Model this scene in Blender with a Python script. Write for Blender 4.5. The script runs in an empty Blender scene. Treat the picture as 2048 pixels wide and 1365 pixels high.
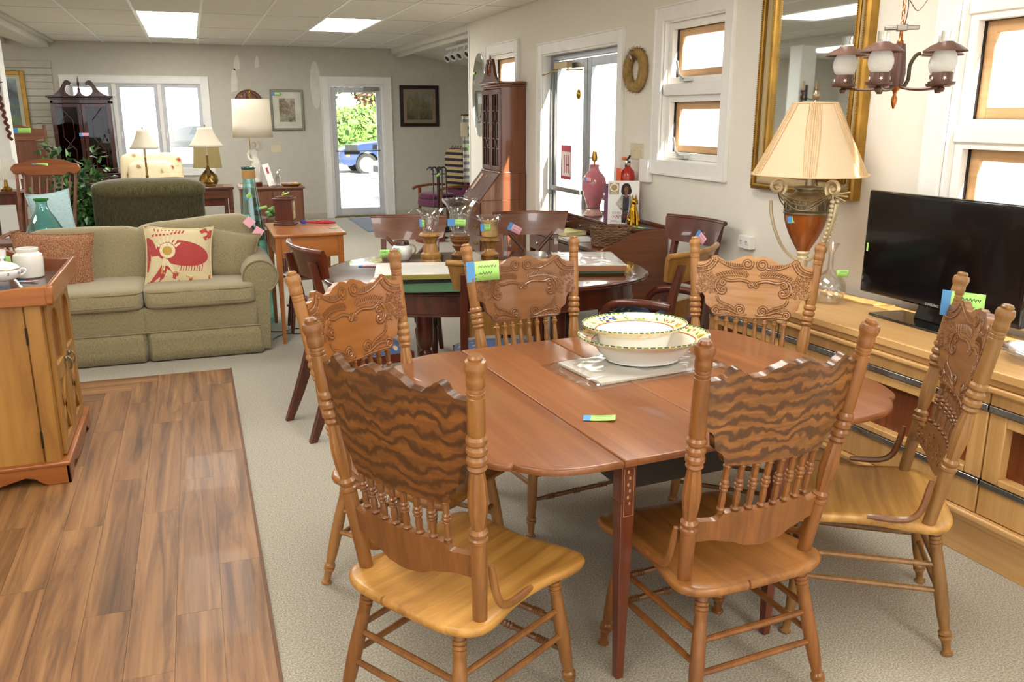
import bpy, bmesh, math, random
from math import *
from mathutils import Vector as V, Matrix, noise
S = bpy.context.scene
C = S.collection
random.seed(7)
# ---------------- camera, sky, sun, exposure ----------------
cd = bpy.data.cameras.new('camera'); cam = bpy.data.objects.new('camera', cd); C.objects.link(cam); S.camera = cam
cam.location = (0, 0, 1.70)
cam.rotation_euler = (radians(90 - 14.739), 0, radians(-19.905))
cd.sensor_width = 36.0; cd.lens = 1720 / 2048 * 36; cd.clip_end = 300; cd.clip_start = 0.05
S.view_settings.view_transform = 'Standard'; S.view_settings.look = 'None'
S.view_settings.gamma = 1; S.view_settings.use_curve_mapping = False
S.view_settings.exposure = 0.36
wd = bpy.data.worlds.new('sky'); S.world = wd; wd.use_nodes = True
_bg = wd.node_tree.nodes['Background']; _bg.inputs[0].default_value = (0.90, 0.95, 1.0, 1); _bg.inputs[1].default_value = 3.0
sl = bpy.data.lights.new('sun', 'SUN'); sun = bpy.data.objects.new('sun', sl); C.objects.link(sun)
sl.energy = 24.0; sl.angle = radians(0.6); sl.color = (1.0, 0.90, 0.74)
sun.rotation_euler = V((-0.21, 1.0, -0.53)).to_track_quat('-Z', 'Y').to_euler()
PANEL_GLOW = 12.0
S.cycles.use_denoising = True
S.cycles.max_bounces = 9; S.cycles.diffuse_bounces = 5; S.cycles.glossy_bounces = 4
S.cycles.transparent_max_bounces = 16; S.cycles.transmission_bounces = 6
S.cycles.sample_clamp_indirect = 6.0; S.cycles.caustics_reflective = False; S.cycles.caustics_refractive = False

# ---------------- mesh building helpers ----------------
def rotm(axis, a): return Matrix.Rotation(a, 4, axis)
class M:
    def __init__(s): s.v = []; s.f = []
    def add(s, vs, fs):
        b = len(s.v); s.v += [tuple(p) for p in vs]; s.f += [tuple(i + b for i in f) for f in fs]; return s
    def box(s, a, b):
        x0, y0, z0 = a; x1, y1, z1 = b
        return s.add([(x0,y0,z0),(x1,y0,z0),(x1,y1,z0),(x0,y1,z0),(x0,y0,z1),(x1,y0,z1),(x1,y1,z1),(x0,y1,z1)],
                     [(0,3,2,1),(4,5,6,7),(0,1,5,4),(1,2,6,5),(2,3,7,6),(3,0,4,7)])
    def taper(s, c0, h0, c1, h1):          # square bar between two centres with half sizes (hx,hy)
        vs = []
        for c, h in ((c0, h0), (c1, h1)):
            for sx, sy in ((-1,-1),(1,-1),(1,1),(-1,1)): vs.append((c[0]+sx*h[0], c[1]+sy*h[1], c[2]))
        return s.add(vs, [(0,3,2,1),(4,5,6,7),(0,1,5,4),(1,2,6,5),(2,3,7,6),(3,0,4,7)])
    def loft(s, rings, closed=True, cap=True):
        n = len(rings[0]); vs = [p for r in rings for p in r]; fs = []
        for i in range(len(rings) - 1):
            for j in range(n if closed else n - 1):
                a = i*n + j; b = i*n + (j+1) % n; fs.append((a, b, b + n, a + n))
        if cap and closed:
            fs.append(tuple(range(n))[::-1]); fs.append(tuple((len(rings)-1)*n + j for j in range(n)))
        return s.add(vs, fs)
    def lathe(s, prof, n=16, p0=None, p1=None, o=(0,0,0), sx=1, sy=1, cap=True, flute=0):
        # prof: (radius, height); with p0,p1 the height is a fraction along p0->p1
        rings = []
        if p0 is not None:
            p0 = V(p0); p1 = V(p1); d = p1 - p0; q = d.to_track_quat('Z', 'Y')
        for k, (r, h) in enumerate(prof):
            ring = []
            for j in range(n):
                a = 2*pi*j/n; rr = r
                if p0 is None: ring.append((o[0]+rr*cos(a)*sx, o[1]+rr*sin(a)*sy, o[2]+h))
                else: ring.append(tuple(p0 + d*h + q @ V((rr*cos(a), rr*sin(a), 0))))
            rings.append(ring)
        return s.loft(rings, True, cap)
    def tube(s, pts, r, n=8, closed=False, cap=True, flat=1.0):
        pts = [V(p) for p in pts]; k = len(pts); rings = []
        up = V((0, 0, 1)); prev = None
        for i in range(k):
            if closed: t = pts[(i+1) % k] - pts[i-1]
            else: t = pts[min(i+1, k-1)] - pts[max(i-1, 0)]
            if t.length < 1e-9: t = V((0,0,1))
            t.normalize()
            if prev is None:
                a = V((0,0,1)) if abs(t.z) < .9 else V((1,0,0)); x = t.cross(a).normalized()
            else:
                x = prev - t*prev.dot(t)
                x = x.normalized() if x.length > 1e-6 else t.orthogonal().normalized()
            prev = x; y = t.cross(x); rr = r[i] if isinstance(r, (list, tuple)) else r
            rings.append([tuple(pts[i] + x*(rr*cos(2*pi*j/n)) + y*(rr*flat*sin(2*pi*j/n))) for j in range(n)])
        if closed: rings.append(rings[0]); return s.loft(rings, True, False)
        return s.loft(rings, True, cap)
    def prism(s, poly, d0, d1, f):         # outline in (u,v), pushed from d0 to d1; f(u,v,d)->xyz
        n = len(poly); vs = [f(u, v, d0) for u, v in poly] + [f(u, v, d1) for u, v in poly]
        fs = [tuple(range(n))[::-1], tuple(range(n, 2*n))] + [(i, (i+1) % n, n + (i+1) % n, n + i) for i in range(n)]
        return s.add(vs, fs)
    def columns(s, us, lo, hi, nz, f, d):  # curved board between lo(u) and hi(u); f(u,v,w), w in 0..d
        rings = []
        for u in us:
            a, b = lo(u), hi(u); ring = [f(u, a+(b-a)*k/nz, 0) for k in range(nz+1)] + [f(u, b+(a-b)*k/nz, d) for k in range(nz+1)]
            rings.append(ring)
        return s.loft(rings, True, True)
    def grid(s, fn, nu, nv, wu=False):
        vs = [fn(i/nu, j/nv) for j in range(nv+1) for i in range(nu+1)]; w = nu+1
        return s.add(vs, [(j*w+i, j*w+i+1, (j+1)*w+i+1, (j+1)*w+i) for j in range(nv) for i in range(nu)])
    def ball(s, c, r, n=12, m=8):
        if not isinstance(r, (tuple, list)): r = (r, r, r)
        rings = []
        for i in range(m+1):
            t = -pi/2 + pi*(i if 0 < i < m else (0.04 if i == 0 else m-0.04))/m
            rings.append([(c[0]+r[0]*cos(t)*cos(2*pi*j/n), c[1]+r[1]*cos(t)*sin(2*pi*j/n), c[2]+r[2]*sin(t)) for j in range(n)])
        return s.loft(rings)
    def ribbon(s, pts, w, f):              # flat strip along 2-D pts laid on a surface f(u,v)
        L = []; k = len(pts)
        for i, (u, v) in enumerate(pts):
            a = pts[max(i-1,0)]; b = pts[min(i+1,k-1)]; dx, dy = b[0]-a[0], b[1]-a[1]; l = hypot(dx,dy) or 1
            ww = w[i] if isinstance(w, (list,tuple)) else w
            L.append((f(u-dy/l*ww, v+dx/l*ww), f(u, v), f(u+dy/l*ww, v-dx/l*ww)))
        vs = [p for t in L for p in t]; fs = []
        for i in range(k-1):
            for q in (0, 1): fs.append((i*3+q, i*3+q+1, i*3+q+4, i*3+q+3))
        return s.add(vs, fs)
    def disc(s, u, v, ru, rv, f, n=14, rot=0, nr=3):
        vs = [f(u, v)]; fs = []
        for k in range(1, nr+1):
            for j in range(n):
                a = 2*pi*j/n; x = ru*cos(a)*k/nr; y = rv*sin(a)*k/nr
                vs.append(f(u + x*cos(rot) - y*sin(rot), v + x*sin(rot) + y*cos(rot)))
        for j in range(n): fs.append((0, 1+j, 1+(j+1) % n))
        for k in range(nr-1):
            for j in range(n):
                a = 1+k*n+j; b = 1+k*n+(j+1) % n; fs.append((a, a+n, b+n, b))
        return s.add(vs, fs)
    def xf(s, m):
        s.v = [tuple(m @ V(p)) for p in s.v]; return s
    def join(s, o, m=None):
        return s.add([tuple(m @ V(p)) for p in o.v] if m else o.v, o.f)
    def mesh(s, name, mt, ang=38, smooth=True):
        me = bpy.data.meshes.new(name); me.from_pydata(s.v, [], s.f); me.validate(); me.update()
        bm = bmesh.new(); bm.from_mesh(me); bmesh.ops.recalc_face_normals(bm, faces=bm.faces); bm.to_mesh(me); bm.free()
        if smooth:
            me.shade_smooth(); me.set_sharp_from_angle(angle=radians(ang))
        if mt: me.materials.append(mt)
        return me
def ob(name, m, mt=None, parent=None, bev=0, loc=None, rz=0, ang=38, smooth=True, label=None, kind=None, sub=0, seg=2):
    me = m if isinstance(m, bpy.types.Mesh) else m.mesh(name, mt, ang, smooth)
    o = bpy.data.objects.new(name, me); C.objects.link(o)
    if parent: o.parent = parent
    if loc: o.location = loc
    if rz: o.rotation_euler[2] = rz
    if bev:
        b = o.modifiers.new('bevel', 'BEVEL'); b.width = bev; b.segments = seg; b.limit_method = 'ANGLE'; b.angle_limit = radians(40); b.harden_normals = False
    if sub:
        b = o.modifiers.new('sub', 'SUBSURF'); b.levels = sub; b.render_levels = sub
    if label: o['label'] = label
    if kind: o['kind'] = kind
    return o
def tag(o, label, cat, group=None):
    o['label'] = label; o['category'] = cat
    if group: o['group'] = group
    return o
def thing(name, label, cat, loc=(0,0,0), rz=0, group=None):
    o = bpy.data.objects.new(name, None); C.objects.link(o); o.empty_display_size = .1
    o.location = loc; o.rotation_euler = (0, 0, rz)
    return tag(o, label, cat, group)
def one(name, m, mt, label, cat, loc=(0,0,0), rz=0, bev=0, group=None, **k):
    return tag(ob(name, m, mt, None, bev, loc, rz, **k), label, cat, group)
def dup(o, loc, rz, label=None):
    r = o.copy(); C.objects.link(r); r.location = loc; r.rotation_euler = (0, 0, rz)
    if label: r['label'] = label
    for c in list(o.children):
        d = c.copy(); C.objects.link(d); d.parent = r
        for g in list(c.children):
            e = g.copy(); C.objects.link(e); e.parent = d
    return r
def struct(name, m, mt, bev=0, parent=None, **k):
    o = ob(name, m, mt, parent, bev, **k)
    if not parent: o['kind'] = 'structure'
    return o
def word(s, size, mt, parent, loc, rot, name='lettering', align='CENTER', sx=1.0, ext=.0006):
    cu = bpy.data.curves.new(name, 'FONT'); cu.body = s; cu.size = size; cu.align_x = align; cu.align_y = 'CENTER'; cu.extrude = ext
    o = bpy.data.objects.new(name, cu); C.objects.link(o); dg = bpy.context.evaluated_depsgraph_get()
    me = bpy.data.meshes.new_from_object(o.evaluated_get(dg)); bpy.data.objects.remove(o); bpy.data.curves.remove(cu)
    me.materials.clear(); me.materials.append(mt); o = bpy.data.objects.new(name, me); C.objects.link(o); o.parent = parent
    o.location = loc; o.rotation_euler = rot; o.scale = (sx, 1, 1); o['kind'] = 'stuff'; return o
def arc(cx, cy, r, a0, a1, n=10, ry=None):
    ry = r if ry is None else ry
    return [(cx + r*cos(radians(a0+(a1-a0)*i/n)), cy + ry*sin(radians(a0+(a1-a0)*i/n))) for i in range(n+1)]
def spiral(cx, cy, r0, r1, a0, turns, n=22):
    return [(cx + (r0+(r1-r0)*i/n)*cos(a0+2*pi*turns*i/n), cy + (r0+(r1-r0)*i/n)*sin(a0+2*pi*turns*i/n)) for i in range(n+1)]
def bez(p, n=12):
    out = []
    for i in range(n+1):
        q = [V(a) for a in p]; t = i/n
        while len(q) > 1: q = [q[j].lerp(q[j+1], t) for j in range(len(q)-1)]
        out.append(tuple(q[0]))
    return out
def smooth_line(pts, n=6):
    out = []; k = len(pts); P = [V(p) for p in pts]
    for i in range(k-1):
        a, b, c, d = P[max(i-1,0)], P[i], P[i+1], P[min(i+2,k-1)]
        for j in range(n):
            t = j/n; out.append(tuple(0.5*((2*b) + (c-a)*t + (2*a-5*b+4*c-d)*t*t + (3*b-a-3*c+d)*t**3)))
    out.append(tuple(P[-1])); return out
def interp(tab, x):
    if x <= tab[0][0]: return tab[0][1]
    for (a, p), (b, q) in zip(tab, tab[1:]):
        if x <= b:
            t = (x-a)/(b-a); t = t*t*(3-2*t); return p + (q-p)*t
    return tab[-1][1]

# ---------------- materials ----------------
def lin(c):
    if isinstance(c, str): c = tuple(int(c[i:i+2], 16)/255 for i in (0, 2, 4))
    return tuple((x/12.92 if x <= .04045 else ((x+.055)/1.055)**2.4) for x in c) + (1,)
class N:
    def __init__(s, name):
        s.m = bpy.data.materials.new(name); s.m.use_nodes = True; s.t = s.m.node_tree; s.b = s.t.nodes['Principled BSDF']; s.out = s.t.nodes['Material Output']
    def n(s, typ, **k):
        x = s.t.nodes.new(typ)
        for a, v in k.items(): setattr(x, a, v)
        return x
    def l(s, a, b): s.t.links.new(a, b)
    def coords(s, scale=(1,1,1), rot=(0,0,0), kind='Object', rnd=False):
        tc = s.n('ShaderNodeTexCoord'); mp = s.n('ShaderNodeMapping'); mp.inputs['Scale'].default_value = scale; mp.inputs['Rotation'].default_value = rot
        src = tc.outputs[kind]
        if rnd:
            oi = s.n('ShaderNodeObjectInfo'); mu = s.n('ShaderNodeVectorMath', operation='SCALE'); mu.inputs[0].default_value = (37., 17., 53.)
            s.l(oi.outputs['Random'], mu.inputs['Scale']); ad = s.n('ShaderNodeVectorMath', operation='ADD'); s.l(src, ad.inputs[0]); s.l(mu.outputs[0], ad.inputs[1]); src = ad.outputs[0]
        s.l(src, mp.inputs['Vector']); return mp.outputs[0]
    def noise(s, vec, scale, detail=4, rough=.5, dist=0):
        x = s.n('ShaderNodeTexNoise'); x.inputs['Scale'].default_value = scale; x.inputs['Detail'].default_value = detail; x.inputs['Roughness'].default_value = rough; x.inputs['Distortion'].default_value = dist
        if vec: s.l(vec, x.inputs['Vector'])
        return x.outputs['Fac']
    def ramp(s, fac, stops):
        r = s.n('ShaderNodeValToRGB'); e = r.color_ramp.elements
        while len(e) < len(stops): e.new(.5)
        for i, (p, c) in enumerate(stops): e[i].position = p; e[i].color = lin(c)
        s.l(fac, r.inputs[0]); return r.outputs[0]
    def mix(s, fac, a, b, mode='MIX'):
        x = s.n('ShaderNodeMix', data_type='RGBA', blend_type=mode)
        if isinstance(fac, (int, float)): x.inputs[0].default_value = fac
        else: s.l(fac, x.inputs[0])
        for i, c in ((6, a), (7, b)):
            if isinstance(c, (str, tuple)): x.inputs[i].default_value = lin(c)
            else: s.l(c, x.inputs[i])
        return x.outputs[2]
    def bump(s, fac, strength=.2, dist=.01):
        x = s.n('ShaderNodeBump'); x.inputs['Strength'].default_value = strength; x.inputs['Distance'].default_value = dist
        s.l(fac, x.inputs['Height']); s.l(x.outputs[0], s.b.inputs['Normal'])
    def col(s, c):
        if isinstance(c, (str, tuple)): s.b.inputs['Base Color'].default_value = lin(c)
        else: s.l(c, s.b.inputs['Base Color'])
    def set(s, rough=.5, metal=0, coat=0, sheen=0, spec=.5):
        s.b.inputs['Roughness'].default_value = rough; s.b.inputs['Metallic'].default_value = metal; s.b.inputs['Coat Weight'].default_value = coat
        s.b.inputs['Sheen Weight'].default_value = sheen; s.b.inputs['Specular IOR Level'].default_value = spec; return s.m
def plain(name, c, rough=.5, metal=0, coat=0, spec=.5, vary=.06, bump=0, bscale=200):
    w = N(name); v = w.coords()
    f = w.noise(v, 9, 4); d = tuple(max(0, x*(1-vary)) for x in (tuple(int(c[i:i+2],16)/255 for i in (0,2,4))))
    w.col(w.ramp(f, [(.3, d), (.7, c)]))
    if bump: w.bump(w.noise(v, bscale, 2), bump, .003)
    return w.set(rough, metal, coat, 0, spec)
def wood(name, dark, light, axis='Z', rough=.35, fine=60, stretch=.045, coat=.15, figure=None, rnd=False, contrast=(.3,.7), mid=None, spec=.5):
    w = N(name); i = 'XYZ'.index(axis); sc = [1., 1., 1.]; sc[i] = stretch
    v = w.coords(tuple(sc), rnd=rnd)
    f = w.noise(v, fine, 6, .6, .4); g = w.noise(v, fine*.16, 3, .5, 1.2)
    st = [(contrast[0], dark), (contrast[1], light)] if not mid else [(contrast[0], dark), (.5, mid), (contrast[1], light)]
    mx = w.n('ShaderNodeMath', operation='MULTIPLY_ADD'); w.l(f, mx.inputs[0]); mx.inputs[1].default_value = .5
    g2 = w.n('ShaderNodeMath', operation='MULTIPLY'); w.l(g, g2.inputs[0]); g2.inputs[1].default_value = .5; w.l(g2.outputs[0], mx.inputs[2])
    fac = mx.outputs[0]; c = w.ramp(fac, st)
    if figure:
        wv = w.n('ShaderNodeTexWave', wave_type='BANDS', bands_direction=figure[0], wave_profile='SIN'); wv.inputs['Scale'].default_value = figure[1]; wv.inputs['Distortion'].default_value = figure[2]
        wv.inputs['Detail'].default_value = 3; wv.inputs['Detail Scale'].default_value = figure[3]; wv.inputs['Detail Roughness'].default_value = .6
        w.l(w.coords(figure[5] if len(figure) > 5 else (1,1,1), rnd=rnd), wv.inputs['Vector'])
        c = w.mix(w.ramp(wv.outputs['Fac'], [(.10, (0,0,0)), (.60, (figure[4],)*3)]), dark, c)
    w.col(c); w.bump(f, .08, .002); return w.set(rough, 0, coat, 0, spec)
def fabric(name, a, b, scale=300, sx=(1,1,1), rough=.95, bump=.35, lo=.35, hi=.65, big=None):
    w = N(name); v = w.coords(sx); f = w.noise(v, scale, 3, .6); c = w.ramp(f, [(lo, a), (hi, b)])
    if big: c = w.mix(w.ramp(w.noise(w.coords(), big, 3), [(.4, (0,0,0)), (.6, (.35,.35,.35))]), c, a)
    w.col(c); w.bump(f, bump, .004); return w.set(rough, 0, 0, .3, .2)
def glass(name, tint=(.97,.98,.98), gloss=.06, edge=.5, rough=.02):
    w = N(name); t = w.t; tr = w.n('ShaderNodeBsdfTransparent'); tr.inputs[0].default_value = tuple(tint) + (1,)
    gl = w.n('ShaderNodeBsdfGlossy'); gl.inputs['Roughness'].default_value = rough
    lw = w.n('ShaderNodeLayerWeight'); lw.inputs[0].default_value = .35; mr = w.n('ShaderNodeMapRange'); mr.inputs['To Min'].default_value = gloss; mr.inputs['To Max'].default_value = edge
    w.l(lw.outputs['Facing'], mr.inputs[0]); mx = w.n('ShaderNodeMixShader'); w.l(mr.outputs[0], mx.inputs[0]); w.l(tr.outputs[0], mx.inputs[1]); w.l(gl.outputs[0], mx.inputs[2])
    w.l(mx.outputs[0], w.out.inputs['Surface']); return w.m
def emit(name, c, k):
    w = N(name); w.b.inputs['Emission Color'].default_value = lin(c); w.b.inputs['Emission Strength'].default_value = k; w.col(c); return w.m
def shade_cloth(name, c, k=.45):
    w = N(name); v = w.coords((1,1,1)); f = w.noise(v, 260, 2); cc = w.ramp(f, [(.3, tuple(x*.95 for x in tuple(int(c[i:i+2],16)/255 for i in (0,2,4)))), (.7, c)]); w.col(cc); w.set(.9, 0, 0, 0, .1)
    tl = w.n('ShaderNodeBsdfTranslucent'); w.l(cc, tl.inputs[0]); mx = w.n('ShaderNodeMixShader'); mx.inputs[0].default_value = k
    w.l(w.b.outputs[0], mx.inputs[1]); w.l(tl.outputs[0], mx.inputs[2]); w.l(mx.outputs[0], w.out.inputs['Surface']); return w.m
# ---------------- shared materials ----------------
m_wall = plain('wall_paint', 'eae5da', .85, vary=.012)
m_wall_dim = plain('wall_paint_far_dimmed', 'c6c1b5', .85, vary=.03)  # same wall paint, dimmer light at the far end put into the colour
m_ceil = plain('ceiling_tile', 'e2dfd7', .9, vary=.03, bump=.15, bscale=120)
m_white = plain('white_trim', 'f0eeea', .45, vary=.02)
m_beamw = plain('beam_paint', 'd5d2c8', .7, vary=.02)
m_alum = plain('aluminium', '9a9ea2', .35, .8)
m_glassw = glass('window_glass', (.97,.985,.98), .04, .35)
m_glow = emit('light_diffuser', 'fffdf6', PANEL_GLOW)
m_sash = wood('pine_sash', 'b98a58', 'dcb384', 'Y', .5, 30)
m_brass = plain('brass', 'b08a3e', .28, 1)
m_chrome = plain('chrome', 'd0d0d0', .15, 1)
m_black = plain('black_paint', '141414', .4)
m_outlet = plain('switch_plate', 'd8cfae', .5)
m_tagg = plain('green_note', 'b2ea82', .8, vary=.03); m_tagp = plain('pink_note', 'f2b4c4', .8, vary=.03); m_tape = plain('blue_tape', '5b9bd8', .7, vary=.03); m_ink = plain('ink', '35503a', .8)
def carpet():
    w = N('carpet'); v = w.coords()
    a = w.noise(v, 165, 3, .8); b = w.noise(v, 55, 3); c = w.ramp(a, [(.36, '7a7365'), (.5, 'a29b8c'), (.66, 'c8c2b4')])
    c = w.mix(w.ramp(b, [(.42, (.0,)*3), (.62, (.35,)*3)]), c, '9f988a'); w.col(c); w.bump(a, .12, .003); return w.set(.95, 0, 0, .2, .1)
def vinyl():
    w = N('vinyl_plank'); v = w.coords((1,.045,1), rnd=True); f = w.noise(v, 19, 6, .62, .7); g = w.noise(w.coords((1,.085,1), rnd=True), 8.5, 5, .68, 1.0); h = w.noise(w.coords((1,.02,1), rnd=True), 170, 2)
    c = w.ramp(f, [(.28, '462c18'), (.43, '76502c'), (.57, '90663d'), (.72, 'a57b4e')])
    c = w.mix(w.ramp(g, [(.5, (0,)*3), (.64, (.8,)*3)]), c, '4a301d'); c = w.mix(w.ramp(h, [(.45, (0,)*3), (.7, (.35,)*3)]), c, '94653b')
    oi = w.n('ShaderNodeObjectInfo'); c = w.mix(w.ramp(oi.outputs['Random'], [(0, (0,)*3), (1, (.22,)*3)]), c, '8f6a45')
    w.col(c); w.bump(h, .06, .001); return w.set(.5, 0, .03)
m_carpet = carpet(); m_vinyl = vinyl()
XW, YF, ZC = 3.25, 14.88, 2.764

# ---------------- floor ----------------
floor = struct('floor', M().box((-6, -4, -.1), (6, YF, 0)), m_carpet)
def plank(x0, x1, y0, y1, turn=False, cache={}):
    L = (y1-y0) if not turn else (x1-x0); W = (x1-x0) if not turn else (y1-y0); k = (round(L,3), round(W,3))
    if k not in cache: cache[k] = M().box((-W/2+.0006, -L/2+.0006, 0), (W/2-.0006, L/2-.0006, .006)).mesh('plank', m_vinyl)
    return ob('plank', cache[k], None, floor, .0008 if False else 0, ((x0+x1)/2, (y0+y1)/2, 0), pi/2 if turn else 0)
PW = .152; xr = .108; rows = 12
for i in range(rows):                                   # boards along the room
    x1 = xr - i*PW; top = 6.02 if i == 0 else 6.02 - min(max(i-2, 0), 3)*PW
    y = top; first = True
    while y > .6:
        l = (.35 + .9*((i*37 % 11)/11)) if first else 1.22
        plank(x1-PW, x1, max(y-l, .6), y); y -= l; first = False
for k in range(3):                                      # border boards across, stepped into the others
    y1 = 6.02 - k*PW; x = xr - (3+k)*PW
    while x > -1.75:
        l = 1.22 if x < xr-(3+k)*PW-.01 else .7 + .2*k
        plank(max(x-l, -1.8), x, y1-PW, y1, True); x -= l
struct('trim_1', M().box((xr, .6, 0), (xr+.012, 6.03, .007)), plain('edge_strip', '6a4526', .6))

# ---------------- walls ----------------
def wall_with_holes(name, axis, c0, c1, s0, s1, z1, holes, mt):
    # wall slab between c0..c1 on the thin axis, spans s0..s1, with (a,b,za,zb) openings
    m = M(); ss = sorted(set([s0, s1] + [h[0] for h in holes] + [h[1] for h in holes]))
    def bx(a, b, za, zb):
        if zb - za < 1e-4: return
        if axis == 'X': m.box((c0, a, za), (c1, b, zb))
        else: m.box((a, c0, za), (b, c1, zb))
    for a, b in zip(ss, ss[1:]):
        hs = sorted([h for h in holes if h[0] <= a+1e-6 and h[1] >= b-1e-6], key=lambda h: h[2]); z = 0
        for h in hs: bx(a, b, z, h[2]); z = h[3]
        bx(a, b, z, z1)
    return struct(name, m, mt, smooth=False)
H1 = (1.25, 3.13, .93, 2.60); H2 = (4.97, 5.76, 1.38, 2.345); H3 = (6.47, 8.10, 0, 2.26); H4 = (8.84, 9.70, 1.35, 2.36); H5 = (-2.6, .2, .93, 2.60)
wall_with_holes('wall_right', 'X', XW, XW+.14, -4, 10.5, ZC+.1, [H1, H2, H3, H4], m_wall)
F1 = (-1.68, .20, .88, 2.17); F2 = (2.17, 3.10, 0, 2.19)
wall_with_holes('wall_far', 'Y', YF, YF+.2, -6, 6, ZC+.1, [F1, F2], m_wall_dim)
wall_with_holes('wall_left', 'X', -6.2, -6, -4, YF, ZC+.1, [(-2.5, .5, .9, 2.4)], m_wall)
wall_with_holes('wall_back', 'Y', -4.2, -4, -6, 6, ZC+.1, [(-4.6, -1.6, .8, 2.4), (-.6, 2.6, .8, 2.4)], m_wall)
struct('wall_alcove', M().box((XW+.14, 10.3, 0), (6, 10.5, ZC+.1)).box((6, 10.3, 0), (6.2, YF, ZC+.1)), m_wall_dim, smooth=False)
struct('ceiling', M().box((-6.2, -4.2, ZC+.012), (XW+.14, YF+.2, ZC+.2)).box((XW+.14, 10.3, ZC+.012), (6.2, YF+.2, ZC+.2)), m_ceil, smooth=False)
ceil = bpy.data.objects['ceiling']
LX = [-1.8] + [-1.13+.665*k for k in range(7)] + [XW]; LY = [2.12+1.66*k for k in range(8)] + [YF]
lit = {(2,5),(2,6),(5,5),(2,1),(5,0),(2,3)}
cache = {}
for i, (a, b) in enumerate(zip(LX, LX[1:])):
    for j, (c, d) in enumerate(zip(LY, LY[1:])):
        if (i, j) in lit: continue
        k = (round(b-a,3), round(d-c,3))
        if k not in cache: cache[k] = M().box((-k[0]/2+.012, -k[1]/2+.012, 0), (k[0]/2-.012, k[1]/2-.012, .012)).mesh('ceiling_tile', m_ceil)
        ob('ceiling_tile', cache[k], None, ceil, .003, ((a+b)/2, (c+d)/2, ZC))
gm = M()
for x in LX[1:-1]: ob('grid_strip', M().box((x-.013, 2.12, ZC-.006), (x+.013, YF, ZC+.004)), m_white, ceil)
for y in LY[1:-1]: ob('grid_strip', M().box((-1.8, y-.007, ZC-.004), (XW, y+.007, ZC+.004)), m_beamw, ceil)
lights = [((i, j)) for (i, j) in lit]
LAB = {(2,6): 'bright ceiling light panel nearest the far wall, in line with another', (2,5): 'bright ceiling light panel joined to the one nearest the far wall',
       (5,5): 'single bright ceiling light panel above the aisle to the glass door', (2,3): 'ceiling light panel over the sofa', (2,1): 'ceiling light panel over the plank floor', (5,0): 'ceiling light panel above the drop-leaf table'}
def panel_light(x0, x1, y0, y1, label, z=ZC):
    t = thing('ceiling_light', label, 'ceiling light', ((x0+x1)/2, (y0+y1)/2, z), 0, 'fluorescent ceiling lights'); w, d = (x1-x0)/2-.013, (y1-y0)/2-.008
    ob('diffuser', M().box((-w+.01, -d+.01, -.001), (w-.01, d-.01, .008)), m_glow, t)
    f = M()
    for a, b in (((-w,-d),(w,-d+.012)), ((-w,d-.012),(w,d)), ((-w,-d),(-w+.012,d)), ((w-.012,-d),(w,d))): f.box((a[0],a[1],-.003), (b[0],b[1],.011))
    ob('frame', f, m_white, t)
for (i, j), lb in LAB.items(): panel_light(LX[i], LX[i+1], LY[j], LY[j+1], lb)
for x, y, lb in ((.2,-2.4,'nearest the back wall'), (-1.13,.2,'over the plank floor behind the viewpoint'), (1.53,-1.2,'over the aisle behind the viewpoint')): panel_light(x, x+.665, y, y+1.64, 'added fill light panel ' + lb, ZC+.01)  # unseen fill panels added to brighten the near furniture
for y, lb in ((2.0, 'nearest the back wall'), (7.0, 'midway along the room'), (11.6, 'nearest the far wall')): panel_light(-4.2, -3.5, y, y+1.6, 'ceiling light panel in the left bay, ' + lb, ZC+.01)
# beams, soffit and column
struct('trim_2', M().box((-2.12, -4, 2.66), (-1.87, YF, ZC+.02)).box((-1.87, -4, 2.735), (-1.80, YF, ZC+.02)), m_beamw)
struct('trim_3', M().box((-2.62, -4, 2.70), (-2.42, YF, ZC+.02)), m_beamw)
struct('trim_4', M().box((XW-.01, 10.5, 2.68), (XW+.08, YF, ZC+.02)).box((XW+.08, 10.5, 2.63), (XW+.14, YF, ZC)), m_beamw)
struct('wall_column', M().box((-2.10, 10.75, 0), (-1.84, 11.02, 2.67)), m_white, .006)
# sloping alcove ceiling, panel seams on the far wall
sc = M(); sc.add([(XW+.14, 10.5, 2.7), (6, 10.5, 2.2), (6, YF, 2.2), (4.12, YF, 2.6), (XW+.14, YF, 2.74), (XW+.14, 10.5, 2.78), (6, 10.5, 2.78), (6, YF, 2.78), (4.12, YF, 2.78), (XW+.14, YF, 2.78)],
       [(0,1,2,3,4), (5,9,8,7,6), (0,5,6,1), (1,6,7,2), (2,7,8,3), (3,8,9,4), (4,9,5,0)])
struct('ceiling_alcove', sc, m_ceil, smooth=False)
struct('trim_5', M().box((3.95, YF-.006, 0), (3.985, YF, 2.4)).box((3.95, YF-.006, 2.39), (6, YF, 2.405)), m_wall_dim)
struct('baseboard_far', M().box((-6, YF-.014, 0), (2.05, YF, .09)).box((3.24, YF-.014, 0), (6, YF, .09)), plain('base_far', 'b9b2a2', .6), .003)
struct('baseboard_right', M().box((XW-.014, 8.2, 0), (XW, 10.5, .1)).box((XW-.014, 3.6, 0), (XW, 6.37, .1)).box((XW-.014, -4, 0), (XW, 3.6, .1)), m_white, .003)
struct('trim_6', M().box((XW-.012, 10.485, 0), (XW+.145, 10.512, ZC)), m_white)
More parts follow.
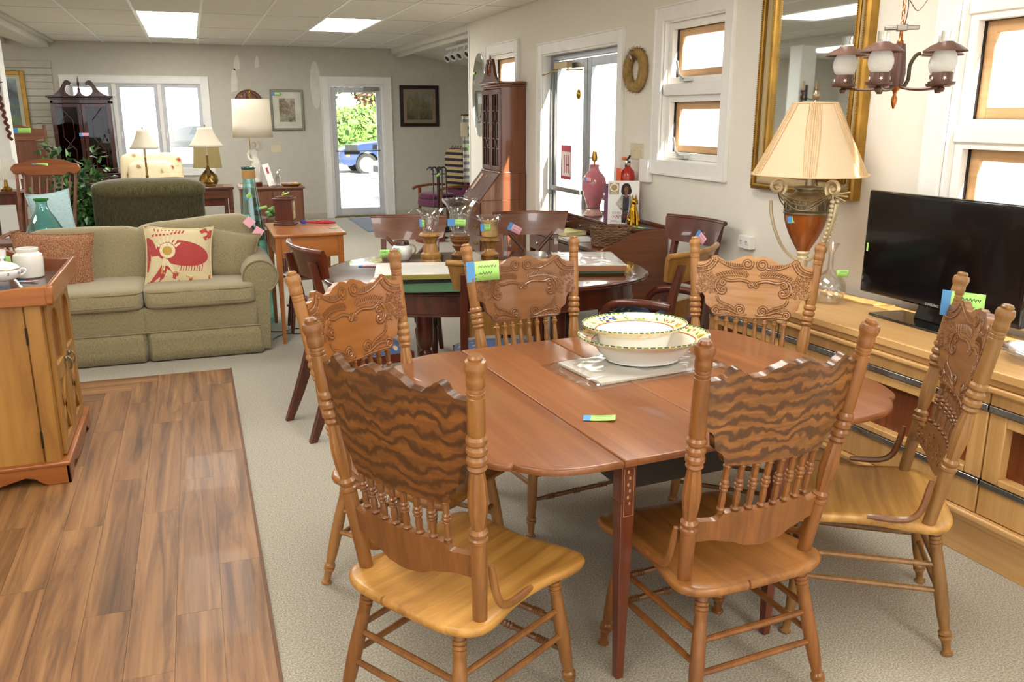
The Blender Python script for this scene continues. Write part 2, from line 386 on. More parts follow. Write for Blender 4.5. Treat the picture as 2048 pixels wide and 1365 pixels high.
# patches of newer plaster on the far wall
pm = plain('filler_patch', 'e2ded3', .8)
pt = M()
for x, z0, z1, w in ((.70, 2.05, 2.42, .055), (.76, 2.38, 2.62, .05), (1.07, 2.42, 2.62, .035)):
    pt.prism([(x-w,z0),(x+w*.8,z0+.02),(x+w,(z0+z1)/2),(x+w*.6,z1),(x-w*.3,z1-.03),(x-w*.8,(z0+z1)/2)], 0, .0015, lambda u, v, d: (u, YF-d, v))
pt.prism([(1.97+.085*cos(a), 2.17+.38*sin(a)) for a in [2*pi*i/20 for i in range(20)]], 0, .0015, lambda u, v, d: (u, YF-d, v))
struct('trim_7', pt, pm, kind='structure')

# ---------------- windows and doors ----------------
def frame_rect(m, axis, c0, c1, a0, a1, z0, z1, w, wb=None):
    wb = w if wb is None else wb
    def bx(a, b, p, q):
        if axis == 'X': m.box((c0, a, p), (c1, b, q))
        else: m.box((a, c0, p), (b, c1, q))
    bx(a0, a0+w, z0, z1); bx(a1-w, a1, z0, z1); bx(a0+w, a1-w, z1-w, z1)
    if wb: bx(a0+w, a1-w, z0, z0+wb)
    return m
def casing(name, y0, y1, z0, z1, w=.1, bottom=True, sill=False, axis='X', c=XW):
    m = M(); s = -1
    frame_rect(m, axis, c-.02, c, y0-w, y1+w, z0-(w if bottom else 0), z1+w, w, None if bottom else 0)
    frame_rect(m, axis, c-.03, c, y0-w-.012, y1+w+.012, z0-(w+.012 if bottom else 0), z1+w+.012, .016, None if bottom else 0)
    return struct(name, m, m_white, .003)
m_tan = plain('cream_jamb', 'f2efe8', .5)
def awning(parent, y0, y1, z0, z1, x=XW+.085, crank=True):
    ob('sash', frame_rect(M(), 'X', x-.05, x+.02, y0, y1, z0, z1, .045), m_white, parent, .003)
    ob('screen_frame', frame_rect(M(), 'X', x+.005, x+.03, y0+.046, y1-.046, z0+.046, z1-.046, .05), m_sash, parent, .002)
    ob('pane', M().box((x+.012, y0+.05, z0+.05), (x+.016, y1-.05, z1-.05)), m_glassw, parent)
    ob('gasket', frame_rect(M(), 'X', x-.012, x+.004, y0+.042, y1-.042, z0+.042, z1-.042, .006), m_black, parent)
    if crank:
        ym = y0 + (y1-y0)*.62; cr = M().box((x-.09, ym-.06, z0+.012), (x-.045, ym+.06, z0+.035))
        cr.tube([(x-.09, ym+.01, z0+.03), (x-.11, ym+.04, z0+.06), (x-.10, ym+.09, z0+.15)], [.009,.008,.01], 6); ob('crank', cr, plain('crank_metal', 'd8d8d4', .3, .3), parent)
w2 = casing('window_2', H2[0], H2[1], H2[2], H2[3], .095)
ob('mullion', M().box((XW+.0, H2[0], 1.835), (XW+.13, H2[1], 1.915)), m_white, w2, .004)
ob('jamb', frame_rect(M(), 'X', XW, XW+.13, H2[0]-.001, H2[1]+.001, H2[2]-.001, H2[3]+.001, .012), m_white, w2)
awning(w2, H2[0]+.012, H2[1]-.012, H2[2]+.012, 1.835); awning(w2, H2[0]+.012, H2[1]-.012, 1.915, H2[3]-.012)
for nm, Hh, vis in (('window_1', H1, 1),):
    w1 = casing(nm, Hh[0], Hh[1], Hh[2], Hh[3], .10)
    ob('jamb', frame_rect(M(), 'X', XW, XW+.13, Hh[0]-.001, Hh[1]+.001, Hh[2]-.001, Hh[3]+.001, .02), m_white, w1)
    zs = [.95, 1.615, 2.165, 2.58]
    for z in zs[1:3]: ob('mullion', M().box((XW+.02, Hh[0]+.02, z-.035), (XW+.11, Hh[1]-.02, z+.035)), m_white, w1, .004)
    for a, b in ((Hh[0]+.02, Hh[1]-.02),):
        for z0, z1 in zip(zs, zs[1:]): awning(w1, a, b, z0+.02, z1-.02 if z1 < 2.5 else z1, crank=False)
w3 = casing('window_3', H4[0], H4[1], H4[2], H4[3], .09); ob('jamb', frame_rect(M(), 'X', XW, XW+.13, H4[0]-.001, H4[1]+.001, H4[2]-.001, H4[3]+.001, .012), m_white, w3)
awning(w3, H4[0]+.012, H4[1]-.012, H4[2]+.012, H4[3]-.012, crank=False)
# double glass door in the right wall
d1 = casing('door_1', H3[0], H3[1], 0, H3[3], .095, False)
ob('jamb', frame_rect(M(), 'X', XW, XW+.15, H3[0]-.001, H3[1]+.001, 0, H3[3]+.001, .014, 0), m_white, d1)
fx = XW+.1
ob('frame', frame_rect(M(), 'X', fx-.02, fx+.05, H3[0]+.012, H3[1]-.012, 0, H3[3]-.012, .05, .03), m_alum, d1, .004)
ymid = 7.27
for a, b in ((ymid+.006, H3[1]-.065), (H3[0]+.065, ymid-.006)):
    lf = ob('door_leaf', frame_rect(M(), 'X', fx-.005, fx+.04, a, b, .03, 2.19, .075, .2), m_alum, d1, .004)
    ob('pane', M().box((fx+.014, a+.07, .2), (fx+.02, b-.07, 2.13)), m_glassw, lf)
    ob('push_bar', M().box((fx-.05, a+.03, .985), (fx-.025, b-.03, 1.03)).box((fx-.03, a+.03, .99), (fx, a+.06, 1.025)).box((fx-.03, b-.06, .99), (fx, b-.03, 1.025)), m_alum, lf, .004)
cl = M().box((fx-.09, 7.55, 2.115), (fx-.03, 7.85, 2.175)); cl.tube([(fx-.06, 7.8, 2.11), (fx-.10, 7.95, 2.09), (XW-.01, 8.08, 2.07)], .009, 6); cl.tube([(fx-.06, 7.58, 2.11), (fx-.13, 7.45, 2.09), (fx-.03, 7.32, 2.09)], .009, 6)
ob('door_closer', cl, plain('closer_metal', 'b5a27a', .25, .9), d1, .004)
ob('lock', M().ball((fx-.02, 7.42, 1.88), (.02, .035, .045)), m_brass, d1)
sg = ob('sign_card', M().box((fx+.004, 7.62, 1.10), (fx+.008, 7.86, 1.42)), plain('sign_white', 'f6ecec', .7), d1)
sr = M().box((fx+.002, 7.62, 1.36), (fx+.004, 7.86, 1.42)).box((fx+.002, 7.62, 1.10), (fx+.004, 7.86, 1.13)).box((fx+.002, 7.62, 1.13), (fx+.004, 7.635, 1.36)).box((fx+.002, 7.845, 1.13), (fx+.004, 7.86, 1.36))
for y in (7.67, 7.72, 7.77): sr.box((fx+.002, y, 1.16), (fx+.004, y+.012, 1.33))
sr.box((fx+.002, 7.67, 1.23), (fx+.004, 7.73, 1.245))
ob('sign_print', sr, plain('sign_red', 'c03a52', .7), sg)
# far triple window
wf = casing('window_5', F1[0], F1[1], F1[2], F1[3], .1, axis='Y', c=YF)
ob('jamb', frame_rect(M(), 'Y', YF, YF+.2, F1[0]-.001, F1[1]+.001, F1[2]-.001, F1[3]+.001, .012), m_white, wf)
for x0, x1 in ((-1.67, -1.09), (-1.03, -.445), (-.385, .19)):
    ob('sash', frame_rect(M(), 'Y', YF+.02, YF+.08, x0, x1, .892, 2.158, .05), plain('vinyl_sash', 'c9cbd0', .4), wf, .004); ob('pane', M().box((x0+.04, YF+.05, .93), (x1-.04, YF+.055, 2.12)), m_glassw, wf)
    ob('latch', M().box((x0+.012, YF+.005, 1.35), (x0+.03, YF+.02, 1.45)), m_white, wf, .003)
for x in (-1.06, -.415): ob('mullion', M().box((x-.03, YF+.0, .89), (x+.03, YF+.12, 2.16)), m_white, wf, .003)
# far glass door
d2 = casing('door_2', F2[0], F2[1], 0, F2[3], .11, False, axis='Y', c=YF)
ob('jamb', frame_rect(M(), 'Y', YF, YF+.2, F2[0]-.001, F2[1]+.001, 0, F2[3]+.001, .04, 0), m_white, d2, .004)
lf = ob('door_leaf', frame_rect(M(), 'Y', YF+.06, YF+.105, F2[0]+.045, F2[1]-.045, .02, 2.145, .085, .13), plain('door_alum', 'd8dade', .4, .2), d2, .004)
ob('pane', M().box((F2[0]+.12, YF+.08, .14), (F2[1]-.12, YF+.086, 2.07)), m_glassw, lf)
ob('push_bar', M().tube([(F2[0]+.1, YF+.03, 1.11), (F2[1]-.1, YF+.03, 1.11)], .012, 8).box((F2[0]+.09, YF+.03, 1.095), (F2[0]+.12, YF+.07, 1.125)).box((F2[1]-.12, YF+.03, 1.095), (F2[1]-.09, YF+.07, 1.125)), m_alum, lf)
ob('notice', M().box((2.42, YF+.07, 1.12), (2.62, YF+.074, 1.21)), plain('notice_paper', 'c9d4cf', .8), lf); ob('notice', M().box((2.40, YF+.066, 1.05), (2.66, YF+.07, 1.11)), plain('notice_dark', '5c5f5c', .7), lf)
ob('notice', M().box((2.88, YF+.07, 1.13), (2.96, YF+.074, 1.21)), plain('notice_grey', '8f9498', .7), lf)
ob('threshold', M().box((F2[0], YF-.02, 0), (F2[1], YF+.12, .02)), plain('threshold_brass', '8c7c3c', .4, .7), d2)
ob('door_closer', M().box((2.75, YF+.01, 2.09), (3.02, YF+.06, 2.15)).tube([(2.78, YF+.03, 2.085), (2.66, YF-.06, 2.07), (2.72, YF+.05, 2.06)], .009, 6), m_chrome, d2, .004)
# slat wall boards left of the far window
sw = struct('wall_slatboard', M().box((-4.4, YF-.012, .5), (-1.87, YF, 2.47)), plain('slat_groove', '8c887c', .8))
me = M().box((-1.265, -.014, .004), (1.265, 0, .098)).mesh('slat', plain('slat_paint', 'c4bfb1', .7))
for k in range(19): ob('slat', me, None, sw, .003, (-3.135, YF-.012, .57+.1*k))
# ---------------- carved oak dining chairs ----------------
m_oakA = wood('oak_worn', '60391a', '94622f', 'Z', .38, 55, .06, .15)
m_oakB = wood('oak_amber', '613817', '935c2a', 'Z', .36, 55, .06, .15)
m_oakF = wood('oak_brown', '684621', '976c3a', 'Z', .4, 55, .06, .1)
m_oakD = wood('oak_tawny', '7d5129', 'ac7b46', 'Z', .36, 55, .06, .15)
m_seatA = wood('seat_worn', '875820', 'c39148', 'Y', .42, 34, .05, .1, contrast=(.36,.62))
m_seatB = wood('seat_amber', '6c411b', 'a36c33', 'Y', .36, 34, .05, .15, contrast=(.36,.62))
m_seatF = wood('seat_honey', '98692f', 'cf9f56', 'X', .4, 34, .05, .1, contrast=(.36,.62))
m_dark = wood('spindle_dark', '5c3719', '86552a', 'Z', .34, 60, .05, .2)
m_backA = wood('figured_oak_dark', '43260f', '87521f', 'X', .36, 70, .09, .15, figure=('Z', 8.5, 13, .8, .95, (1.35,1,1.)))
m_backB = wood('figured_oak', '4c2c12', '9d652d', 'X', .34, 70, .09, .18, figure=('Z', 9, 13, .8, .95, (1.3,1,1.)))
m_backD = wood('pressed_oak', '7d4f29', 'bd8953', 'X', .3, 60, .08, .25, figure=('Z', 5, 8, 1.0, .35, (.5,.6,1.)))
m_backE = wood('pressed_oak_light', '94653a', 'c1925f', 'X', .36, 60, .06, .2)
m_backC = wood('pressed_oak_orange', '8f5828', 'd09552', 'X', .3, 60, .06, .25, figure=('Z', 4, 7, 1.0, .4, (.4,.6,1.)))
m_backF = wood('pressed_oak_walnut', '5f3d20', '93663a', 'X', .34, 60, .08, .2)
m_groove = plain('groove_stain', '6b4322', .5)
def note(parent, o, u, v, w, h, mt=None, tape=.3, lines=2, name='price_tag', taped=True):
    # paper slip with corner o, width direction u, height direction v; tape strip across one end; handwriting strokes
    mt = mt or m_tagg; o, u, v = V(o), V(u).normalized(), V(v).normalized(); n = u.cross(v)
    def f(a, b, c=0): return tuple(o + u*a + v*b + n*c)
    m = M()
    m.grid(lambda a, b: f(a*w, b*h, .0015+.006*(a*a)), 6, 2); p = ob(name, m, mt, parent); s = p.modifiers.new('thick', 'SOLIDIFY'); s.thickness = .0008
    if taped: ob('tape', M().add([f(-tape*w*.7, -.002, .0022), f(tape*w*.4, -.002, .0024), f(tape*w*.4, h*1.02, .0024), f(-tape*w*.7, h*1.02, .0022)], [(0,1,2,3)]), m_tape, p, label='blue masking tape')
    ik = M()
    for k in range(lines):
        y = h*(.72 - .34*k); x = w*.25; pts = []
        while x < w*(.9 - .15*k): pts.append((x, y + h*.07*sin(x*900+k*2))); x += w*.035
        ik.ribbon(pts, h*.018, lambda a, b: f(a, b, .0032+.006*(a/w)**2))
    if lines: ob('handwriting', ik, m_ink, p)
    return p
SP = [(.0085,0),(.0085,.04),(.012,.07),(.0125,.09),(.009,.115),(.008,.14),(.0095,.2),(.010,.3),(.008,.42),(.012,.445),(.012,.47),(.009,.49),(.0135,.52),(.0135,.55),(.009,.575),(.012,.6),(.012,.62),(.008,.65),(.010,.78),(.009,.86),(.012,.885),(.012,.91),(.008,.935),(.0075,1)]
SPD = [(.009,0),(.009,.05),(.012,.09),(.008,.12),(.0115,.2),(.012,.35),(.0085,.68),(.009,.74),(.0135,.79),(.0135,.82),(.009,.845),(.011,.87),(.0085,.9),(.006,1)]
def post_profile(r0, tr, long_vase=True):
    # fractions from the seat up to the finial
    a = tr - .30
    p = [(.0195,0),(.021,max(a-.1,.02)),(.021,a-.035),(.0245,a-.03),(.0245,a-.018),(.019,a-.012),(.0245,a-.002),(.0245,a+.008),(.017,a+.02),(.023,a+.07),(.026,a+.13),(.0225,a+.19),(.018,a+.235),(.0245,a+.25)]
    b = a+.26
    for k in range(3): p += [(.0205,b+.002),(.0265,b+.012),(.0265,b+.026),(.0205,b+.036)]; b += .036
    p += [(.0225,b+.01),(.021,.86),(.0195,.862),(.021,.866),(.021,.876),(.0195,.878),(.021,.884),(.0195,.892),(.0225,.898),(.0225,.925),(.021,.935),(.026,.952),(.027,.965),(.024,.98),(.017,.984),(.018,.992),(.013,1.0)]
    return [(r*r0/.021, h) for r, h in p]
def carve_lines(hw, zb, zt, rich):
    # list of (points,width) in panel coordinates: u across, v up from panel base; drawn for u>0 then mirrored
    H = zt-zb; L = []
    L.append((spiral(hw*.13, H*.86, hw*.095, hw*.02, 2.6, 1.9), .0042)); L.append((spiral(hw*.13, H*.86, hw*.035, hw*.004, 2.6, 1.2, 10), .004))
    L.append((bez([(hw*.2,H*.80),(hw*.45,H*.74),(hw*.6,H*.90),(hw*.72,H*.93)]), .0036)); L.append((bez([(hw*.74,H*.93),(hw*.78,H*.80),(hw*.9,H*.77),(hw*1.0,H*.77)]), .0045)); L.append((bez([(hw*.66,H*.92),(hw*.72,H*.72),(hw*.88,H*.70),(hw*1.0,H*.715)]), .004))
    L.append((spiral(hw*.70, H*.905, hw*.05, hw*.008, .5, 1.4, 14), .0034))
    L.append((bez([(hw*.05,H*.55),(hw*.3,H*.66),(hw*.35,H*.52),(hw*.52,H*.60)])+spiral(hw*.535, H*.545, hw*.06, hw*.012, 1.6, -1.4, 16), .0046))
    L.append((spiral(hw*.05, H*.525, hw*.05, hw*.01, 1.7, 1.3, 14), .004))
    L.append((bez([(hw*.60,H*.60),(hw*.74,H*.50),(hw*.62,H*.33),(hw*.50,H*.37)])+spiral(hw*.52, H*.42, hw*.05, hw*.012, -2.0, -1.2, 12), .0050)); L.append((bez([(hw*.57,H*.56),(hw*.66,H*.48),(hw*.60,H*.40),(hw*.55,H*.40)]), .0034))
    L.append((bez([(hw*.62,H*.32),(hw*.60,H*.16),(hw*.40,H*.22),(hw*.28,H*.10)]), .0042)); L.append((spiral(hw*.20, H*.115, hw*.085, hw*.015, .2, 1.7, 20), .0042)); L.append((spiral(hw*.62, H*.075, hw*.075, hw*.012, 2.8, -1.6, 18), .0042))
    L.append((bez([(hw*.12,H*.05),(hw*.25,H*.01),(hw*.4,H*.16),(hw*.56,H*.10)]), .0038)); L.append((bez([(hw*.1,H*.015),(hw*.3,H*.02),(hw*.5,H*.03),(hw*.64,H*.02)]), .0032))
    for k in range(13):                                            # feather above the plain field
        t = k/12; u = hw*(.10+.50*t); v = H*(.70 - .06*t + .04*sin(3*t)); L.append(([(u, v-H*.035), (u+hw*.022, v), (u+hw*.065, v+H*.035)], .0026)); L.append(([(u+hw*.02, v-H*.055), (u+hw*.06, v-H*.035), (u+hw*.10, v-H*.035)], .0022))
    for k in range(12):                                            # ribs under the top edge
        t = k/11; u = hw*(.25+.42*t); v = H*(.815 + .055*t*t); L.append(([(u, v), (u+hw*.008, v+H*.045)], .0024))
    for k in range(9): u = hw*(.76+.025*k); L.append(([(u, H*.735+H*.02*(1-k/9)), (u+.002, H*.765+H*.02*(1-k/9))], .0024))
    for k in range(9): u = hw*(.08+.055*k); L.append(([(u, H*.03), (u+.004, H*.055)], .0022))
    rnd = random.Random(3)
    for k in range(130 if rich else 70):                           # pressed leaf texture on the sides
        u = hw*rnd.uniform(.62, .98); v = H*rnd.uniform(.36, .72)
        if u < hw*.72 and v > H*.62: continue
        a = rnd.uniform(0, 6.3); l = hw*rnd.uniform(.02, .045); L.append(([(u, v), (u+l*.6*cos(a), v+l*.6*sin(a)), (u+l*cos(a+.7), v+l*sin(a+.7))], .0024))
    for k in range(36):
        u = hw*rnd.uniform(.34, .62); v = H*rnd.uniform(.12, .30)
        if v > H*(.1+.35*(u/hw-.2)): continue
        a = rnd.uniform(0, 6.3); l = hw*.03; L.append(([(u, v), (u+l*.6*cos(a), v+l*.6*sin(a)), (u+l*cos(a+.8), v+l*sin(a+.8))], .0022))
    return L
def pressed_chair(name, label, mid, rz, zt, wt, wb, lean, mats, tr=.58, zs=.45, front=True, rich=False, panel=(.505, .90), splay=.0, dark_spindles=True, tagpos=None, depth=.45, deep_rail=True, spdl=SP):
    mw, mseat, mback, mspin = mats
    t = thing(name, label, 'chair', (mid[0], mid[1], 0), radians(rz), 'carved oak chairs around the drop-leaf table')
    Ht = zt - zs
    def pb(s): return V((s*wb/2, 0, zs-.004))
    def pt(s): return V((s*wt/2, -lean, zt))
    # seat: saddle outline with waist
    out = [(-.06,-.092),(.06,-.092),(.15,-.088),(.205,-.072),(.242,-.040),(.252,.0),(.246,.05),(.232,.12),(.228,.2),(.238,.29),(.255,.36),(.256,.41),(.235,.445),(.18,.458),(.09,.452),(0,.446)]
    out = out + [(-x, y) for x, y in out[::-1][1:-1]]; out = [(x, y*depth/.45) for x, y in smooth_line(out + [out[0]], 3)[:-1]]
    def dish(x, y): return -.016*max(0, 1-(x/.21)**2)*max(0, 1-((y-.17)/.24)**2) - .010*max(0, (y-.28)/.17)*max(0, 1-abs(x)/.26)
    rings = []; c = (0, .18)
    for sc, z in ((.30,-.034),(.93,-.034),(.985,-.026),(1.0,-.014),(.992,-.004),(.965,.0005),(.86,.0),(.6,.0),(.3,.0)):
        rings.append([(c[0]+(x-c[0])*sc, c[1]+(y-c[1])*sc, zs+z+(dish(c[0]+(x-c[0])*sc, c[1]+(y-c[1])*sc) if z >= -.004 else 0)) for x, y in out])
    ob('seat', M().loft(rings), mseat, t, ang=60)
    # legs
    prof = [(.016,1.0),(.0165,.93),(.0195,.925),(.0195,.905),(.0165,.90),(.0195,.895),(.0195,.875),(.0165,.87),(.0195,.865),(.0195,.845),(.017,.835),(.0185,.78),(.021,.62),(.0215,.45),(.0195,.30),(.016,.22),(.0155,.2),(.021,.185),(.021,.165),(.0165,.16),(.021,.152),(.021,.135),(.0155,.12),(.0125,.05),(.014,.03),(.0195,.02),(.0195,.008),(.015,0)]
    prof = prof[::-1]; F = {}
    for k, (x0, y0, x1, y1) in {'rl': (-.17,-.03,-.235,-.105), 'rr': (.17,-.03,.235,-.105), 'fl': (-.19,.35,-.232,.40), 'fr': (.19,.35,.232,.40)}.items():
        a = V((x1, y1*depth/.45 if y1 > 0 else y1, .0)); b = V((x0, y0*depth/.45 if y0 > 0 else y0, zs-.03)); F[k] = (a, b)
        ob('leg', M().lathe(prof, 12, a, b), mw, t)
    def on(k, f): return F[k][0].lerp(F[k][1], f)
    for a, b, hs, fancy in (('rl','rr',(.66,.44),0), ('fl','fr',(.60,.36),1), ('rl','fl',(.70,.50),0), ('rr','fr',(.70,.50),0)):
        for h in hs:
            p = [(.0085,0),(.0095,.15),(.0105,.5),(.0095,.85),(.0085,1)]
            if fancy: p = [(.0085,0),(.0085,.14)] + [q for i in range(5) for q in ((.0085,.15+i*.02),(.013,.157+i*.02),(.0085,.164+i*.02))] + [(.011,.3),(.0095,.45)] + [q for i in range(3) for q in ((.009,.46+i*.03),(.0135,.472+i*.03),(.009,.484+i*.03))] + [(.0095,.56),(.011,.72)] + [q for i in range(5) for q in ((.0085,.75+i*.02),(.013,.757+i*.02),(.0085,.764+i*.02))] + [(.0085,1)]
            ob('stretcher', M().lathe(p, 8, on(a, h), on(b, h)), m_dark if fancy else mw, t)
    # back posts
    pp = post_profile(.021, tr)
    for s in (-1, 1):
        m = M(); m.lathe(pp, 20, pb(s), pt(s))
        # reeded vase: flutes pressed into the turned part
        a0 = tr-.28; a1 = tr-.06; d = pt(s)-pb(s); q = d.to_track_quat('Z','Y'); qi = q.inverted(); o0 = pb(s)
        for i, p in enumerate(m.v):
            r = V(p)-o0; f = r.dot(d)/d.length_squared
            if a0 < f < a1:
                ax = o0 + d*f; rr = V(p)-ax; j = i % 20
                if j % 2: m.v[i] = tuple(ax + rr*.86)
        ob('post', m, mw, t)
    def P3(u, v, w):                # u across, v = height along the posts (0..1 of Ht), w = towards the front
        f = v; half = (wb + (wt-wb)*f)/2; bow = .045*(1-min(1, (u/half)**2))
        n = V((0, Ht, lean)).normalized()
        return tuple(V((u, 0, zs)) + V((0, -lean, Ht))*f + n*(w - bow))
    # crest panel
    v0, v1 = panel; HH = (v1-v0)*Ht; fm = (v0+v1)/2; hw = (wb + (wt-wb)*(fm+.08))/2 - .012
    top = [(0,.955),(.035,.985),(.13,1.0),(.25,.965),(.42,.895),(.52,.885),(.62,.935),(.70,.975),(.75,.965),(.80,.90),(.88,.865),(1.0,.855)]
    bot = [(0,0),(.60,-.005),(.66,.02),(.69,.06),(.685,.10),(.74,.13),(.80,.17),(.82,.24),(.83,.30),(.87,.345),(.92,.36),(1.0,.365)]
    us = sorted(set([round(-1+i/30, 4) for i in range(61)] + [s*x for s in (-1,1) for x in (.66,.685,.72,.78,.815,.83,.85)]))
    pm = M().columns([u*hw for u in us], lambda u: v0+(v1-v0)*interp(bot, abs(u)/hw), lambda u: v0+(v1-v0)*interp(top, abs(u)/hw), 5, lambda u, v, w: P3(u*(1+.0*(v)), v, w), .024)
    crest = ob('crest_panel', pm, mback, t, ang=50)
    if front:
        cm = M(); gr = M()
        for pts, w in carve_lines(hw, 0, HH, rich):
            for s in (-1, 1):
                cm.tube([P3(s*u, v0+v/Ht, .0243) for u, v in pts], w*.8, 5)
                gr.ribbon([(s*u, v0*Ht+v) for u, v in pts], w*1.45+.0012, lambda u, v: P3(u, v/Ht, .0246))
        ob('carving', cm, mback, crest, kind='stuff', label='pressed scroll and leaf carving')
        ob('carving_groove', gr, m_groove, crest, kind='stuff', label='dark stain in the carved grooves')
    # spindles between lower rail and crest
    r0, r1 = (.17, .30) if deep_rail else (.10, .22)
    for k in range(8):
        u = (k-3.5)/3.5*hw*.60
        b_ = V(P3(u*.97, r1-.01, .012)); a_ = V(P3(u, v0+.012, .012)); ob('spindle', M().lathe(spdl, 8, b_, a_), mspin, t)
    hw2 = (wb + (wt-wb)*(r0+.06))/2 - .014
    rt = [(0,1.0),(.55,1.0),(.66,.97),(.70,.80),(.72,.72),(1.0,.70)]; rb = [(0,-.28),(.25,-.22),(.5,-.02),(.75,.06),(1.0,0)]
    us2 = sorted(set([-1+i/20 for i in range(41)] + [s*x for s in (-1,1) for x in (.67,.69,.71)]))
    rl = ob('lower_rail', M().columns([u*hw2 for u in us2], lambda u: r0+(r1-r0)*interp(rb, abs(u)/hw2), lambda u: r0+(r1-r0)*interp(rt, abs(u)/hw2), 2, P3, .021), mspin if front is False else mback, t, ang=50)
    if front:
        cm = M(); rnd = random.Random(5); hh = (r1-r0)*Ht
        for k in range(60):
            u = hw2*rnd.uniform(-.9,.9); v = r0+(r1-r0)*rnd.uniform(.1,.62); a = rnd.uniform(0,6.3); l = .012
            cm.tube([P3(u, v, .0213), P3(u+l*cos(a), v+l*sin(a)/Ht, .0213), P3(u+l*1.5*cos(a+.6), v+l*1.5*sin(a+.6)/Ht, .0213)], .0022, 4)
        ob('carving', cm, mback, rl, kind='stuff')
    # bent hip arms from post to seat
    for s in (-1, 1):
        x = s*(wb/2+.028); p = bez([(x, .012, zs+.155), (x+s*.006, .03, zs+.04), (x+s*.006, .03, zs+.004), (x+s*.004, .10, zs+.013), (x-s*.004, .185, zs+.013)], 14)
        ob('hip_arm', M().tube(p, [.008]+[.0115]*12+[.0105,.008], 8, flat=.85), m_dark if front else mw, t, label=None)
    if tagpos:
        s, f = tagpos[:2]; c = pb(s).lerp(pt(s), f); note(t, c + V((tagpos[2], .026, -.045)), tagpos[3], tagpos[4], .13, .085, tape=.28)
    return t
chA = pressed_chair('oak_chair', 'oak chair with pale worn seat and dark wavy-grained back, beside the plank floor', (.476,2.048), -58.7, 1.185, .575, .43, .09, (m_oakA, m_seatA, m_backA, m_dark), tr=.66, front=False, panel=(.455,.905))
chB = pressed_chair('oak_chair', 'oak chair with amber wavy-grained back and seat, beside the near table leg', (1.396,1.873), 3.8, 1.17, .54, .425, .11, (m_oakB, m_seatB, m_backB, m_oakB), tr=.56, front=False)
chC = pressed_chair('oak_chair', 'orange-toned carved oak chair at the leaf end, behind the dark wavy-backed chair', (.575,3.03), -139, 1.19, .575, .43, .13, (m_oakD, m_seatB, m_backC, m_dark), tr=.55, rich=True)
chD = pressed_chair('oak_chair', 'carved oak chair with green tag on its post, in front of the candle holders', (1.36,3.47), 187.8, 1.16, .55, .43, .12, (m_oakD, m_seatB, m_backD, m_oakD), tr=.55, spdl=SPD, deep_rail=True, tagpos=(1, .84, .0, (-1, 0, 0), (0, -.12, 1)))
chE = pressed_chair('oak_chair', 'pale brown carved oak chair with crisp scrollwork, standing in front of the tall urn lamp', (2.275,3.17), 138.3, 1.155, .555, .43, .12, (m_oakD, m_seatB, m_backE, m_oakD), tr=.55, rich=True, spdl=SPD)
chF = pressed_chair('oak_chair', 'brown carved oak chair turned sideways with a green price tag, in front of the television', (2.21,2.07), 55.4, 1.175, .545, .445, .12, (m_oakF, m_seatF, m_backF, m_dark), tr=.60, tagpos=(1, .86, -.02, (cos(radians(-72)), sin(radians(-72)), -.12), (0,0,1)))

# ---------------- drop-leaf table ----------------
m_cherry = wood('cherry_top', '6a3b20', '98623b', 'Y', .33, 30, .05, .12, contrast=(.3,.68), mid='824f2c')
m_cherryd = wood('cherry_leg', '4a1e10', '773a22', 'Z', .3, 50, .05, .3)
m_blackw = plain('black_apron', '17120f', .4)
TL = (1.46, 2.71); TR = radians(4.2)
tb = thing('drop_leaf_table', 'reddish cherry drop-leaf table with raised scalloped leaves, ringed by carved oak chairs', 'table', (TL[0], TL[1], 0), TR)
zt_ = .75; hy = .655; sl_, sr_ = -.435, .395
def slab(name, poly, lab=None):
    rings = []; cx = sum(p[0] for p in poly)/len(poly); cy = sum(p[1] for p in poly)/len(poly)
    def inset(d):
        n = len(poly); out = []
        for i in range(n):
            a = V(poly[i-1]+(0,)); b = V(poly[i]+(0,)); c = V(poly[(i+1) % n]+(0,)); t1 = (b-a).normalized(); t2 = (c-b).normalized(); nn = V((-(t1.y+t2.y), t1.x+t2.x, 0)); l = nn.length or 1; nn /= l
            out.append((b.x+nn.x*d, b.y+nn.y*d))
        return out
    for d, z in ((.012,-.024),(.003,-.021),(0,-.012),(.002,-.004),(.006,-.0008),(.009,0)):
        rings.append([(x, y, zt_+z) for x, y in inset(d)])
    m = M().loft(rings); return ob(name, m, m_cherry, tb, label=lab, ang=50)
g_ = .0012
slab('top_board', [(sl_+g_,-hy),(-.02-g_/2,-hy),(-.02-g_/2,hy),(sl_+g_,hy)]); slab('top_board', [(-.02+g_/2,-hy),(sr_-g_,-hy),(sr_-g_,hy),(-.02+g_/2,hy)])
def leaf(sx, x0, L):
    a = smooth_line([(0,-hy),(.12*L/.42,-hy+.004),(.22*L/.42,-hy+.03),(.285*L/.42,-hy+.085),(.30*L/.42,-hy+.112)], 4)
    b = smooth_line([(.31*L/.42,-hy+.108),(.36*L/.42,-hy+.15),(.405*L/.42,-hy+.27),(L,-.22),(L+.012,0)], 4)
    half = a + b; pts = half + [(x, -y) for x, y in half[::-1][1:]]
    pts = [(x0+sx*x, y) for x, y in pts]
    return pts if sx > 0 else pts[::-1]
slab('leaf', leaf(-1, sl_-g_, .415)); slab('leaf', leaf(1, sr_+g_, .43))
legm = M().taper((0,0,0), (.013,.013), (0,0,.60), (.024,.024)).taper((0,0,.60), (.024,.024), (0,0,.724), (.025,.025)).mesh('leg', m_cherryd)
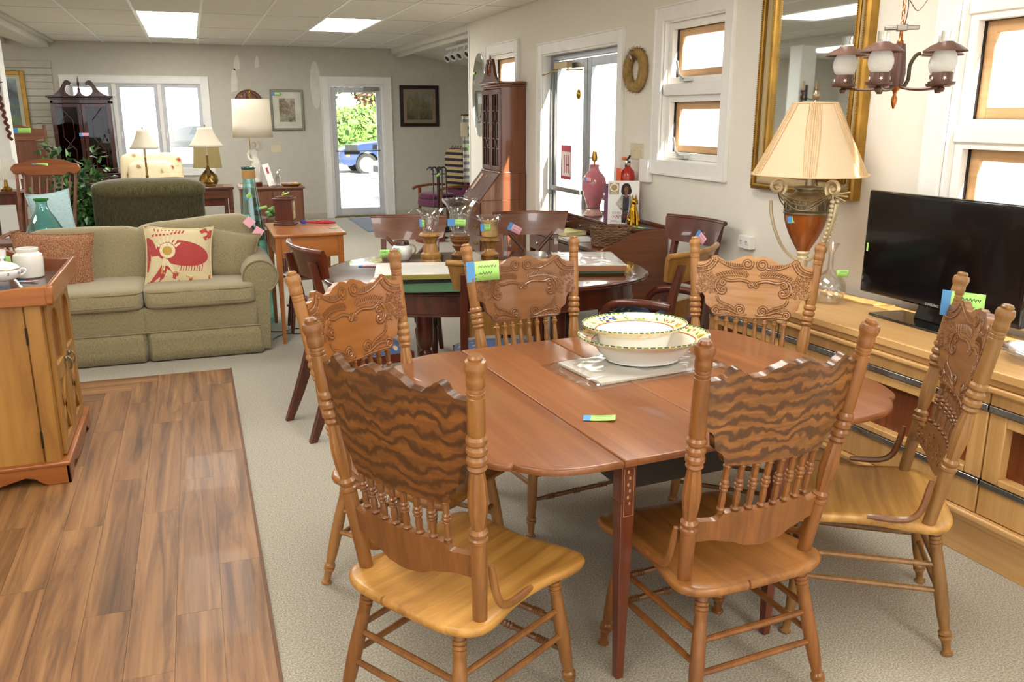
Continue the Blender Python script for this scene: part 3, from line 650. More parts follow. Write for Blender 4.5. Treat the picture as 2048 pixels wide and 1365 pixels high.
for x, y in ((-.40,-.60), (.175,-.60), (-.40,.57), (.31,.57)): 
    lg = ob('leg', legm, None, tb, .002, (x, y, 0))
    if (x, y) == (-.40,-.60):
        inl = M()
        for a, b in (((-.016,.56),(-.016,.71)), ((.016,.56),(.016,.71)), ((-.016,.56),(.016,.56))): inl.tube([(a[0],-.0255,a[1]), (b[0],-.0255,b[1])], .0008, 4)
        for k in range(6): inl.ball((.003*(-1)**k, -.0258, .60+.02*k), (.004,.0008,.006), 6, 4)
        ob('inlay', inl, plain('inlay_light', 'b98a55', .4), lg, kind='stuff', label='pale inlaid line and bellflower')
ap = M().box((-.375,-.612,.64), (.15,-.592,.722)).box((-.375,.592,.64), (.15,.612,.722)).box((-.41,-.575,.64), (-.39,.575,.722)).box((.165,-.575,.64), (.185,.575,.722))
ob('apron', ap, m_blackw, tb, label='black painted apron')
br = M()
for y in (-.3, .3): br.box((-.60,y-.02,.66), (-.41,y+.02,.724)).box((.185,y-.02,.66), (.6,y+.02,.724))
ob('leaf_support', br, m_blackw, tb)
def table_pt(wx, wy):
    a = -TR; dx, dy = wx-TL[0], wy-TL[1]; return (dx*cos(a)-dy*sin(a), dx*sin(a)+dy*cos(a))
tg = thing('price_tag', 'green price tag with blue tape lying on the bare cherry tabletop', 'price tag', (1.115, 2.36, zt_+.001), radians(-28)); note(tg, (0,0,0), (1,0,0), (0,1,0), .085, .05)
# placemats in a plastic bag, and two fruit-painted bowls
pm_ = thing('placemat_pack', 'white woven placemats in a clear plastic bag under the bowls', 'placemats', (1.56, 2.87, zt_+.001), radians(8))
ob('placemat', M().box((-.27,-.155,0), (.27,.155,.012)), fabric('mat_weave', 'd9d5c8', 'f2efe6', 160, (1,6,1), .8, .25), pm_, .003)
bg = M(); rr_ = random.Random(9)
bg.grid(lambda a, b: (-.34+.66*a, -.19+.37*b, .0145+.004*noise.noise(V((a*9, b*9, 1)))+(-.012 if a < .06 or a > .97 or b < .06 or b > .94 else 0)*1.0), 44, 28)
ob('plastic_bag', bg, glass('bag_film', (.97,.97,.97), .10, .55, .12), pm_)
def bowl_paint():
    w = N('bowl_rim_paint'); v = w.coords(); a = w.noise(v, 34, 3, .6, .5)
    c = w.ramp(a, [(.3,'e7d79a'),(.45,'f4ecc9'),(.58,'f1c879'),(.66,'f6eed2'),(.78,'cfd9a0')]); w.col(c); return w.set(.12, 0, .5)
m_bowlw = plain('glazed_white', 'f3f2ee', .1, 0, .5, vary=.01); m_rim = bowl_paint()
m_gr = plain('leaf_green_glaze','5d8a3c',.15,0,.5); m_gd = plain('dark_green_glaze','2c5a4a',.15,0,.5); m_bl = plain('grape_blue_glaze','4a55b8',.15,0,.5,vary=.3); m_ye = plain('pear_yellow_glaze','e3b53a',.15,0,.5,vary=.15); m_re = plain('cherry_red_glaze','c8552c',.15,0,.5); m_navy = plain('plum_navy_glaze','2b3568',.15,0,.5)
def bowl(label, loc, a, b, h, foot, rim, rz):
    t = thing('serving_bowl', label, 'bowl', loc, rz, 'fruit-painted serving bowls'); n = 56
    def el(s, z, off=0): return [((a*s+off)*cos(2*pi*j/n), (b*s+off)*sin(2*pi*j/n), z) for j in range(n)]
    wall = .006; ri = 1-rim
    ob('body', M().loft([el(foot*.2,.004), el(foot*.92,.004), el(foot*.95,0), el(foot,0), el(foot,.008), el(foot+(ri-foot)*.55,h*.36), el(ri*.97,h*.74), el(ri,h*.85), el(ri-.012,h*.86), el(ri*.93,h*.72), el(foot+(ri-foot)*.4,h*.33), el(foot*.9,.014), el(foot*.2,.014)]), m_bowlw, t, ang=60)
    def R(th, s, off=0):
        k = ri + (1-ri)*s; z = h*.86 + (h*.14)*s + .012*s*s; return (a*k*cos(th), b*k*sin(th), z+off)
    rimo = ob('rim', M().loft([[R(2*pi*j/n, 0) for j in range(n)], [R(2*pi*j/n, .5) for j in range(n)], [R(2*pi*j/n, 1) for j in range(n)], [R(2*pi*j/n, 1.02, -.006) for j in range(n)], [R(2*pi*j/n, .5, -.008) for j in range(n)], [R(2*pi*j/n, 0, -.008) for j in range(n)]], True, False), m_rim, t, ang=60)
    def f(u, v): return R(u, v, .0012)
    g1, g2, bl, ye, re, nv = M(), M(), M(), M(), M(), M()
    k = 0
    for j in range(64):                                             # border of little triangles
        th = 2*pi*j/64; d = 2*pi/64
        (g2 if j % 3 == 0 else g1).add([R(th,.97,.0014), R(th+d,.97,.0014), R(th+d/2,.80,.0016)], [(0,1,2)])
        (g1 if j % 2 else g2).add([R(th,1.03,-.005), R(th+d*.7,1.03,-.005), R(th+d*.7,1.0,.001), R(th,1.0,.001)], [(0,1,2,3)])
    rd = random.Random(int(a*1000))
    for th0 in (1.95, 5.1):
        for q in range(17): bl.disc(th0+rd.uniform(-.20,.20), rd.uniform(.16,.72), .035, .085, f, 8, nr=2)
    for th0, mm in ((1.15, ye), (3.3, ye), (4.2, re), (6.1, ye)): mm.disc(th0, .45, .13, .27, f, 16)
    for th0 in (1.22, 3.37, 6.16): nv.disc(th0, .38, .07, .18, f, 12)
    for th0 in (.35, .45, .25, 2.75, 2.85, 4.6): re.disc(th0, rd.uniform(.3,.65), .035, .10, f, 10)
    for q in range(26):
        th = 2*pi*q/26+rd.uniform(-.08,.08); g1.ribbon([(th,.2),(th+.06,.42),(th+.10,.62)], [.003,.03,.004], f)
    re.ribbon([(2*pi*j/60, .04) for j in range(61)], .035, f)
    for mm, mt in ((g1,m_gr),(g2,m_gd),(bl,m_bl),(ye,m_ye),(re,m_re),(nv,m_navy)): ob('painted_fruit', mm, mt, rimo, kind='stuff')
    return t
bowl('larger fruit-painted serving bowl, the lower of the stacked pair on the drop-leaf table', (1.60, 2.90, zt_+.0205), .262, .215, .088, .56, .22, radians(-8))
bowl('smaller fruit-painted serving bowl nested on top of the larger one', (1.585, 2.95, zt_+.0355), .212, .175, .108, .58, .27, radians(-8))
# ---------------- pale oak credenza ----------------
m_pale = wood('pale_oak', 'b5854a', 'd9ae72', 'Z', .38, 40, .05, .2, contrast=(.3,.7)); m_palex = wood('pale_oak_along', 'bd8c50', 'dcb378', 'X', .36, 36, .04, .25, contrast=(.3,.7))
m_rose = wood('rosewood_panel', '3f180c', '9a5228', 'Z', .3, 26, .05, .3, contrast=(.32,.66), rnd=True)
m_strip = plain('chrome_strip', 'b9bcbd', .18, .95)
m_gap = plain('shadow_gap', '2c1c10', .9)
cr = thing('credenza', 'long pale oak credenza with dark rosewood panels and chrome strips, carrying the television', 'credenza', (2.745, 2.27, 0), radians(92.8))
J = [-.75, 0, 1.20, 1.79]
ob('top', M().box((J[0],-.50,.755), (J[-1],.052,.79)), m_palex, cr, .005); ob('top_moulding', M().box((J[0],-.48,.725), (J[-1],.034,.755)), m_palex, cr, .006); ob('top_moulding', M().box((J[0],-.46,.700), (J[-1],.044,.725)), m_palex, cr, .008)
ob('carcass', M().box((J[0]+.01,-.47,.15), (J[-1]-.01,-.06,.70)), m_pale, cr); ob('plinth', M().box((J[0]+.02,-.45,0), (J[-1]-.02,-.005,.15)), m_palex, cr, .003); ob('base_moulding', M().box((J[0],-.46,.145), (J[-1],.012,.172)), m_palex, cr, .008); ob('base_moulding', M().box((J[0],-.46,.172), (J[-1],.034,.20)), m_palex, cr, .008)
for a, b in zip(J, J[1:]):
    wide = b-a
    d = ob('drawer', M().box((a+.004,-.06,.647), (b-.004,.016,.698)), m_pale, cr, .003); ob('chrome_pull', M().box((a+.004,-.02,.620), (b-.004,.020,.646)), m_strip, d, .003)
    fr = M().box((a+.004,-.06,.345), (a+.075,.010,.615)).box((b-.075,-.06,.345), (b-.004,.010,.615)).box((a+.075,-.06,.575), (b-.075,.010,.615)).box((a+.075,-.06,.345), (b-.075,.014,.372))
    dr = ob('door_frame', fr, m_pale, cr, .004); k = 0; x = a+.075
    rnd = random.Random(int(a*100)+3)
    while x < b-.076:
        w = min(rnd.uniform(.07,.13), b-.075-x); ob('rosewood_panel', M().box((x,-.055,.372), (x+w-.0012,-.030+rnd.uniform(-.002,.002),.575)), m_rose, dr, .001); x += w
    d = ob('drawer', M().box((a+.004,-.06,.203), (b-.004,.010,.318)), m_pale, cr, .003); ob('chrome_pull', M().box((a+.004,-.02,.319), (b-.004,.016,.343)), m_strip, d, .003)
# television
m_tvb = plain('gloss_black', '0a0a0b', .12, 0, .5); m_screen = plain('tv_screen', '050507', .16, 0, .18)
tv = thing('television', 'flat black television with glossy bezel standing on the pale oak credenza', 'television', (3.03, 2.885, .79), radians(92.0))
ob('foot', M().prism([(x*.26+cx, y*.10) for x, y, cx in [(-1,-1,.02),(1,-1,-.02),(1,.9,0),(.8,1,0),(-.8,1,0),(-1,.9,0)]], 0, .012, lambda u, v, d: (u, v+.01, d)), m_tvb, tv, .004)
ob('neck', M().taper((0,-.02,.012), (.09,.02), (0,-.03,.12), (.07,.015)), m_tvb, tv, .004)
W, Hh, zb = .435, .49, .075
ob('bezel', M().box((-W,-.045,zb), (W,-.002,zb+Hh)).box((-W*.6,-.075,zb+.08), (W*.6,-.045,zb+Hh-.08)), m_tvb, tv, .008)
ob('screen', M().box((-W+.018,-.004,zb+.030), (W-.018,-.0005,zb+Hh-.018)), m_screen, tv)
word('SAMSUNG', .016, plain('logo_silver','c8ccd0',.3,.3), tv, (0,-.0012,zb+.015), (pi/2, 0, pi))
st = ob('energy_sticker', M().box((W-.03,-.001,zb+.20), (W-.02,.0008,zb+.24)), m_tagg, tv)
# glass decanter and cut-glass dish
m_clear = glass('clear_glass', (.98,.98,.97), .07, .65)
dc = thing('decanter', 'round-bellied clear glass decanter with green tag on the credenza beside the urn lamp', 'decanter', (2.93, 3.44, .791))
ob('body', M().lathe([(.045,0),(.06,.004),(.078,.03),(.086,.065),(.083,.095),(.066,.125),(.036,.148),(.017,.165),(.0135,.20),(.013,.245),(.018,.258),(.026,.272),(.036,.288),(.039,.295),(.034,.296),(.016,.262),(.010,.24),(.010,.17),(.03,.146),(.062,.12),(.08,.09),(.082,.065),(.074,.03),(.055,.012),(.0,.010)], 28, cap=False), m_clear, dc)
note(dc, (.0,-.05,.135), (.94,-.34,0), (0,0,1), .055, .035, taped=False, lines=1)
ds = thing('cut_glass_dish', 'cut-glass crystal dish at the near end of the credenza', 'dish', (2.97, 2.27, .791))
dm = M().lathe([(.06,0),(.07,.004),(.10,.012),(.135,.03),(.155,.042),(.156,.046),(.135,.038),(.10,.02),(.06,.010),(0,.010)], 48, cap=False)
for i, p in enumerate(dm.v):
    r = hypot(p[0], p[1])
    if r > .08 and (i % 48) % 2: dm.v[i] = (p[0]*.965, p[1]*.965, p[2]-.003)
ob('body', dm, glass('crystal', (.95,.93,.95), .22, .8), ds, ang=10)
# tall urn lamp
m_pew = plain('antique_silver', 'a3957a', .3, .85, vary=.3); m_champ = plain('champagne_gold', 'e0d3b0', .38, .4, vary=.1); m_amber = wood('amber_glaze', '70300e', 'b36423', 'Z', .18, 22, .1, .5)
m_shade = shade_cloth('peach_shade', 'f6dfbc', .45)
la = thing('urn_lamp', 'tall lamp with amber urn body, silver scroll handles and pleated peach shade', 'lamp', (2.90, 3.62, .79))
ob('base', M().box((-.075,-.075,0), (.075,.075,.03)).lathe([(.07,.03),(.07,.045),(.05,.06),(.035,.075),(.03,.10),(.026,.15),(.03,.19)], 24), m_champ, la, .004)
ob('urn_body', M().lathe([(.026,.225),(.034,.24),(.055,.275),(.078,.32),(.096,.365),(.106,.40),(.108,.425)], 32), m_amber, la)
cm = M().lathe([(.022,.185),(.032,.192),(.033,.203),(.026,.21),(.028,.218),(.034,.226),(.03,.24)], 24); ob('collar', cm, m_champ, la)
sh = M().lathe([(.112,.424),(.114,.43),(.110,.436),(.114,.441),(.108,.447),(.110,.49),(.112,.50),(.098,.512),(.078,.523),(.062,.533),(.058,.542),(.066,.548),(.074,.552),(.074,.557),(.05,.562),(.02,.566),(.016,.60),(.016,.64)], 40); ob('shoulder', sh, m_pew, la)
lf_ = M()
for k in range(20):
    a = 2*pi*k/20; c, s_ = cos(a), sin(a)
    lf_.tube([(.1105*cos(a+da), .1105*sin(a+da), z) for da, z in [(-.12,.45),(-.12,.47),(-.06,.488),(0,.494),(.06,.488),(.12,.47),(.12,.45)]], .0022, 5)
ob('leaf_band', lf_, m_pew, la, kind='stuff')
for k, a in enumerate((radians(160), radians(280), radians(40))):
    c, s_ = cos(a), sin(a)
    def rad(r, z, off=0): return (r*c - off*s_, r*s_ + off*c, z)
    pts = [(.03,.19),(.06,.205),(.11,.26),(.15,.34),(.175,.42),(.183,.49)]
    hb = M().tube([rad(r, z) for r, z in smooth_line([p+(0,) for p in pts] and [(p[0],p[1],0) for p in pts], 5) and [(q[0],q[1]) for q in smooth_line([(p[0],p[1],0) for p in pts], 5)]], .013, 6, flat=.6)
    sp_ = spiral(.155, .560, .048, .014, -2.0 if False else -1.9, -1.35, 26)
    hb.tube([rad(r, z) for r, z in sp_], .011, 6, flat=.8); hb.ball(rad(.155,.557), .013, 8, 6)
    ob('handle', hb, m_champ if k < 2 else m_pew, la)
    if k == 1:
        lv = M(); lv.tube([rad(.155,.53), rad(.168,.45), rad(.15,.36), rad(.12,.27)], .003, 5)
        for q in range(11):
            t = q/10; r = .166-.045*t*t; z = .50-.22*t
            for sd in (-1, 1): lv.ball(rad(r+.004, z, sd*.016), (.013,.013,.011), 8, 5)
        ob('laurel_spray', lv, m_champ, la, kind='stuff')
rp = M()
for a0, a1 in ((160,280),(280,400),(40,160)):
    for dz, rr0 in ((.035,.0),(.06,.0),(.085,.0)):
        pts = []
        for i in range(19):
            t = i/18; a = radians(a0+(a1-a0)*t); r = .115 + .035*abs(2*t-1)**2; pts.append((r*cos(a), r*sin(a), .535 - dz*4*t*(1-t)))
        rp.tube(pts, [.0035 if i % 2 else .0026 for i in range(19)], 6)
ob('rope_swag', rp, m_pew, la)
ts = M(); a = radians(280)
for da, dz in ((-.25,.02),(0,0),(.2,-.02)): ts.tube([(.15*cos(a), .15*sin(a), .53), (.15*cos(a)+.085*cos(a+1.2+da), .15*sin(a)+.085*sin(a+1.2+da), .52+dz*1.2)], .004, 5)
ob('rope_tail', ts, m_champ, la)
def pleated(u, v):
    th = 2*pi*u; n8 = 6; ph = (th*n8/(2*pi)) % 1.0; d = min(ph, 1-ph); fw = .09+.15*v       # 6 panels; pleat fans at the ribs, wider at the top
    r = .105 + (.287-.105)*(1-v)
    pl = (.5+.5*cos(2*pi*d/fw*4))*.007*(1 if d < fw else 0)*(.5+.5*v); th += radians(-9)
    fl = r*(1-.03*(1-cos(2*pi*ph))/2)
    return ((fl+pl)*cos(th), (fl+pl)*sin(th), .622+.345*v)
shd = ob('lamp_shade', M().grid(pleated, 360, 8), m_shade, la, ang=70)
pt_ = M()
for k in range(6):
    for q in (-3,-2,-1,0,1,2,3):
        pts = []
        for i in range(7):
            v = i/6; u_ = (k + q/3*(.085+.15*v)*.98)/6; x, y, z = pleated(u_ % 1.0, v); r_ = hypot(x, y); e = (r_+.0018)/r_; pts.append((x*e, y*e, z))
        pt_.tube(pts, .0021, 5)
ob('pleat_fold', pt_, shade_cloth('peach_fold', 'd9b98c', .25), shd, kind='stuff')
for r, z in ((.287,.622),(.106,.967)):
    ob('shade_trim', M().tube([((r*(1-.03*(1-cos(6*2*pi*k/96+radians(54)))/2)+.0015)*cos(2*pi*k/96), (r*(1-.03*(1-cos(6*2*pi*k/96+radians(54)))/2)+.0015)*sin(2*pi*k/96), z) for k in range(96)], .005, 6, True), m_shade, shd)
hp = M().tube([(0,0,.63),(.0,.0,.66)], .012, 8)
for s in (-1,1): hp.tube([(0,0,.64),(s*.05,0,.72),(s*.05,0,.86),(0,0,.955)], .0022, 5)
for k in range(3): aa = 2*pi*k/3; hp.tube([(0,0,.955),(.104*cos(aa),.104*sin(aa),.962)], .002, 4)
ob('harp', hp, m_brass, la)
ob('finial', M().lathe([(.008,.955),(.014,.972),(.010,.98),(.018,.99),(.020,1.005),(.015,1.02),(.012,1.026),(.016,1.034),(.010,1.044)], 10), m_pew, la)
tgp = note(la, (-.110,-.022,.385), (.75,-.66,0), (.03,.05,1), .062, .032, lines=2)
one('lamp_cord', M().tube(smooth_line([(3.02,3.58,.796),(3.04,3.42,.795),(3.07,3.30,.795),(3.12,3.28,.795),(3.15,3.22,.80)], 6), .003, 6), plain('cord_gold','c4a94a',.5), 'thin gold lamp cord lying on the credenza behind the decanter', 'cord')

# ---------------- things on the right wall ----------------
m_gilt = plain('gilt_frame', 'b58a3c', .34, .7, vary=.22, bump=.2, bscale=90); m_linen = fabric('linen_liner', 'a38c62', 'bfa97c', 400, (1,1,1), .7, .3); m_mirror = plain('mirror_silver', 'e6eaea', .02, 1, vary=0)
mr = thing('wall_mirror', 'tall gilt-framed wall mirror with linen liner, hanging behind the urn lamp', 'mirror', (XW, 4.085, 1.265))
def moulding(o0, o1, x0, x1, z1=1.35, w=.445):
    m = M(); a, b = w-o0, w-o1
    frame = [(-a,o0,a,z1-o0)]
    def q(y0, z0, y1, z1_, y2, z2, y3, z3, xo, xi):
        m.add([(-.002,y0,z0),(-.002,y1,z1_),(-xi,y2,z2),(-xo,y3,z3)], [(0,1,2,3)])
    oy = [(-a,o0),(a,o0),(a,z1-o0),(-a,z1-o0)]; iy = [(-b,o1),(b,o1),(b,z1-o1),(-b,z1-o1)]
    n = 7; rings = []
    for k in range(n+1):
        t = k/n; h = x0 + (x1-x0)*t + .010*sin(pi*t); oo = o0+(o1-o0)*t; c = w-oo; rings.append([(-h,-c,oo),(-h,c,oo),(-h,c,z1-oo),(-h,-c,z1-oo)])
    rings = [[(-.001,)+p[1:] for p in rings[0]]] + rings + [[(-.001,)+p[1:] for p in rings[-1]]]
    return m.loft(rings, True, False)
fr_ = ob('frame', moulding(0, .035, .05, .058), m_gilt, mr, ang=30); ob('liner', moulding(.036, .082, .040, .034), m_linen, mr, ang=30); ob('inner_frame', moulding(.083, .112, .040, .030), m_gilt, mr, ang=30); ob('inner_frame', moulding(.113, .124, .026, .022), m_gilt, mr, ang=30)
bd = M()
for o_, h in ((.022,.068),(.100,.048)):
    c = .445-o_; L_ = []
    k = 0
    while k*.012 < 1.35-2*o_:
        for s in (-1,1): bd.box((-h-.003, s*c-.004, o_+k*.012), (-h+.004, s*c+.004, o_+k*.012+.008))
        k += 1
    k = 0
    while -c+k*.012 < c: bd.box((-h-.003, -c+k*.012, o_-.004), (-h+.004, -c+k*.012+.008, o_+.004)); k += 1
ob('beading', bd, m_gilt, mr, kind='stuff')
ob('mirror_glass', M().box((-.020,-.325,.12), (-.016,.325,1.23)), m_mirror, mr)
wr = thing('wreath', 'straw wreath with a small pink tag, hanging between the glass door and the window', 'wreath', (XW-.03, 6.13, 2.03))
wm = M(); rw = random.Random(4)
wm.tube([(0, .128*cos(2*pi*k/40), .128*sin(2*pi*k/40)) for k in range(40)], .034, 9, True)
for k in range(900):
    a = rw.uniform(0, 2*pi); p = rw.uniform(0, 2*pi); R_ = .128+.034*cos(p); x = -.034*sin(p); l = rw.uniform(.012,.03); d = rw.uniform(-.6,.6)
    c = V((x, R_*cos(a), R_*sin(a))); t_ = V((rw.uniform(-.3,.3), -sin(a)+d*cos(a), cos(a)+d*sin(a))).normalized(); nrm = V((-sin(p), cos(p)*cos(a), cos(p)*sin(a)))
    s_ = t_.cross(nrm).normalized()*.0022; c += nrm*.003
    wm.add([tuple(c-t_*l-s_), tuple(c+t_*l-s_+nrm*.004), tuple(c+t_*l+s_+nrm*.004), tuple(c-t_*l+s_)], [(0,1,2,3)])
ob('straw_ring', wm, wood('straw', '8a6a38', 'c9a866', 'X', .8, 60, .4, 0), wr); note(wr, (-.042,.02,.09), (-.1,-.9,-.35), (0,.4,.9), .07, .03, m_tagp, .3, 1)
sp = thing('switch_plate', 'ivory four-gang light switch plate beside the window', 'switch', (XW, 6.115, 1.425)); ob('plate', M().box((-.008,-.105,-.062), (0,.105,.062)), m_outlet, sp, .003)
for k in range(4): y = -.069+.046*k; ob('toggle', M().box((-.010,y-.006,-.014), (-.007,y+.006,.014)).box((-.018,y-.004,0), (-.008,y+.004,.010)), m_outlet, sp)
ot = thing('wall_outlet', 'white surface-mounted double power outlet on the wall left of the urn lamp', 'outlet', (XW, 4.57, .925)); ob('box', M().box((-.045,-.062,-.04), (0,.062,.04)), m_white, ot, .004)
for y in (-.028,.028):
    so = ob('socket', M().lathe([(.017,0),(.017,.004)], 16).xf(Matrix.Translation((-.045,y,0)) @ rotm('Y', -pi/2)), plain('socket_white','e4e2da',.4), ot); ob('slot', M().box((-.0505,y-.008,.002), (-.049,y-.005,.010)).box((-.0505,y+.005,.002), (-.049,y+.008,.010)).box((-.0505,y-.002,-.011), (-.049,y+.002,-.006)), m_black, so)
cb = one('conduit_box', M().box((-.05,-.12,-.085), (0,.01,.085)), m_white, 'white surface wiring box on the wall below the switch plate', 'wiring box', (XW, 5.97, 1.29), 0, .004)
m_red = plain('extinguisher_red','b5281c',.3,0,.4)
fe = thing('fire_extinguisher', 'red fire extinguisher with orange tag hanging on the wall behind the standing book', 'fire extinguisher', (XW-.085, 6.10, .92))
ob('cylinder', M().lathe([(.05,0),(.06,.01),(.06,.32),(.05,.36),(.025,.385),(.02,.40)], 20), m_red, fe); ob('valve', M().lathe([(.02,.395),(.024,.42),(.016,.44)], 10).tube([(0,0,.42),(-.03,-.03,.40)], .012, 6), m_chrome, fe)
ob('lever', M().tube([(0,.01,.44),(-.02,-.07,.475)], .009, 6).tube([(0,.01,.425),(-.02,-.07,.43)], .008, 6), m_black, fe); ob('tag', M().box((-.065,-.02,.27), (-.063,.06,.38)), plain('tag_orange','ee6a3a',.7), fe); ob('seal', M().ball((0,.06,.45), (.02,.035,.015), 8, 6), plain('seal_orange','f0773c',.5), fe)
# ---------------- chandelier ----------------
m_choc = plain('chocolate_metal','5a3d33',.45,.3,.1); m_copper = plain('copper','a86a3c',.28,.95); m_opal = shade_cloth('opal_glass','fbfbf9',.5); m_olive = plain('olive_metal','4a3f28',.4,.5); m_tinw = plain('shade_white_inside','e9e4df',.5)
CX, CY = 2.505, 2.68
ch = thing('chandelier', 'brown metal chandelier with oil-lamp style shades hanging by a chain above the credenza', 'chandelier', (CX, CY, 1.772))
ob('stem', M().lathe([(.022,.03),(.026,.045),(.03,.08),(.027,.11),(.024,.15),(.020,.183),(.012,.186)], 18), m_choc, ch); ob('finial', M().lathe([(.003,-.05),(.010,-.03),(.012,-.012),(.006,.0),(.008,.012),(.020,.024),(.022,.034)], 12), m_copper, ch)
ob('stem_top', M().lathe([(.012,.185),(.013,.192),(.007,.20),(.006,.232),(.010,.236)], 10), m_copper, ch)
ob('hanger_bar', M().box((-.06,-.009,.232), (.06,.009,.248)).box((-.018,-.018,.228), (.018,.018,.252)).xf(rotm('Z', radians(-35))), plain('hanger_steel','8d857c',.3,.9), ch, .003)
ck = M()
for k in range(38):
    z = .255+.019*k; m1 = Matrix.Translation((0,0,z)) @ rotm('Z', pi/2*(k % 2)); ck.join(M().tube([(.0065*cos(2*pi*j/10), 0, .0125*sin(2*pi*j/10)) for j in range(10)], .0018, 5, True), m1)
ob('chain', ck, m_copper, ch, kind='stuff')
wi = M(); wi.tube(smooth_line([(.006,0,.95),(.02,.01,.50),(.012,0,.38),(.02,.0,.30),(.0,.0,.20)], 5), .002, 5); wi.tube(smooth_line([(.02,0,.34),(.04,-.02,.30),(.055,-.03,.31),(.07,-.04,.34)], 5), .0015, 5); wi.tube(smooth_line([(.02,0,.38),(.045,-.02,.345),(.065,-.03,.36)], 5), .0015, 5)
ob('wire', wi, m_choc, ch)
ab = radians(-43)
hk = M().tube(smooth_line([(.03,-.01,.03),(.045,-.012,.06),(.045,-.012,.10),(.052,-.015,.125),(.065,-.02,.145),(.078,-.025,.15)], 5), .007, 6); ob('hook', hk, m_olive, ch)
cups = []
for k in range(5):
    a = ab + radians(180) + 2*pi*k/5; c, s_ = cos(a), sin(a); r = .185
    ar = M().tube(smooth_line([(.015*c,.015*s_,.03),(.06*c,.06*s_,.022),(.12*c,.12*s_,.02),(r*c,r*s_,.028)], 5), .005, 6); arm = ob('arm', ar, m_choc, ch)
    o = (r*c, r*s_, .028)
    cu_ = ob('cup', M().lathe([(.01,-.02),(.014,-.008),(.006,0),(.040,.003),(.045,.006),(.047,.015),(.044,.015),(.042,.008),(.034,.007),(.036,.044),(.034,.048),(.01,.048)], 20, o=o), m_choc, ch)
    sm = M()
    for q in range(5):
        b = a + 2*pi*q/5 + .5
        P_ = [(0.0075*(1 if i % 2 else .42)*cos(pi/5*i+.3), .0075*(1 if i % 2 else .42)*sin(pi/5*i+.3)) for i in range(10)]
        f = lambda u, v, d, b=b, o=o: (o[0]+(.0365+d)*cos(b)-u*sin(b), o[1]+(.0365+d)*sin(b)+u*cos(b), o[2]+.027+v)
        sm.prism(P_, 0, .0012, f)
    ob('star', sm, plain('star_tin','e0d9d0',.4), cu_, kind='stuff')
    ob('globe', M().lathe([(.026,.046),(.037,.056),(.044,.078),(.044,.092),(.038,.112),(.028,.126),(.026,.132)], 20, o=o), m_opal, ch)
    ob('shade', M().lathe([(.026,.152),(.028,.148),(.05,.138),(.074,.121),(.075,.117),(.073,.118),(.049,.133),(.026,.142)], 28, o=o, cap=False), m_choc, ch); ob('chimney', M().lathe([(.019,.13),(.020,.188),(.0185,.188),(.0175,.13)], 16, o=o, cap=False), m_clear, ch)
# ---------------- oval mahogany table with its chairs ----------------
m_mah = wood('mahogany_top', '2c130c', '5a2b1b', 'X', .16, 34, .05, .5); m_mahd = wood('mahogany', '34140c', '6d2f1b', 'Z', .28, 40, .05, .35); m_mahb = wood('mahogany_brown', '4a2516', '7d472c', 'X', .26, 40, .05, .3)
m_goldw = wood('worn_gold_back', '6e4a1e', 'b08345', 'Z', .35, 30, .15, .2)
T2 = (1.65, 5.03); t2 = thing('oval_table', 'dark mahogany oval dining table holding the candle holders and wrapped boxes', 'table', (T2[0], T2[1], 0), radians(-12))
def sup(a, b, k=2.45, n=80): return [(a*abs(cos(t))**(2/k)*(1 if cos(t) > 0 else -1), b*abs(sin(t))**(2/k)*(1 if sin(t) > 0 else -1)) for t in [2*pi*i/n for i in range(n)]]
def shell(rs): return M().loft([[(x, y, z) for x, y in sup(a, b)] for a, b, z in rs])
ob('top', shell([(.95,.67,.742),(.985,.705,.745),(.998,.718,.752),(1.0,.72,.758),(.993,.713,.763),(.998,.718,.768),(.992,.712,.773),(.97,.69,.775)]), m_mah, t2, ang=50)
ob('apron', shell([(.90,.62,.62),(.905,.625,.625),(.905,.625,.742),(.90,.62,.743)]), m_mahd, t2); ob('bead', shell([(.90,.62,.612),(.915,.635,.616),(.915,.635,.626),(.90,.62,.630)]), m_mahd, t2)
lp = [(.02,0),(.03,.02),(.022,.05),(.03,.10),(.034,.3),(.045,.52),(.03,.56),(.045,.60),(.05,.66),(.05,1)]
for x, y in ((-.40,-.30),(.40,-.30),(-.40,.30),(.40,.30)): ob('leg', M().lathe(lp, 14, (x,y,0), (x,y,.63)), m_mahd, t2)
def blue():
    w = N('blue_dotted_seat'); v = w.coords((1,1,.3)); vo = w.n('ShaderNodeTexVoronoi', feature='F1', distance='EUCLIDEAN'); vo.inputs['Scale'].default_value = 15; vo.inputs['Randomness'].default_value = .12; w.l(v, vo.inputs['Vector'])
    f = w.noise(w.coords(), 500, 2); base = w.ramp(f, [(.35,'2b3a5c'),(.65,'48608c')]); w.col(w.mix(w.ramp(vo.outputs['Distance'], [(.17,(1,1,1)),(.21,(0,0,0))]), base, 'b09a72')); w.bump(f, .2, .002); return w.set(.85, 0, 0, .2, .2)
m_blue = blue()
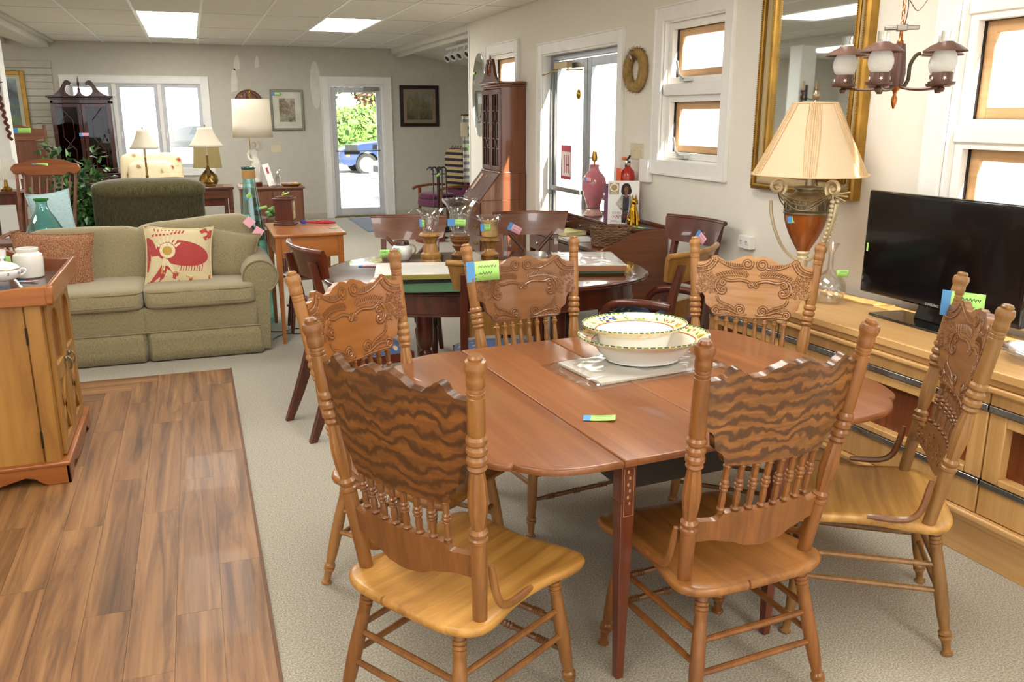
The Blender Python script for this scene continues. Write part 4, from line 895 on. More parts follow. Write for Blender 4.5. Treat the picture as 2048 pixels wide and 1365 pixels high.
def klismos(name, label, loc, rz, mat_rail, mat_post, zt=1.0, w=.27, kind='x', arms=False, tagp=None):
    t = thing(name, label, 'chair', (loc[0], loc[1], 0), radians(rz), 'mahogany chairs around the oval table'); zs = .45; lean = .10
    def B(u, z, d): # back surface: u across, z height, d towards the front
        f = (z-zs)/(zt-zs); return (u, -lean*f*f*.9 - .01 - .035 + .055*(u/w)**2 + d, z)
    zb = zt-.165
    pr_ = M().columns([w*(-1+i/14) for i in range(29)], lambda u: zb+.02*(abs(u)/w)**6, lambda u: zt-.012, 4, lambda u, z, d: B(u*(.86+.14*min(1,(z-zb)/(zt-zb))), z, d), .022)
    ro = [(B(w*(-1+i/14)*1.0, zt-.008, .004)) for i in range(29)]
    top = ob('top_rail', pr_, mat_rail, t, ang=50); ob('rail_roll', M().tube(ro, .016, 10), mat_rail, top)
    for s in (-1, 1):
        p = [(s*.205,-.15,0),(s*.195,-.07,.2),(s*.19,.0,.42),(s*.19,-.012,.52),(s*.19,-.045,.75),(s*.192,-.095+.0,zt-.06)]
        p = [(q[0],q[1]-.012,q[2]) for q in p]; P_ = smooth_line(p, 5); m = M(); rings = []
        for i, (x, y, z) in enumerate(P_):
            k = i/(len(P_)-1); hx = .016+.004*sin(pi*k); hy = .020+.012*sin(pi*min(1,k*1.3)); rings.append([(x-hx,y-hy,z),(x+hx,y-hy,z),(x+hx,y+hy,z),(x-hx,y+hy,z)])
        ob('back_post', m.loft(rings), mat_post, t, .003)
        ob('leg', M().lathe([(.014,0),(.020,.02),(.016,.06),(.021,.3),(.026,.7),(.02,.76),(.028,.80),(.026,.9),(.028,1)], 12, (s*.205,.40,0), (s*.205,.40,.40)), mat_post, t)
    ob('seat_frame', M().prism([(-.215,0),(.215,0),(.235,.435),(-.235,.435)], .375, .43, lambda u, v, d: (u, v, d)), mat_post, t, .004)
    rd = M()
    for k in range(5): rd.box((-.225,.433,.383+.009*k), (.225,.440,.388+.009*k))
    ob('reeding', rd, mat_post, t, kind='stuff')
    ob('seat', M().grid(lambda a, b: ((a-.5)*(.42+.05*b)*(1-.04*(2*b-1)**4), .012+.415*b*(1-.0*a), .43+.058*(1-(2*a-1)**4)**.6*(1-(2*b-1)**4)**.6), 20, 18), m_blue, t, ang=80)
    if kind == 'x':
        x = M()
        for s in (-1, 1): x.tube([B(-s*.17, .50, .012), B(0, .66, .012), B(s*.17, zb+.02, .012)], .014, 8)
        x.ball(B(0,.665,.02), (.03,.012,.03), 12, 6); ob('cross_splat', x, mat_post, t)
    ob('lower_rail', M().columns([-.175+.35*i/12 for i in range(13)], lambda u: .585+.02*(1-(u/.175)**2), lambda u: .725 if kind != 'x' else .62, 2, lambda u, z, d: B(u, z, d), .02), mat_rail, t)
    if arms:
        for s in (-1, 1):
            a = M().tube(smooth_line([(s*.20,-.05,.70),(s*.235,.08,.71),(s*.25,.22,.70),(s*.25,.30,.67),(s*.25,.335,.61),(s*.25,.30,.565),(s*.25,.262,.59),(s*.25,.275,.625)], 6), .02, 10, flat=1.1); ob('arm', a, mat_post, t)
            ob('arm_post', M().lathe([(.018,0),(.024,.2),(.014,.35),(.022,.6),(.016,1)], 12, (s*.232,.29,.42), (s*.25,.30,.565)), mat_post, t)
    if tagp: note(t, B(tagp[0], zt-.125, .026), (-1,.1,tagp[1]), (tagp[1],-.15,1), .085, .055, m_tagp, .3, 2)
    return t
klismos('dining_chair', 'mahogany chair with curved top rail on the far side, behind the candle holders', (1.385,5.98), 160, m_mahb, m_mahd, 1.0, .275)
klismos('dining_chair', 'mahogany chair on the far side with a slanted pink tag, beside the tall secretary', (2.30,5.92), 166.6, m_mahb, m_mahd, 1.0, .28, tagp=(.165,-.55))
klismos('dining_chair', 'dining chair with worn golden back and blue seat, behind the green-tagged carved chair', (1.42,4.10), -14, m_goldw, m_mahd, .995, .275, 'rail')
klismos('dining_chair', 'dining armchair with worn golden back and scrolled arms, nearest the pale credenza end', (2.47,4.09), 31.8, m_goldw, m_mahd, .995, .285, 'rail', True)
klismos('dining_chair', 'dark mahogany chair with pink tag standing against the wall by the window', (3.0,4.92), 102, m_mahd, m_mahd, 1.04, .27, 'rail', tagp=(-.02,-.6))
klismos('dining_chair', 'dark mahogany chair at the table end next to the small wooden end table', (.585,4.66), -78, m_mahd, m_mahd, 1.03, .27, 'rail')
# things lying on it
ZT = .776
m_marb = plain('marble_board', 'e9e7df', .25, 0, .2, vary=.06); m_olv = plain('olive_edge', '8d7f38', .6)
bx = thing('game_board_box', 'flat white-topped board with olive edges lying on the oval table', 'box', (1.20, 4.87, ZT), radians(-13))
ob('lid', M().box((-.27,-.20,.022), (.27,.20,.05)), m_olv, bx, .003); ob('top_sheet', M().box((-.268,-.198,.05), (.268,.198,.056)), m_marb, bx, .002); ob('base', M().box((-.255,-.185,0), (.265,.19,.022)), plain('dark_box','1d1a1c',.5), bx)
note(bx, (.22,-.10,.058), (1,.2,0), (-.2,1,0), .06, .04, taped=False, lines=0)
pk = thing('picture_box', 'shrink-wrapped shallow box with orange-brown sides on the right half of the oval table', 'box', (2.26, 4.86, ZT), radians(-16))
ob('box', M().box((-.20,-.26,.018), (.20,.26,.052)), plain('box_side','a5683e',.5), pk, .003); ob('top_print', M().box((-.198,-.258,.052), (.198,.258,.055)), plain('box_top','f3efe8',.5,vary=.1), pk)
ob('shrink_wrap', M().grid(lambda a, b: (-.245+.50*a, -.30+.60*b, max(.003, .0575+.003*noise.noise(V((a*12,b*12,3)))-.045*max(0, (abs(a-.5)-.40)/.1)**1-.045*max(0,(abs(b-.5)-.43)/.07))), 36, 36), bpy.data.materials['bag_film'], pk)
ob('green_base', M().box((-.15,-.24,0), (.19,.22,.018)), plain('green_felt','2f5a35',.9), pk)
one('felt_pad', M().loft([[(x,y,z) for x, y in sup(.50,.13,3,40)] for z in (0,.003)]), plain('green_felt_pad','2d5233',.95), 'thin green felt pad under the flat white board on the oval table', 'pad', (1.335, 4.50, ZT), radians(-12))
tgq = thing('price_tag', 'pink price tag with blue tape lying on the left end of the oval table', 'price tag', (.93, 5.35, ZT), radians(-15)); note(tgq, (0,0,0), (1,0,0), (0,1,0), .10, .05, m_tagp, .3, 2)
m_hg = glass('hurricane_glass', (.98,.985,.985), .07, .5); m_carv = wood('gold_brown_carved', '6b3b14', 'c59a55', 'Z', .4, 26, .3, .15); m_carvd = wood('brown_carved', '5d3416', 'a06d3a', 'Z', .4, 26, .3, .15); m_wax = plain('candle_wax', 'e0b878', .5, vary=.15)
def hurricane(label, loc, zb, base, cup, mat, tagside=None, candle=0):
    t = thing('hurricane_candle_holder', label, 'candle holder', (loc[0], loc[1], ZT), 0, 'hurricane candle holders on the oval table'); o = ob('base', M().lathe(base, 28), mat, t)
    bd = M(); R = max(r for r, h in base if h > zb-.05); nb = 34
    for k in range(nb): a = 2*pi*k/nb; bd.ball(((R+.001)*cos(a), (R+.001)*sin(a), zb-.022), .0055, 6, 4)
    ob('bead_rim', bd, mat, o, kind='stuff')
    th = .0025; ob('glass_cup', M().lathe([(r, zb+h) for r, h in cup] + [(r-th, zb+h) for r, h in cup[::-1]], 36, cap=False), m_hg, t)
    if candle: cd_ = ob('candle', M().lathe([(.05,zb+.002),(.053,zb+.01),(.053,zb+candle),(.046,zb+candle-.004),(.01,zb+candle-.012)], 20), m_wax, t); ob('wick', M().tube([(0,0,zb+candle-.014),(.003,0,zb+candle+.008)], .0015, 5), m_black, cd_)
    if tagside: note(t, tagside[0], tagside[1], (0,0,1), tagside[2], .045, None, .5, 1)
    return t
cup1 = [(.02,0),(.045,.004),(.052,.03),(.054,.06),(.057,.09),(.068,.118),(.087,.138),(.089,.141)]
hurricane('shorter candle holder with gold-brown carved foot and clear flared glass, beside the white jar', (1.375,5.33), .205, [(.066,0),(.068,.015),(.06,.03),(.066,.045),(.062,.065),(.05,.075),(.045,.11),(.038,.13),(.044,.14),(.047,.16),(.06,.175),(.068,.182),(.068,.19),(.06,.20),(.02,.205)], cup1, m_carv, ((-.062,-.02,.24), (.3,-.9,0), .05))
hurricane('tallest candle holder with brown turned foot and large flared glass', (1.64,5.555), .15, [(.06,0),(.064,.012),(.05,.025),(.036,.04),(.045,.055),(.06,.075),(.05,.085),(.066,.105),(.066,.118),(.055,.125),(.062,.138),(.055,.148),(.02,.15)], [(.02,0),(.05,.004),(.062,.04),(.066,.10),(.072,.145),(.09,.185),(.115,.215),(.119,.225),(.12,.232)], m_carvd, ((-.062,-.03,.21), (.75,-.65,0), .10))
hurricane('candle holder with a tan pillar candle in its glass, right of the tallest one', (1.83,5.50), .13, [(.06,0),(.062,.015),(.04,.03),(.032,.05),(.045,.075),(.05,.09),(.066,.11),(.066,.12),(.02,.13)], cup1, m_carv, ((-.055,-.03,.175), (.9,-.4,0), .05), .105)
jr = thing('sugar_jar', 'white glazed jar with brown dripped rim and a green price tag on the oval table', 'jar', (1.235,5.54,ZT))
ob('body', M().lathe([(.045,0),(.05,.006),(.064,.035),(.068,.06),(.063,.085),(.05,.098),(.02,.098)], 26), m_bowlw, jr); ob('neck', M().lathe([(.051,.092),(.05,.118),(.047,.124),(.01,.126)], 26), plain('brown_drip','5b3016',.12,0,.4,vary=.5), jr); ob('handle', M().tube(smooth_line([(.06,-.01,.03),(.085,-.02,.05),(.08,-.02,.09),(.05,-.01,.10)], 5), .006, 6), plain('handle_glaze','b79f78',.2), jr)
p = note(jr, (-.155,-.05,.028), (.99,-.15,0), (0,0,1), .13, .052, None, .0, 0, taped=False); word("Gray's Pottery", .017, m_ink, p, (-.10,-.0605,.066), (pi/2,0,radians(-8.6))); word("$20", .020, m_ink, p, (-.09,-.062,.045), (pi/2,0,radians(-8.6)))
ob('tape', M().grid(lambda a, b: (.0695*cos(radians(205+40*a)), .0695*sin(radians(205+40*a)), .02+.065*b), 6, 1), m_tape, jr)

# ---------------- writing desk by the glass door ----------------
m_wal = wood('walnut_desk', '3b1d12', '6b3a24', 'Y', .3, 34, .05, .3); m_walx = wood('walnut_side', '54291a', '84502f', 'X', .3, 30, .05, .3)
dk = thing('writing_desk', 'walnut writing desk with sloping side and small knobbed drawers by the glass door', 'desk', (2.69, 5.56, 0))
L_, D_ = 1.42, .545
prof = [(0,.12),(0,.745)] + smooth_line([(0,.75,0),(.05,.765,0),(.16,.80,0),(.27,.85,0),(.34,.875,0)], 4)[1:] if False else [(0,.12),(0,.752),(.02,.765),(.08,.785),(.16,.815),(.23,.85),(.29,.872),(.36,.882),(D_,.888),(D_,.12)]
for y in (0, L_-.022): ob('side_panel', M().prism(prof, y, y+.022, lambda u, v, d: (u, d, v)), m_walx, dk, .003)
for x in (.02, D_-.05):
    for y in (.02, L_-.05): ob('leg', M().taper((x+.015,y+.015,0), (.013,.013), (x+.015,y+.015,.14), (.019,.019)), m_walx, dk)
ob('work_surface', M().box((-.02,.022,.725), (D_,L_-.022,.75)), m_wal, dk, .004); ob('back_panel', M().box((D_-.012,.022,.15), (D_,L_-.022,.90)), m_wal, dk)
ob('apron', M().box((.01,.022,.58), (D_-.012,L_-.022,.725)), m_wal, dk); ob('shelf_top', M().box((.28,.022,.872), (D_-.012,L_-.022,.89)), m_wal, dk, .003); ob('gallery', M().box((D_-.022,.022,.89), (D_-.008,L_-.022,.915)), m_walx, dk, .004)
for k in range(5):
    y0 = .03+.272*k; f = ob('drawer', M().box((.30,y0,.758), (.50,y0+.264,.866)), m_wal, dk, .003); ob('knob', M().lathe([(.006,0),(.005,.012),(.011,.018),(.009,.026),(.002,.028)], 12).xf(Matrix.Translation((.30,y0+.132,.812)) @ rotm('Y', -pi/2)), m_chrome, f)
for k in range(3):
    y0 = .03+.455*k; f = ob('drawer', M().box((-.012,y0,.59), (.012,y0+.445,.715)), m_wal, dk, .003); ob('knob', M().lathe([(.007,0),(.006,.012),(.013,.02),(.003,.03)], 12).xf(Matrix.Translation((-.012,y0+.22,.652)) @ rotm('Y', -pi/2)), m_chrome, f)
lw_ = m_walx
m_pink = plain('pink_glaze', 'd07f8c', .15, 0, .5, vary=.12)
pl = thing('pink_lamp', 'pink glazed lamp base with brass socket and no shade, on the writing desk', 'lamp', (3.07, 6.50, .891))
ob('foot', M().lathe([(.075,0),(.08,.01),(.075,.022),(.065,.035),(.056,.05),(.052,.062)], 28), plain('pink_foot','e8b8b2',.2,0,.4,vary=.25), pl); ob('foot_band', M().lathe([(.052,.058),(.058,.066),(.052,.076)], 28), plain('dull_band','8a7468',.35,.5), pl)
ob('body', M().lathe([(.050,.072),(.06,.10),(.082,.17),(.098,.24),(.100,.275),(.092,.31),(.07,.342),(.05,.36),(.040,.375),(.037,.40),(.042,.415),(.034,.42)], 32), m_pink, pl)
ob('socket', M().lathe([(.008,.415),(.008,.44),(.022,.45),(.024,.475),(.019,.50),(.017,.52),(.012,.522)], 14).tube([(.02,0,.47),(-.045,.01,.47)], .004, 6), m_brass, pl); note(pl, (-.095,-.045,.285), (.6,-.8,0), (0,.1,1), .05, .035, m_tagp, .35, 0)
# books standing on the desk
def book(label, loc, rz, w, h, d, cov, spine):
    t = thing('book', label, 'book', loc, rz); ob('pages', M().box((-w/2+.003,-d/2+.003,.003), (w/2-.004,d/2-.003,h-.003)), plain('page_paper','efe9dc',.9), t)
    c = M().box((-w/2,-d/2,0), (w/2,-d/2+.003,h)).box((-w/2,d/2-.003,0), (w/2,d/2,h)).box((-w/2,-d/2,0), (-w/2+.003,d/2,h)); ob('cover', c, cov, t, .001); ob('spine_print', M().box((-w/2-.0006,-d/2+.004,.01), (-w/2,d/2-.004,h-.01)), spine, t); return t
m_cov = plain('cover_white','f4f3f1',.25,0,.2,vary=.01); m_skin = plain('printed_skin','8a5636',.4); m_hair = plain('printed_hair','2a1a14',.5); m_grey = plain('printed_cardigan','c9c5bd',.5); m_tan = plain('cover_gold','b6995a',.4)
bk = book('white book lettered HAPPINESS with a woman in grey cardigan on its cover', (3.05,5.93,.891), radians(-24), .235, .325, .035, m_cov, plain('spine_mauve','a67f96',.4))
def CF(u, v, d=.0006): return (u, -.0175-d, v)
f1 = lambda u, v: CF(u, v, .0008); f2 = lambda u, v: CF(u, v, .0011); f3 = lambda u, v: CF(u, v, .0014)
pc = ob('cover_print', M().box((-.108,-.0182,.225), (-.035,-.0175,.312)), m_tan, bk)
word('O', .088, m_cov, bk, CF(-.072,.273,.001), (pi/2,0,0)); word('THE OPRAH', .010, m_cov, bk, CF(-.072,.239,.001), (pi/2,0,0)); word('MAGAZINE', .010, m_cov, bk, CF(-.072,.230,.001), (pi/2,0,0))
hr = M().disc(.018,.268,.036,.042,f1,18); hr.disc(.0,.25,.02,.03,f1,12).disc(.04,.25,.02,.028,f1,12); ob('printed_hair', hr, m_hair, bk, kind='stuff')
bd_ = M().ribbon([(.0,.215),(-.045,.155),(-.02,.12)], [.015,.013,.010], f1).ribbon([(.035,.215),(.065,.16),(.06,.12)], [.016,.014,.012], f1).ribbon([(-.005,.22),(-.012,.17),(-.012,.12)], [.014,.012,.012], f1).ribbon([(.04,.22),(.045,.17),(.047,.12)], [.012,.012,.012], f1); ob('printed_cardigan', bd_, m_grey, bk, kind='stuff')
ob('printed_top', M().ribbon([(.018,.215),(.018,.16),(.018,.10)], [.022,.024,.022], f2).ribbon([(.016,.10),(.010,.05),(.004,.01)], [.022,.020,.016], f1), plain('printed_black','2c2a2c',.3), bk, kind='stuff')
ob('printed_skin', M().disc(.019,.262,.0165,.024,f3,14).ribbon([(.019,.245),(.019,.215)], .009, f2).disc(.019,.215,.015,.012,f3,10).ribbon([(-.022,.12),(-.004,.108)], .007, f2), m_skin, bk, kind='stuff'); ob('printed_face', M().disc(.013,.268,.0025,.0016,lambda u, v: CF(u,v,.0017),8).disc(.025,.268,.0025,.0016,lambda u, v: CF(u,v,.0017),8).ribbon([(.013,.251),(.019,.2485),(.025,.251)], .0018, lambda u, v: CF(u,v,.0017)), m_hair, bk, kind='stuff')
m_olt = plain('print_olive','8f7a3f',.5); m_cr = plain('print_crimson','a3263e',.5)
word("O'S BIG BOOK OF", .023, m_olt, bk, CF(-.0,.085,.0016), (pi/2,0,0), sx=.9); word('HAPPINESS', .040, m_cr, bk, CF(0,.056,.0016), (pi/2,0,0), sx=.84); word('THE BEST OF', .008, m_olt, bk, CF(-.07,.028,.001), (pi/2,0,0)); word('ADVICE AND ESSAYS', .008, m_olt, bk, CF(-.06,.018,.001), (pi/2,0,0))
book('thin purple magazine book standing behind the white one on the desk', (3.04,5.985,.891), radians(-24), .225, .30, .03, plain('cover_purple','7b4a6b',.4), plain('spine_purple','6a3a5c',.4))
m_gold = plain('polished_gold','c79a2e',.14,1,vary=.1)
gs = thing('gold_figurine', 'shiny gold seated animal figurine in front of the standing book', 'figurine', (3.09,5.84,.891), radians(-20))
gm_ = M().lathe([(.012,0),(.045,.004),(.046,.02),(.040,.05),(.034,.09),(.026,.13),(.020,.155),(.021,.17),(.012,.185)], 18, sy=.85); gm_.ball((.008,-.008,.178), (.026,.03,.024), 14, 10).tube([(.012,-.02,.178),(.02,-.055,.168)], [.016,.009], 10); gm_.lathe([(.008,0),(.005,.02),(.001,.034)], 8, o=(-.008,.004,.195)).lathe([(.008,0),(.005,.02),(.001,.034)], 8, o=(.018,.004,.195)); gm_.tube([(.02,-.03,.11),(.025,-.045,.05),(.028,-.05,.003)], [.011,.009,.011], 8).tube([(-.015,-.03,.11),(-.018,-.045,.05),(-.018,-.05,.003)], [.011,.009,.011], 8).ball((-.03,.0,.035), (.022,.035,.034), 10, 8).ball((.034,.0,.035), (.022,.035,.034), 10, 8)
ob('figure', gm_, m_gold, gs, kind='stuff')
# wicker basket
m_wick = wood('wicker', '55382a', '9a7454', 'X', .7, 40, .3, 0)
bs = thing('wicker_basket', 'oval brown wicker basket on the desk surface', 'basket', (2.89,5.76,.751), radians(-24)); H_, a_, b_ = .135, .155, .10
for s_ in range(10):
    z = .010+.0125*s_; k = 1+.10*(s_/10); n = 96; ob('weave_strand', M().tube([((a_*k+.004*(1 if (i//3+s_) % 2 else -1))*cos(2*pi*i/n), (b_*k+.004*(1 if (i//3+s_) % 2 else -1))*sin(2*pi*i/n), z+.002*sin(i*1.7+s_)) for i in range(n)], .0066, 5, True), m_wick, bs)
st_ = M()
for i in range(32): a = 2*pi*i/32; st_.tube([(a_*.98*cos(a), b_*.98*sin(a), .004), (a_*1.09*cos(a), b_*1.09*sin(a), H_)], .004, 5)
ob('stake', st_, m_wick, bs, kind='stuff'); rm_ = M()
for ph in (0, pi): rm_.tube([((a_*1.11+.006*cos(i*.9+ph))*cos(2*pi*i/80), (b_*1.11+.006*cos(i*.9+ph))*sin(2*pi*i/80), H_+.004+.006*sin(i*.9+ph)) for i in range(80)], .006, 5, True)
ob('braided_rim', rm_, m_wick, bs, kind='stuff'); ob('floor', M().loft([[(a_*.97*cos(2*pi*i/40), b_*.97*sin(2*pi*i/40), z) for i in range(40)] for z in (0,.008)]), m_wick, bs)
def leafpad(name, label, cat, loc, rz, w, h, d, mt, edge=None):
    t = thing(name, label, cat, loc, rz); ob('pages', M().box((-w/2+.003,-h/2+.003,.0015), (w/2-.003,h/2-.003,d-.0015)), plain('paper_block','f1e7b8' if edge else 'eeeeec',.9), t); ob('cover', M().box((-w/2,-h/2,d-.0015), (w/2,h/2,d)).box((-w/2,-h/2,0), (w/2,h/2,.0015)), mt, t); return t
leafpad('book', 'yellow-covered book lying on the desk behind the basket', 'book', (2.84,6.50,.751), .2, .20, .26, .03, plain('cover_yellow','d8cf62',.4), True)
leafpad('papers', 'loose white papers lying on the desk left of the basket', 'papers', (2.80,6.16,.751), -.1, .22, .30, .004, plain('paper_sheet','eff1f3',.7))
tg5 = thing('price_tag', 'green price tag with blue tape lying on the desk shelf end', 'price tag', (3.10,5.63,.891), .2); note(tg5, (0,0,0), (-.2,1,0), (-1,-.2,0), .10, .05, None, .35, 1)

# ---------------- tall secretary and oval mirror ----------------
m_sec = wood('secretary_wood', '562a14', '98572c', 'Z', .25, 30, .05, .4)
sc_ = thing('secretary', 'tall mahogany secretary with slant front, lattice glass doors and broken pediment', 'secretary', (XW-.012, 8.84, 0)); hw = .315
ob('lower_case', M().box((-.49,-hw,.08), (0,hw,.84)).prism([(-.49,.84),(0,.84),(0,1.11),(-.275,1.11)], -hw, hw, lambda u, v, d: (u, d, v)), m_sec, sc_, .004)
ob('base_moulding', M().box((-.505,-hw-.012,.02), (0,hw+.012,.10)), m_sec, sc_, .008)
lid = ob('slant_lid', M().prism([(-.500,.845),(-.488,.84),(-.278,1.105),(-.290,1.112)], -hw+.02, hw-.02, lambda u, v, d: (u, d, v)), m_mahd, sc_, .003); ob('lock_plate', M().box((-.012,-.018,-.002), (.012,.018,.004)).xf(Matrix.Translation((-.325,.0,1.07)) @ rotm('Y', radians(-51.6))), m_brass, lid)
ob('price_tag', M().box((-.10,-.035,0), (.10,.035,.002)).xf(Matrix.Translation((-.375,.17,1.008)) @ rotm('Y', radians(-51.6))), plain('tag_tan','d9b8a4',.8), sc_)
for k in range(4):
    z0 = .12+.178*k; d = ob('drawer', M().box((-.502,-hw+.02,z0), (-.485,hw-.02,z0+.165)), m_mahd, sc_, .004)
    for s in (-1,1): ob('bail_pull', M().tube([(-.503,s*.16-.04,z0+.09),(-.520,s*.16-.035,z0+.07),(-.520,s*.16+.035,z0+.07),(-.503,s*.16+.04,z0+.09)], .004, 6).box((-.506,s*.16-.05,z0+.075), (-.502,s*.16+.05,z0+.105)), m_brass, d)
ob('upper_case', M().box((-.26,-hw+.02,1.11), (0,-hw+.04,1.98)).box((-.26,hw-.04,1.11), (0,hw-.02,1.98)).box((-.26,-hw+.04,1.96), (0,hw-.04,1.98)).box((-.02,-hw+.04,1.11), (0,hw-.04,1.96)).box((-.25,-hw+.04,1.11), (0,hw-.04,1.13)).box((-.24,-hw+.04,1.55), (-.02,hw-.04,1.565)), m_sec, sc_, .003)
ob('waist_moulding', M().box((-.285,-hw+.005,1.105), (.0,hw-.005,1.13)), m_sec, sc_, .008); ob('cornice', M().box((-.275,-hw+.005,1.98), (0,hw-.005,2.005)).box((-.295,-hw-.015,2.005), (0,hw+.015,2.03)), m_sec, sc_, .008)
for s in (-1,1):
    a, b = (-hw+.025, -.003) if s < 0 else (.003, hw-.025); d = ob('door', frame_rect(M(), 'X', -.278, -.258, a, b, 1.135, 1.95, .045), m_mahd, sc_, .003); ob('pane', M().box((-.267,a+.04,1.17), (-.264,b-.04,1.91)), glass('dark_cabinet_glass',(.35,.33,.32),.03,.25), d)
    c = (a+b)/2; mu = M()
    for z0, z1 in ((1.18,1.36),(1.46,1.62),(1.74,1.90)):
        for y in (-.045,.045): mu.box((-.273,c+y-.006,z0), (-.262,c+y+.006,z1))
    for z0, z1 in ((1.36,1.46),(1.62,1.74)):
        for y in (-1,1): mu.tube([(-.268,c+y*.045,z0),(-.268,c-y*.045,z1)], .006, 6)
    for z in (1.36,1.46,1.62,1.74):
        mu.box((-.273,a+.04,z-.005), (-.262,c-.045,z+.005)).box((-.273,c+.045,z-.005), (-.262,b-.04,z+.005))
    ob('lattice', mu, m_mahd, d, kind='stuff'); ob('escutcheon', M().box((-.281,-.012 if s < 0 else .006,1.52), (-.277,-.006 if s < 0 else .012,1.58)), m_brass, d)
def swan(s, y0=0.0):
    p = smooth_line([(.33,0,0),(.25,.012,0),(.17,.07,0),(.125,.16,0),(.095,.215,0),(.062,.225,0),(.045,.20,0)], 5); q = smooth_line([(.055,.175,0),(.07,.16,0),(.072,.12,0),(.055,.075,0),(.03,.055,0),(.012,.05,0)], 5)
    return [(s*u, v) for u, v, _ in p] + [(s*u, v) for u, v, _ in q] + [(s*.012, 0)]
for s in (-1,1): ob('pediment', M().prism(swan(s), -.29, -.262, lambda u, v, d: (d, u*.98, 2.03+v)), m_mahd, sc_, .003); ob('rosette', M().ball((-.292, s*.06, 2.215), (.012,.026,.026), 12, 8), m_mahd, sc_)
ob('pediment', M().box((-.29,-.014,2.03), (-.262,.014,2.085)), m_mahd, sc_); ob('finial', M().lathe([(.014,0),(.02,.02),(.010,.035),(.022,.06),(.026,.085),(.014,.11),(.010,.125),(.014,.15),(.010,.19),(.002,.215)], 12, o=(-.276,0,2.085)), plain('finial_wood','8a4a28',.4), sc_)
om = thing('oval_mirror', 'frameless oval mirror with a faceted edge hanging on the wall beside the secretary', 'mirror', (XW, 10.10, 1.925)); n = 56
ob('mirror_glass', M().loft([[(-x, .265*k*cos(2*pi*i/n), .475*k*sin(2*pi*i/n)) for i in range(n)] for k, x in ((.98,.004),(1,.006),(1,.010),(.92,.016),(.5,.016),(.02,.016))]), m_mirror, om, ang=15)
note(om, (-.018,.20,.24), (0,-1,0), (0,0,1), .09, .03, None, .0, 0, taped=False)
# ---------------- soft furniture helpers ----------------
def sgn(x, e): return (abs(x)**e)*(1 if x >= 0 else -1)
def super_(c, r, e1=.3, e2=.3, n=40, m=20, wob=0, seed=0):
    rings = []
    for i in range(m+1):
        t = -pi/2 + pi*min(max(i/m, .004), .996); ring = []
        for j in range(n):
            a = 2*pi*j/n; p = V((r[0]*sgn(cos(t), e1)*sgn(cos(a), e2), r[1]*sgn(cos(t), e1)*sgn(sin(a), e2), r[2]*sgn(sin(t), e1)))
            if wob: p *= 1 + wob*noise.noise(V((p.x*4+seed, p.y*4, p.z*4)))
            ring.append((c[0]+p.x, c[1]+p.y, c[2]+p.z))
        rings.append(ring)
    return M().loft(rings)
def pil_front(w, h, t):
    def f(u, v, s=1, off=0):
        k = 1 + .06*abs(u)**3*abs(v)**3; b = max(0, (1-u*u))**.55*max(0, (1-v*v))**.55
        return (u*w/2*(k - .05*(1-abs(u))*0 - .04*(1-v*v)*abs(u)**4), -s*(t/2*b*(1+.12*noise.noise(V((u*2.2, v*2.2, s*3))))+off), v*h/2*(k - .04*(1-u*u)*abs(v)**4))
    return f
def pillow(name, label, loc, w, h, t, rot, mt, deco=None):
    o = thing(name, label, 'cushion', loc); o.rotation_euler = rot; f = pil_front(w, h, t); m = M(); N_ = 18
    m.grid(lambda a, b: f(2*a-1, 2*b-1, 1), N_, N_); m.grid(lambda a, b: f(2*a-1, 2*b-1, -1), N_, N_); body = ob('body', m, mt, o, ang=80)
    ed = [f(-1+2*i/14, -1, 0) for i in range(14)] + [f(1, -1+2*i/14, 0) for i in range(14)] + [f(1-2*i/14, 1, 0) for i in range(14)] + [f(-1, 1-2*i/14, 0) for i in range(14)]
    ob('piping', M().tube(ed, .006, 6, True), mt, o)
    return o, f, body
def fab(name, a, b, s=120, vert=True, big=None): return fabric(name, a, b, s, (1.6,1.6,.18) if vert else (1,1,1), .95, .3, .36, .64, big)
m_sofa = fab('sofa_chenille', '776d4f', 'a09475', 330); m_sofal = fab('sofa_chenille_light', '857a5b', 'ab9f80', 330)
# ---------------- sofa ----------------
sf = thing('sofa', 'olive tan chenille two-seat sofa with rolled arms and pleated skirt beyond the plank floor', 'sofa', (-.42, 6.40, 0))
ob('base', M().box((-.76,0,.20), (.76,.80,.385)), m_sofa, sf, .02)
sk = M()
def skirt(u):
    pts = []; n = 60
    for i in range(n+1):
        x = -.765+1.53*i/n; d = .0
        if abs(x) < .012: d = -.025
        pts.append((x, -.012 - d*1.0))
    return pts
rings = []
for z, fl in ((.215,0),(.15,.006),(.08,.012),(.012,.02)):
    ring = [(x*(1+fl*.8), y-fl + (.03 if abs(x) < .02 else 0)*(1 if z < .2 else 0), z) for x, y in skirt(0)]; ring += [(.775+fl,.0+.05,z),(.785+fl,.8,z)]; ring = [(-.785-fl,.8,z),(-.775-fl,.05,z)] + ring; rings.append(ring)
ob('skirt', M().loft(rings, False, False), m_sofa, sf).modifiers.new('thick','SOLIDIFY').thickness = .008
ob('skirt_seam', M().tube([(-.765,-.013,.215),(.765,-.013,.215)], .006, 6), m_sofa, sf); ob('welt', M().tube([(0,-.003,.22),(0,-.003,.385)], .004, 5), m_sofa, sf)
for s in (-1, 1):
    c = ob('seat_cushion', super_((s*.378,.30,.455), (.377,.335,.082), .28, .2, 48, 20, .03, s), m_sofal, sf, ang=80)
    for z in (.50,.415): ob('piping', M().tube([(s*.378+.372*sgn(cos(a),.2), .30+.333*sgn(sin(a),.2), z) for a in [2*pi*i/60 for i in range(60)]], .0055, 6, True), m_sofa, c)
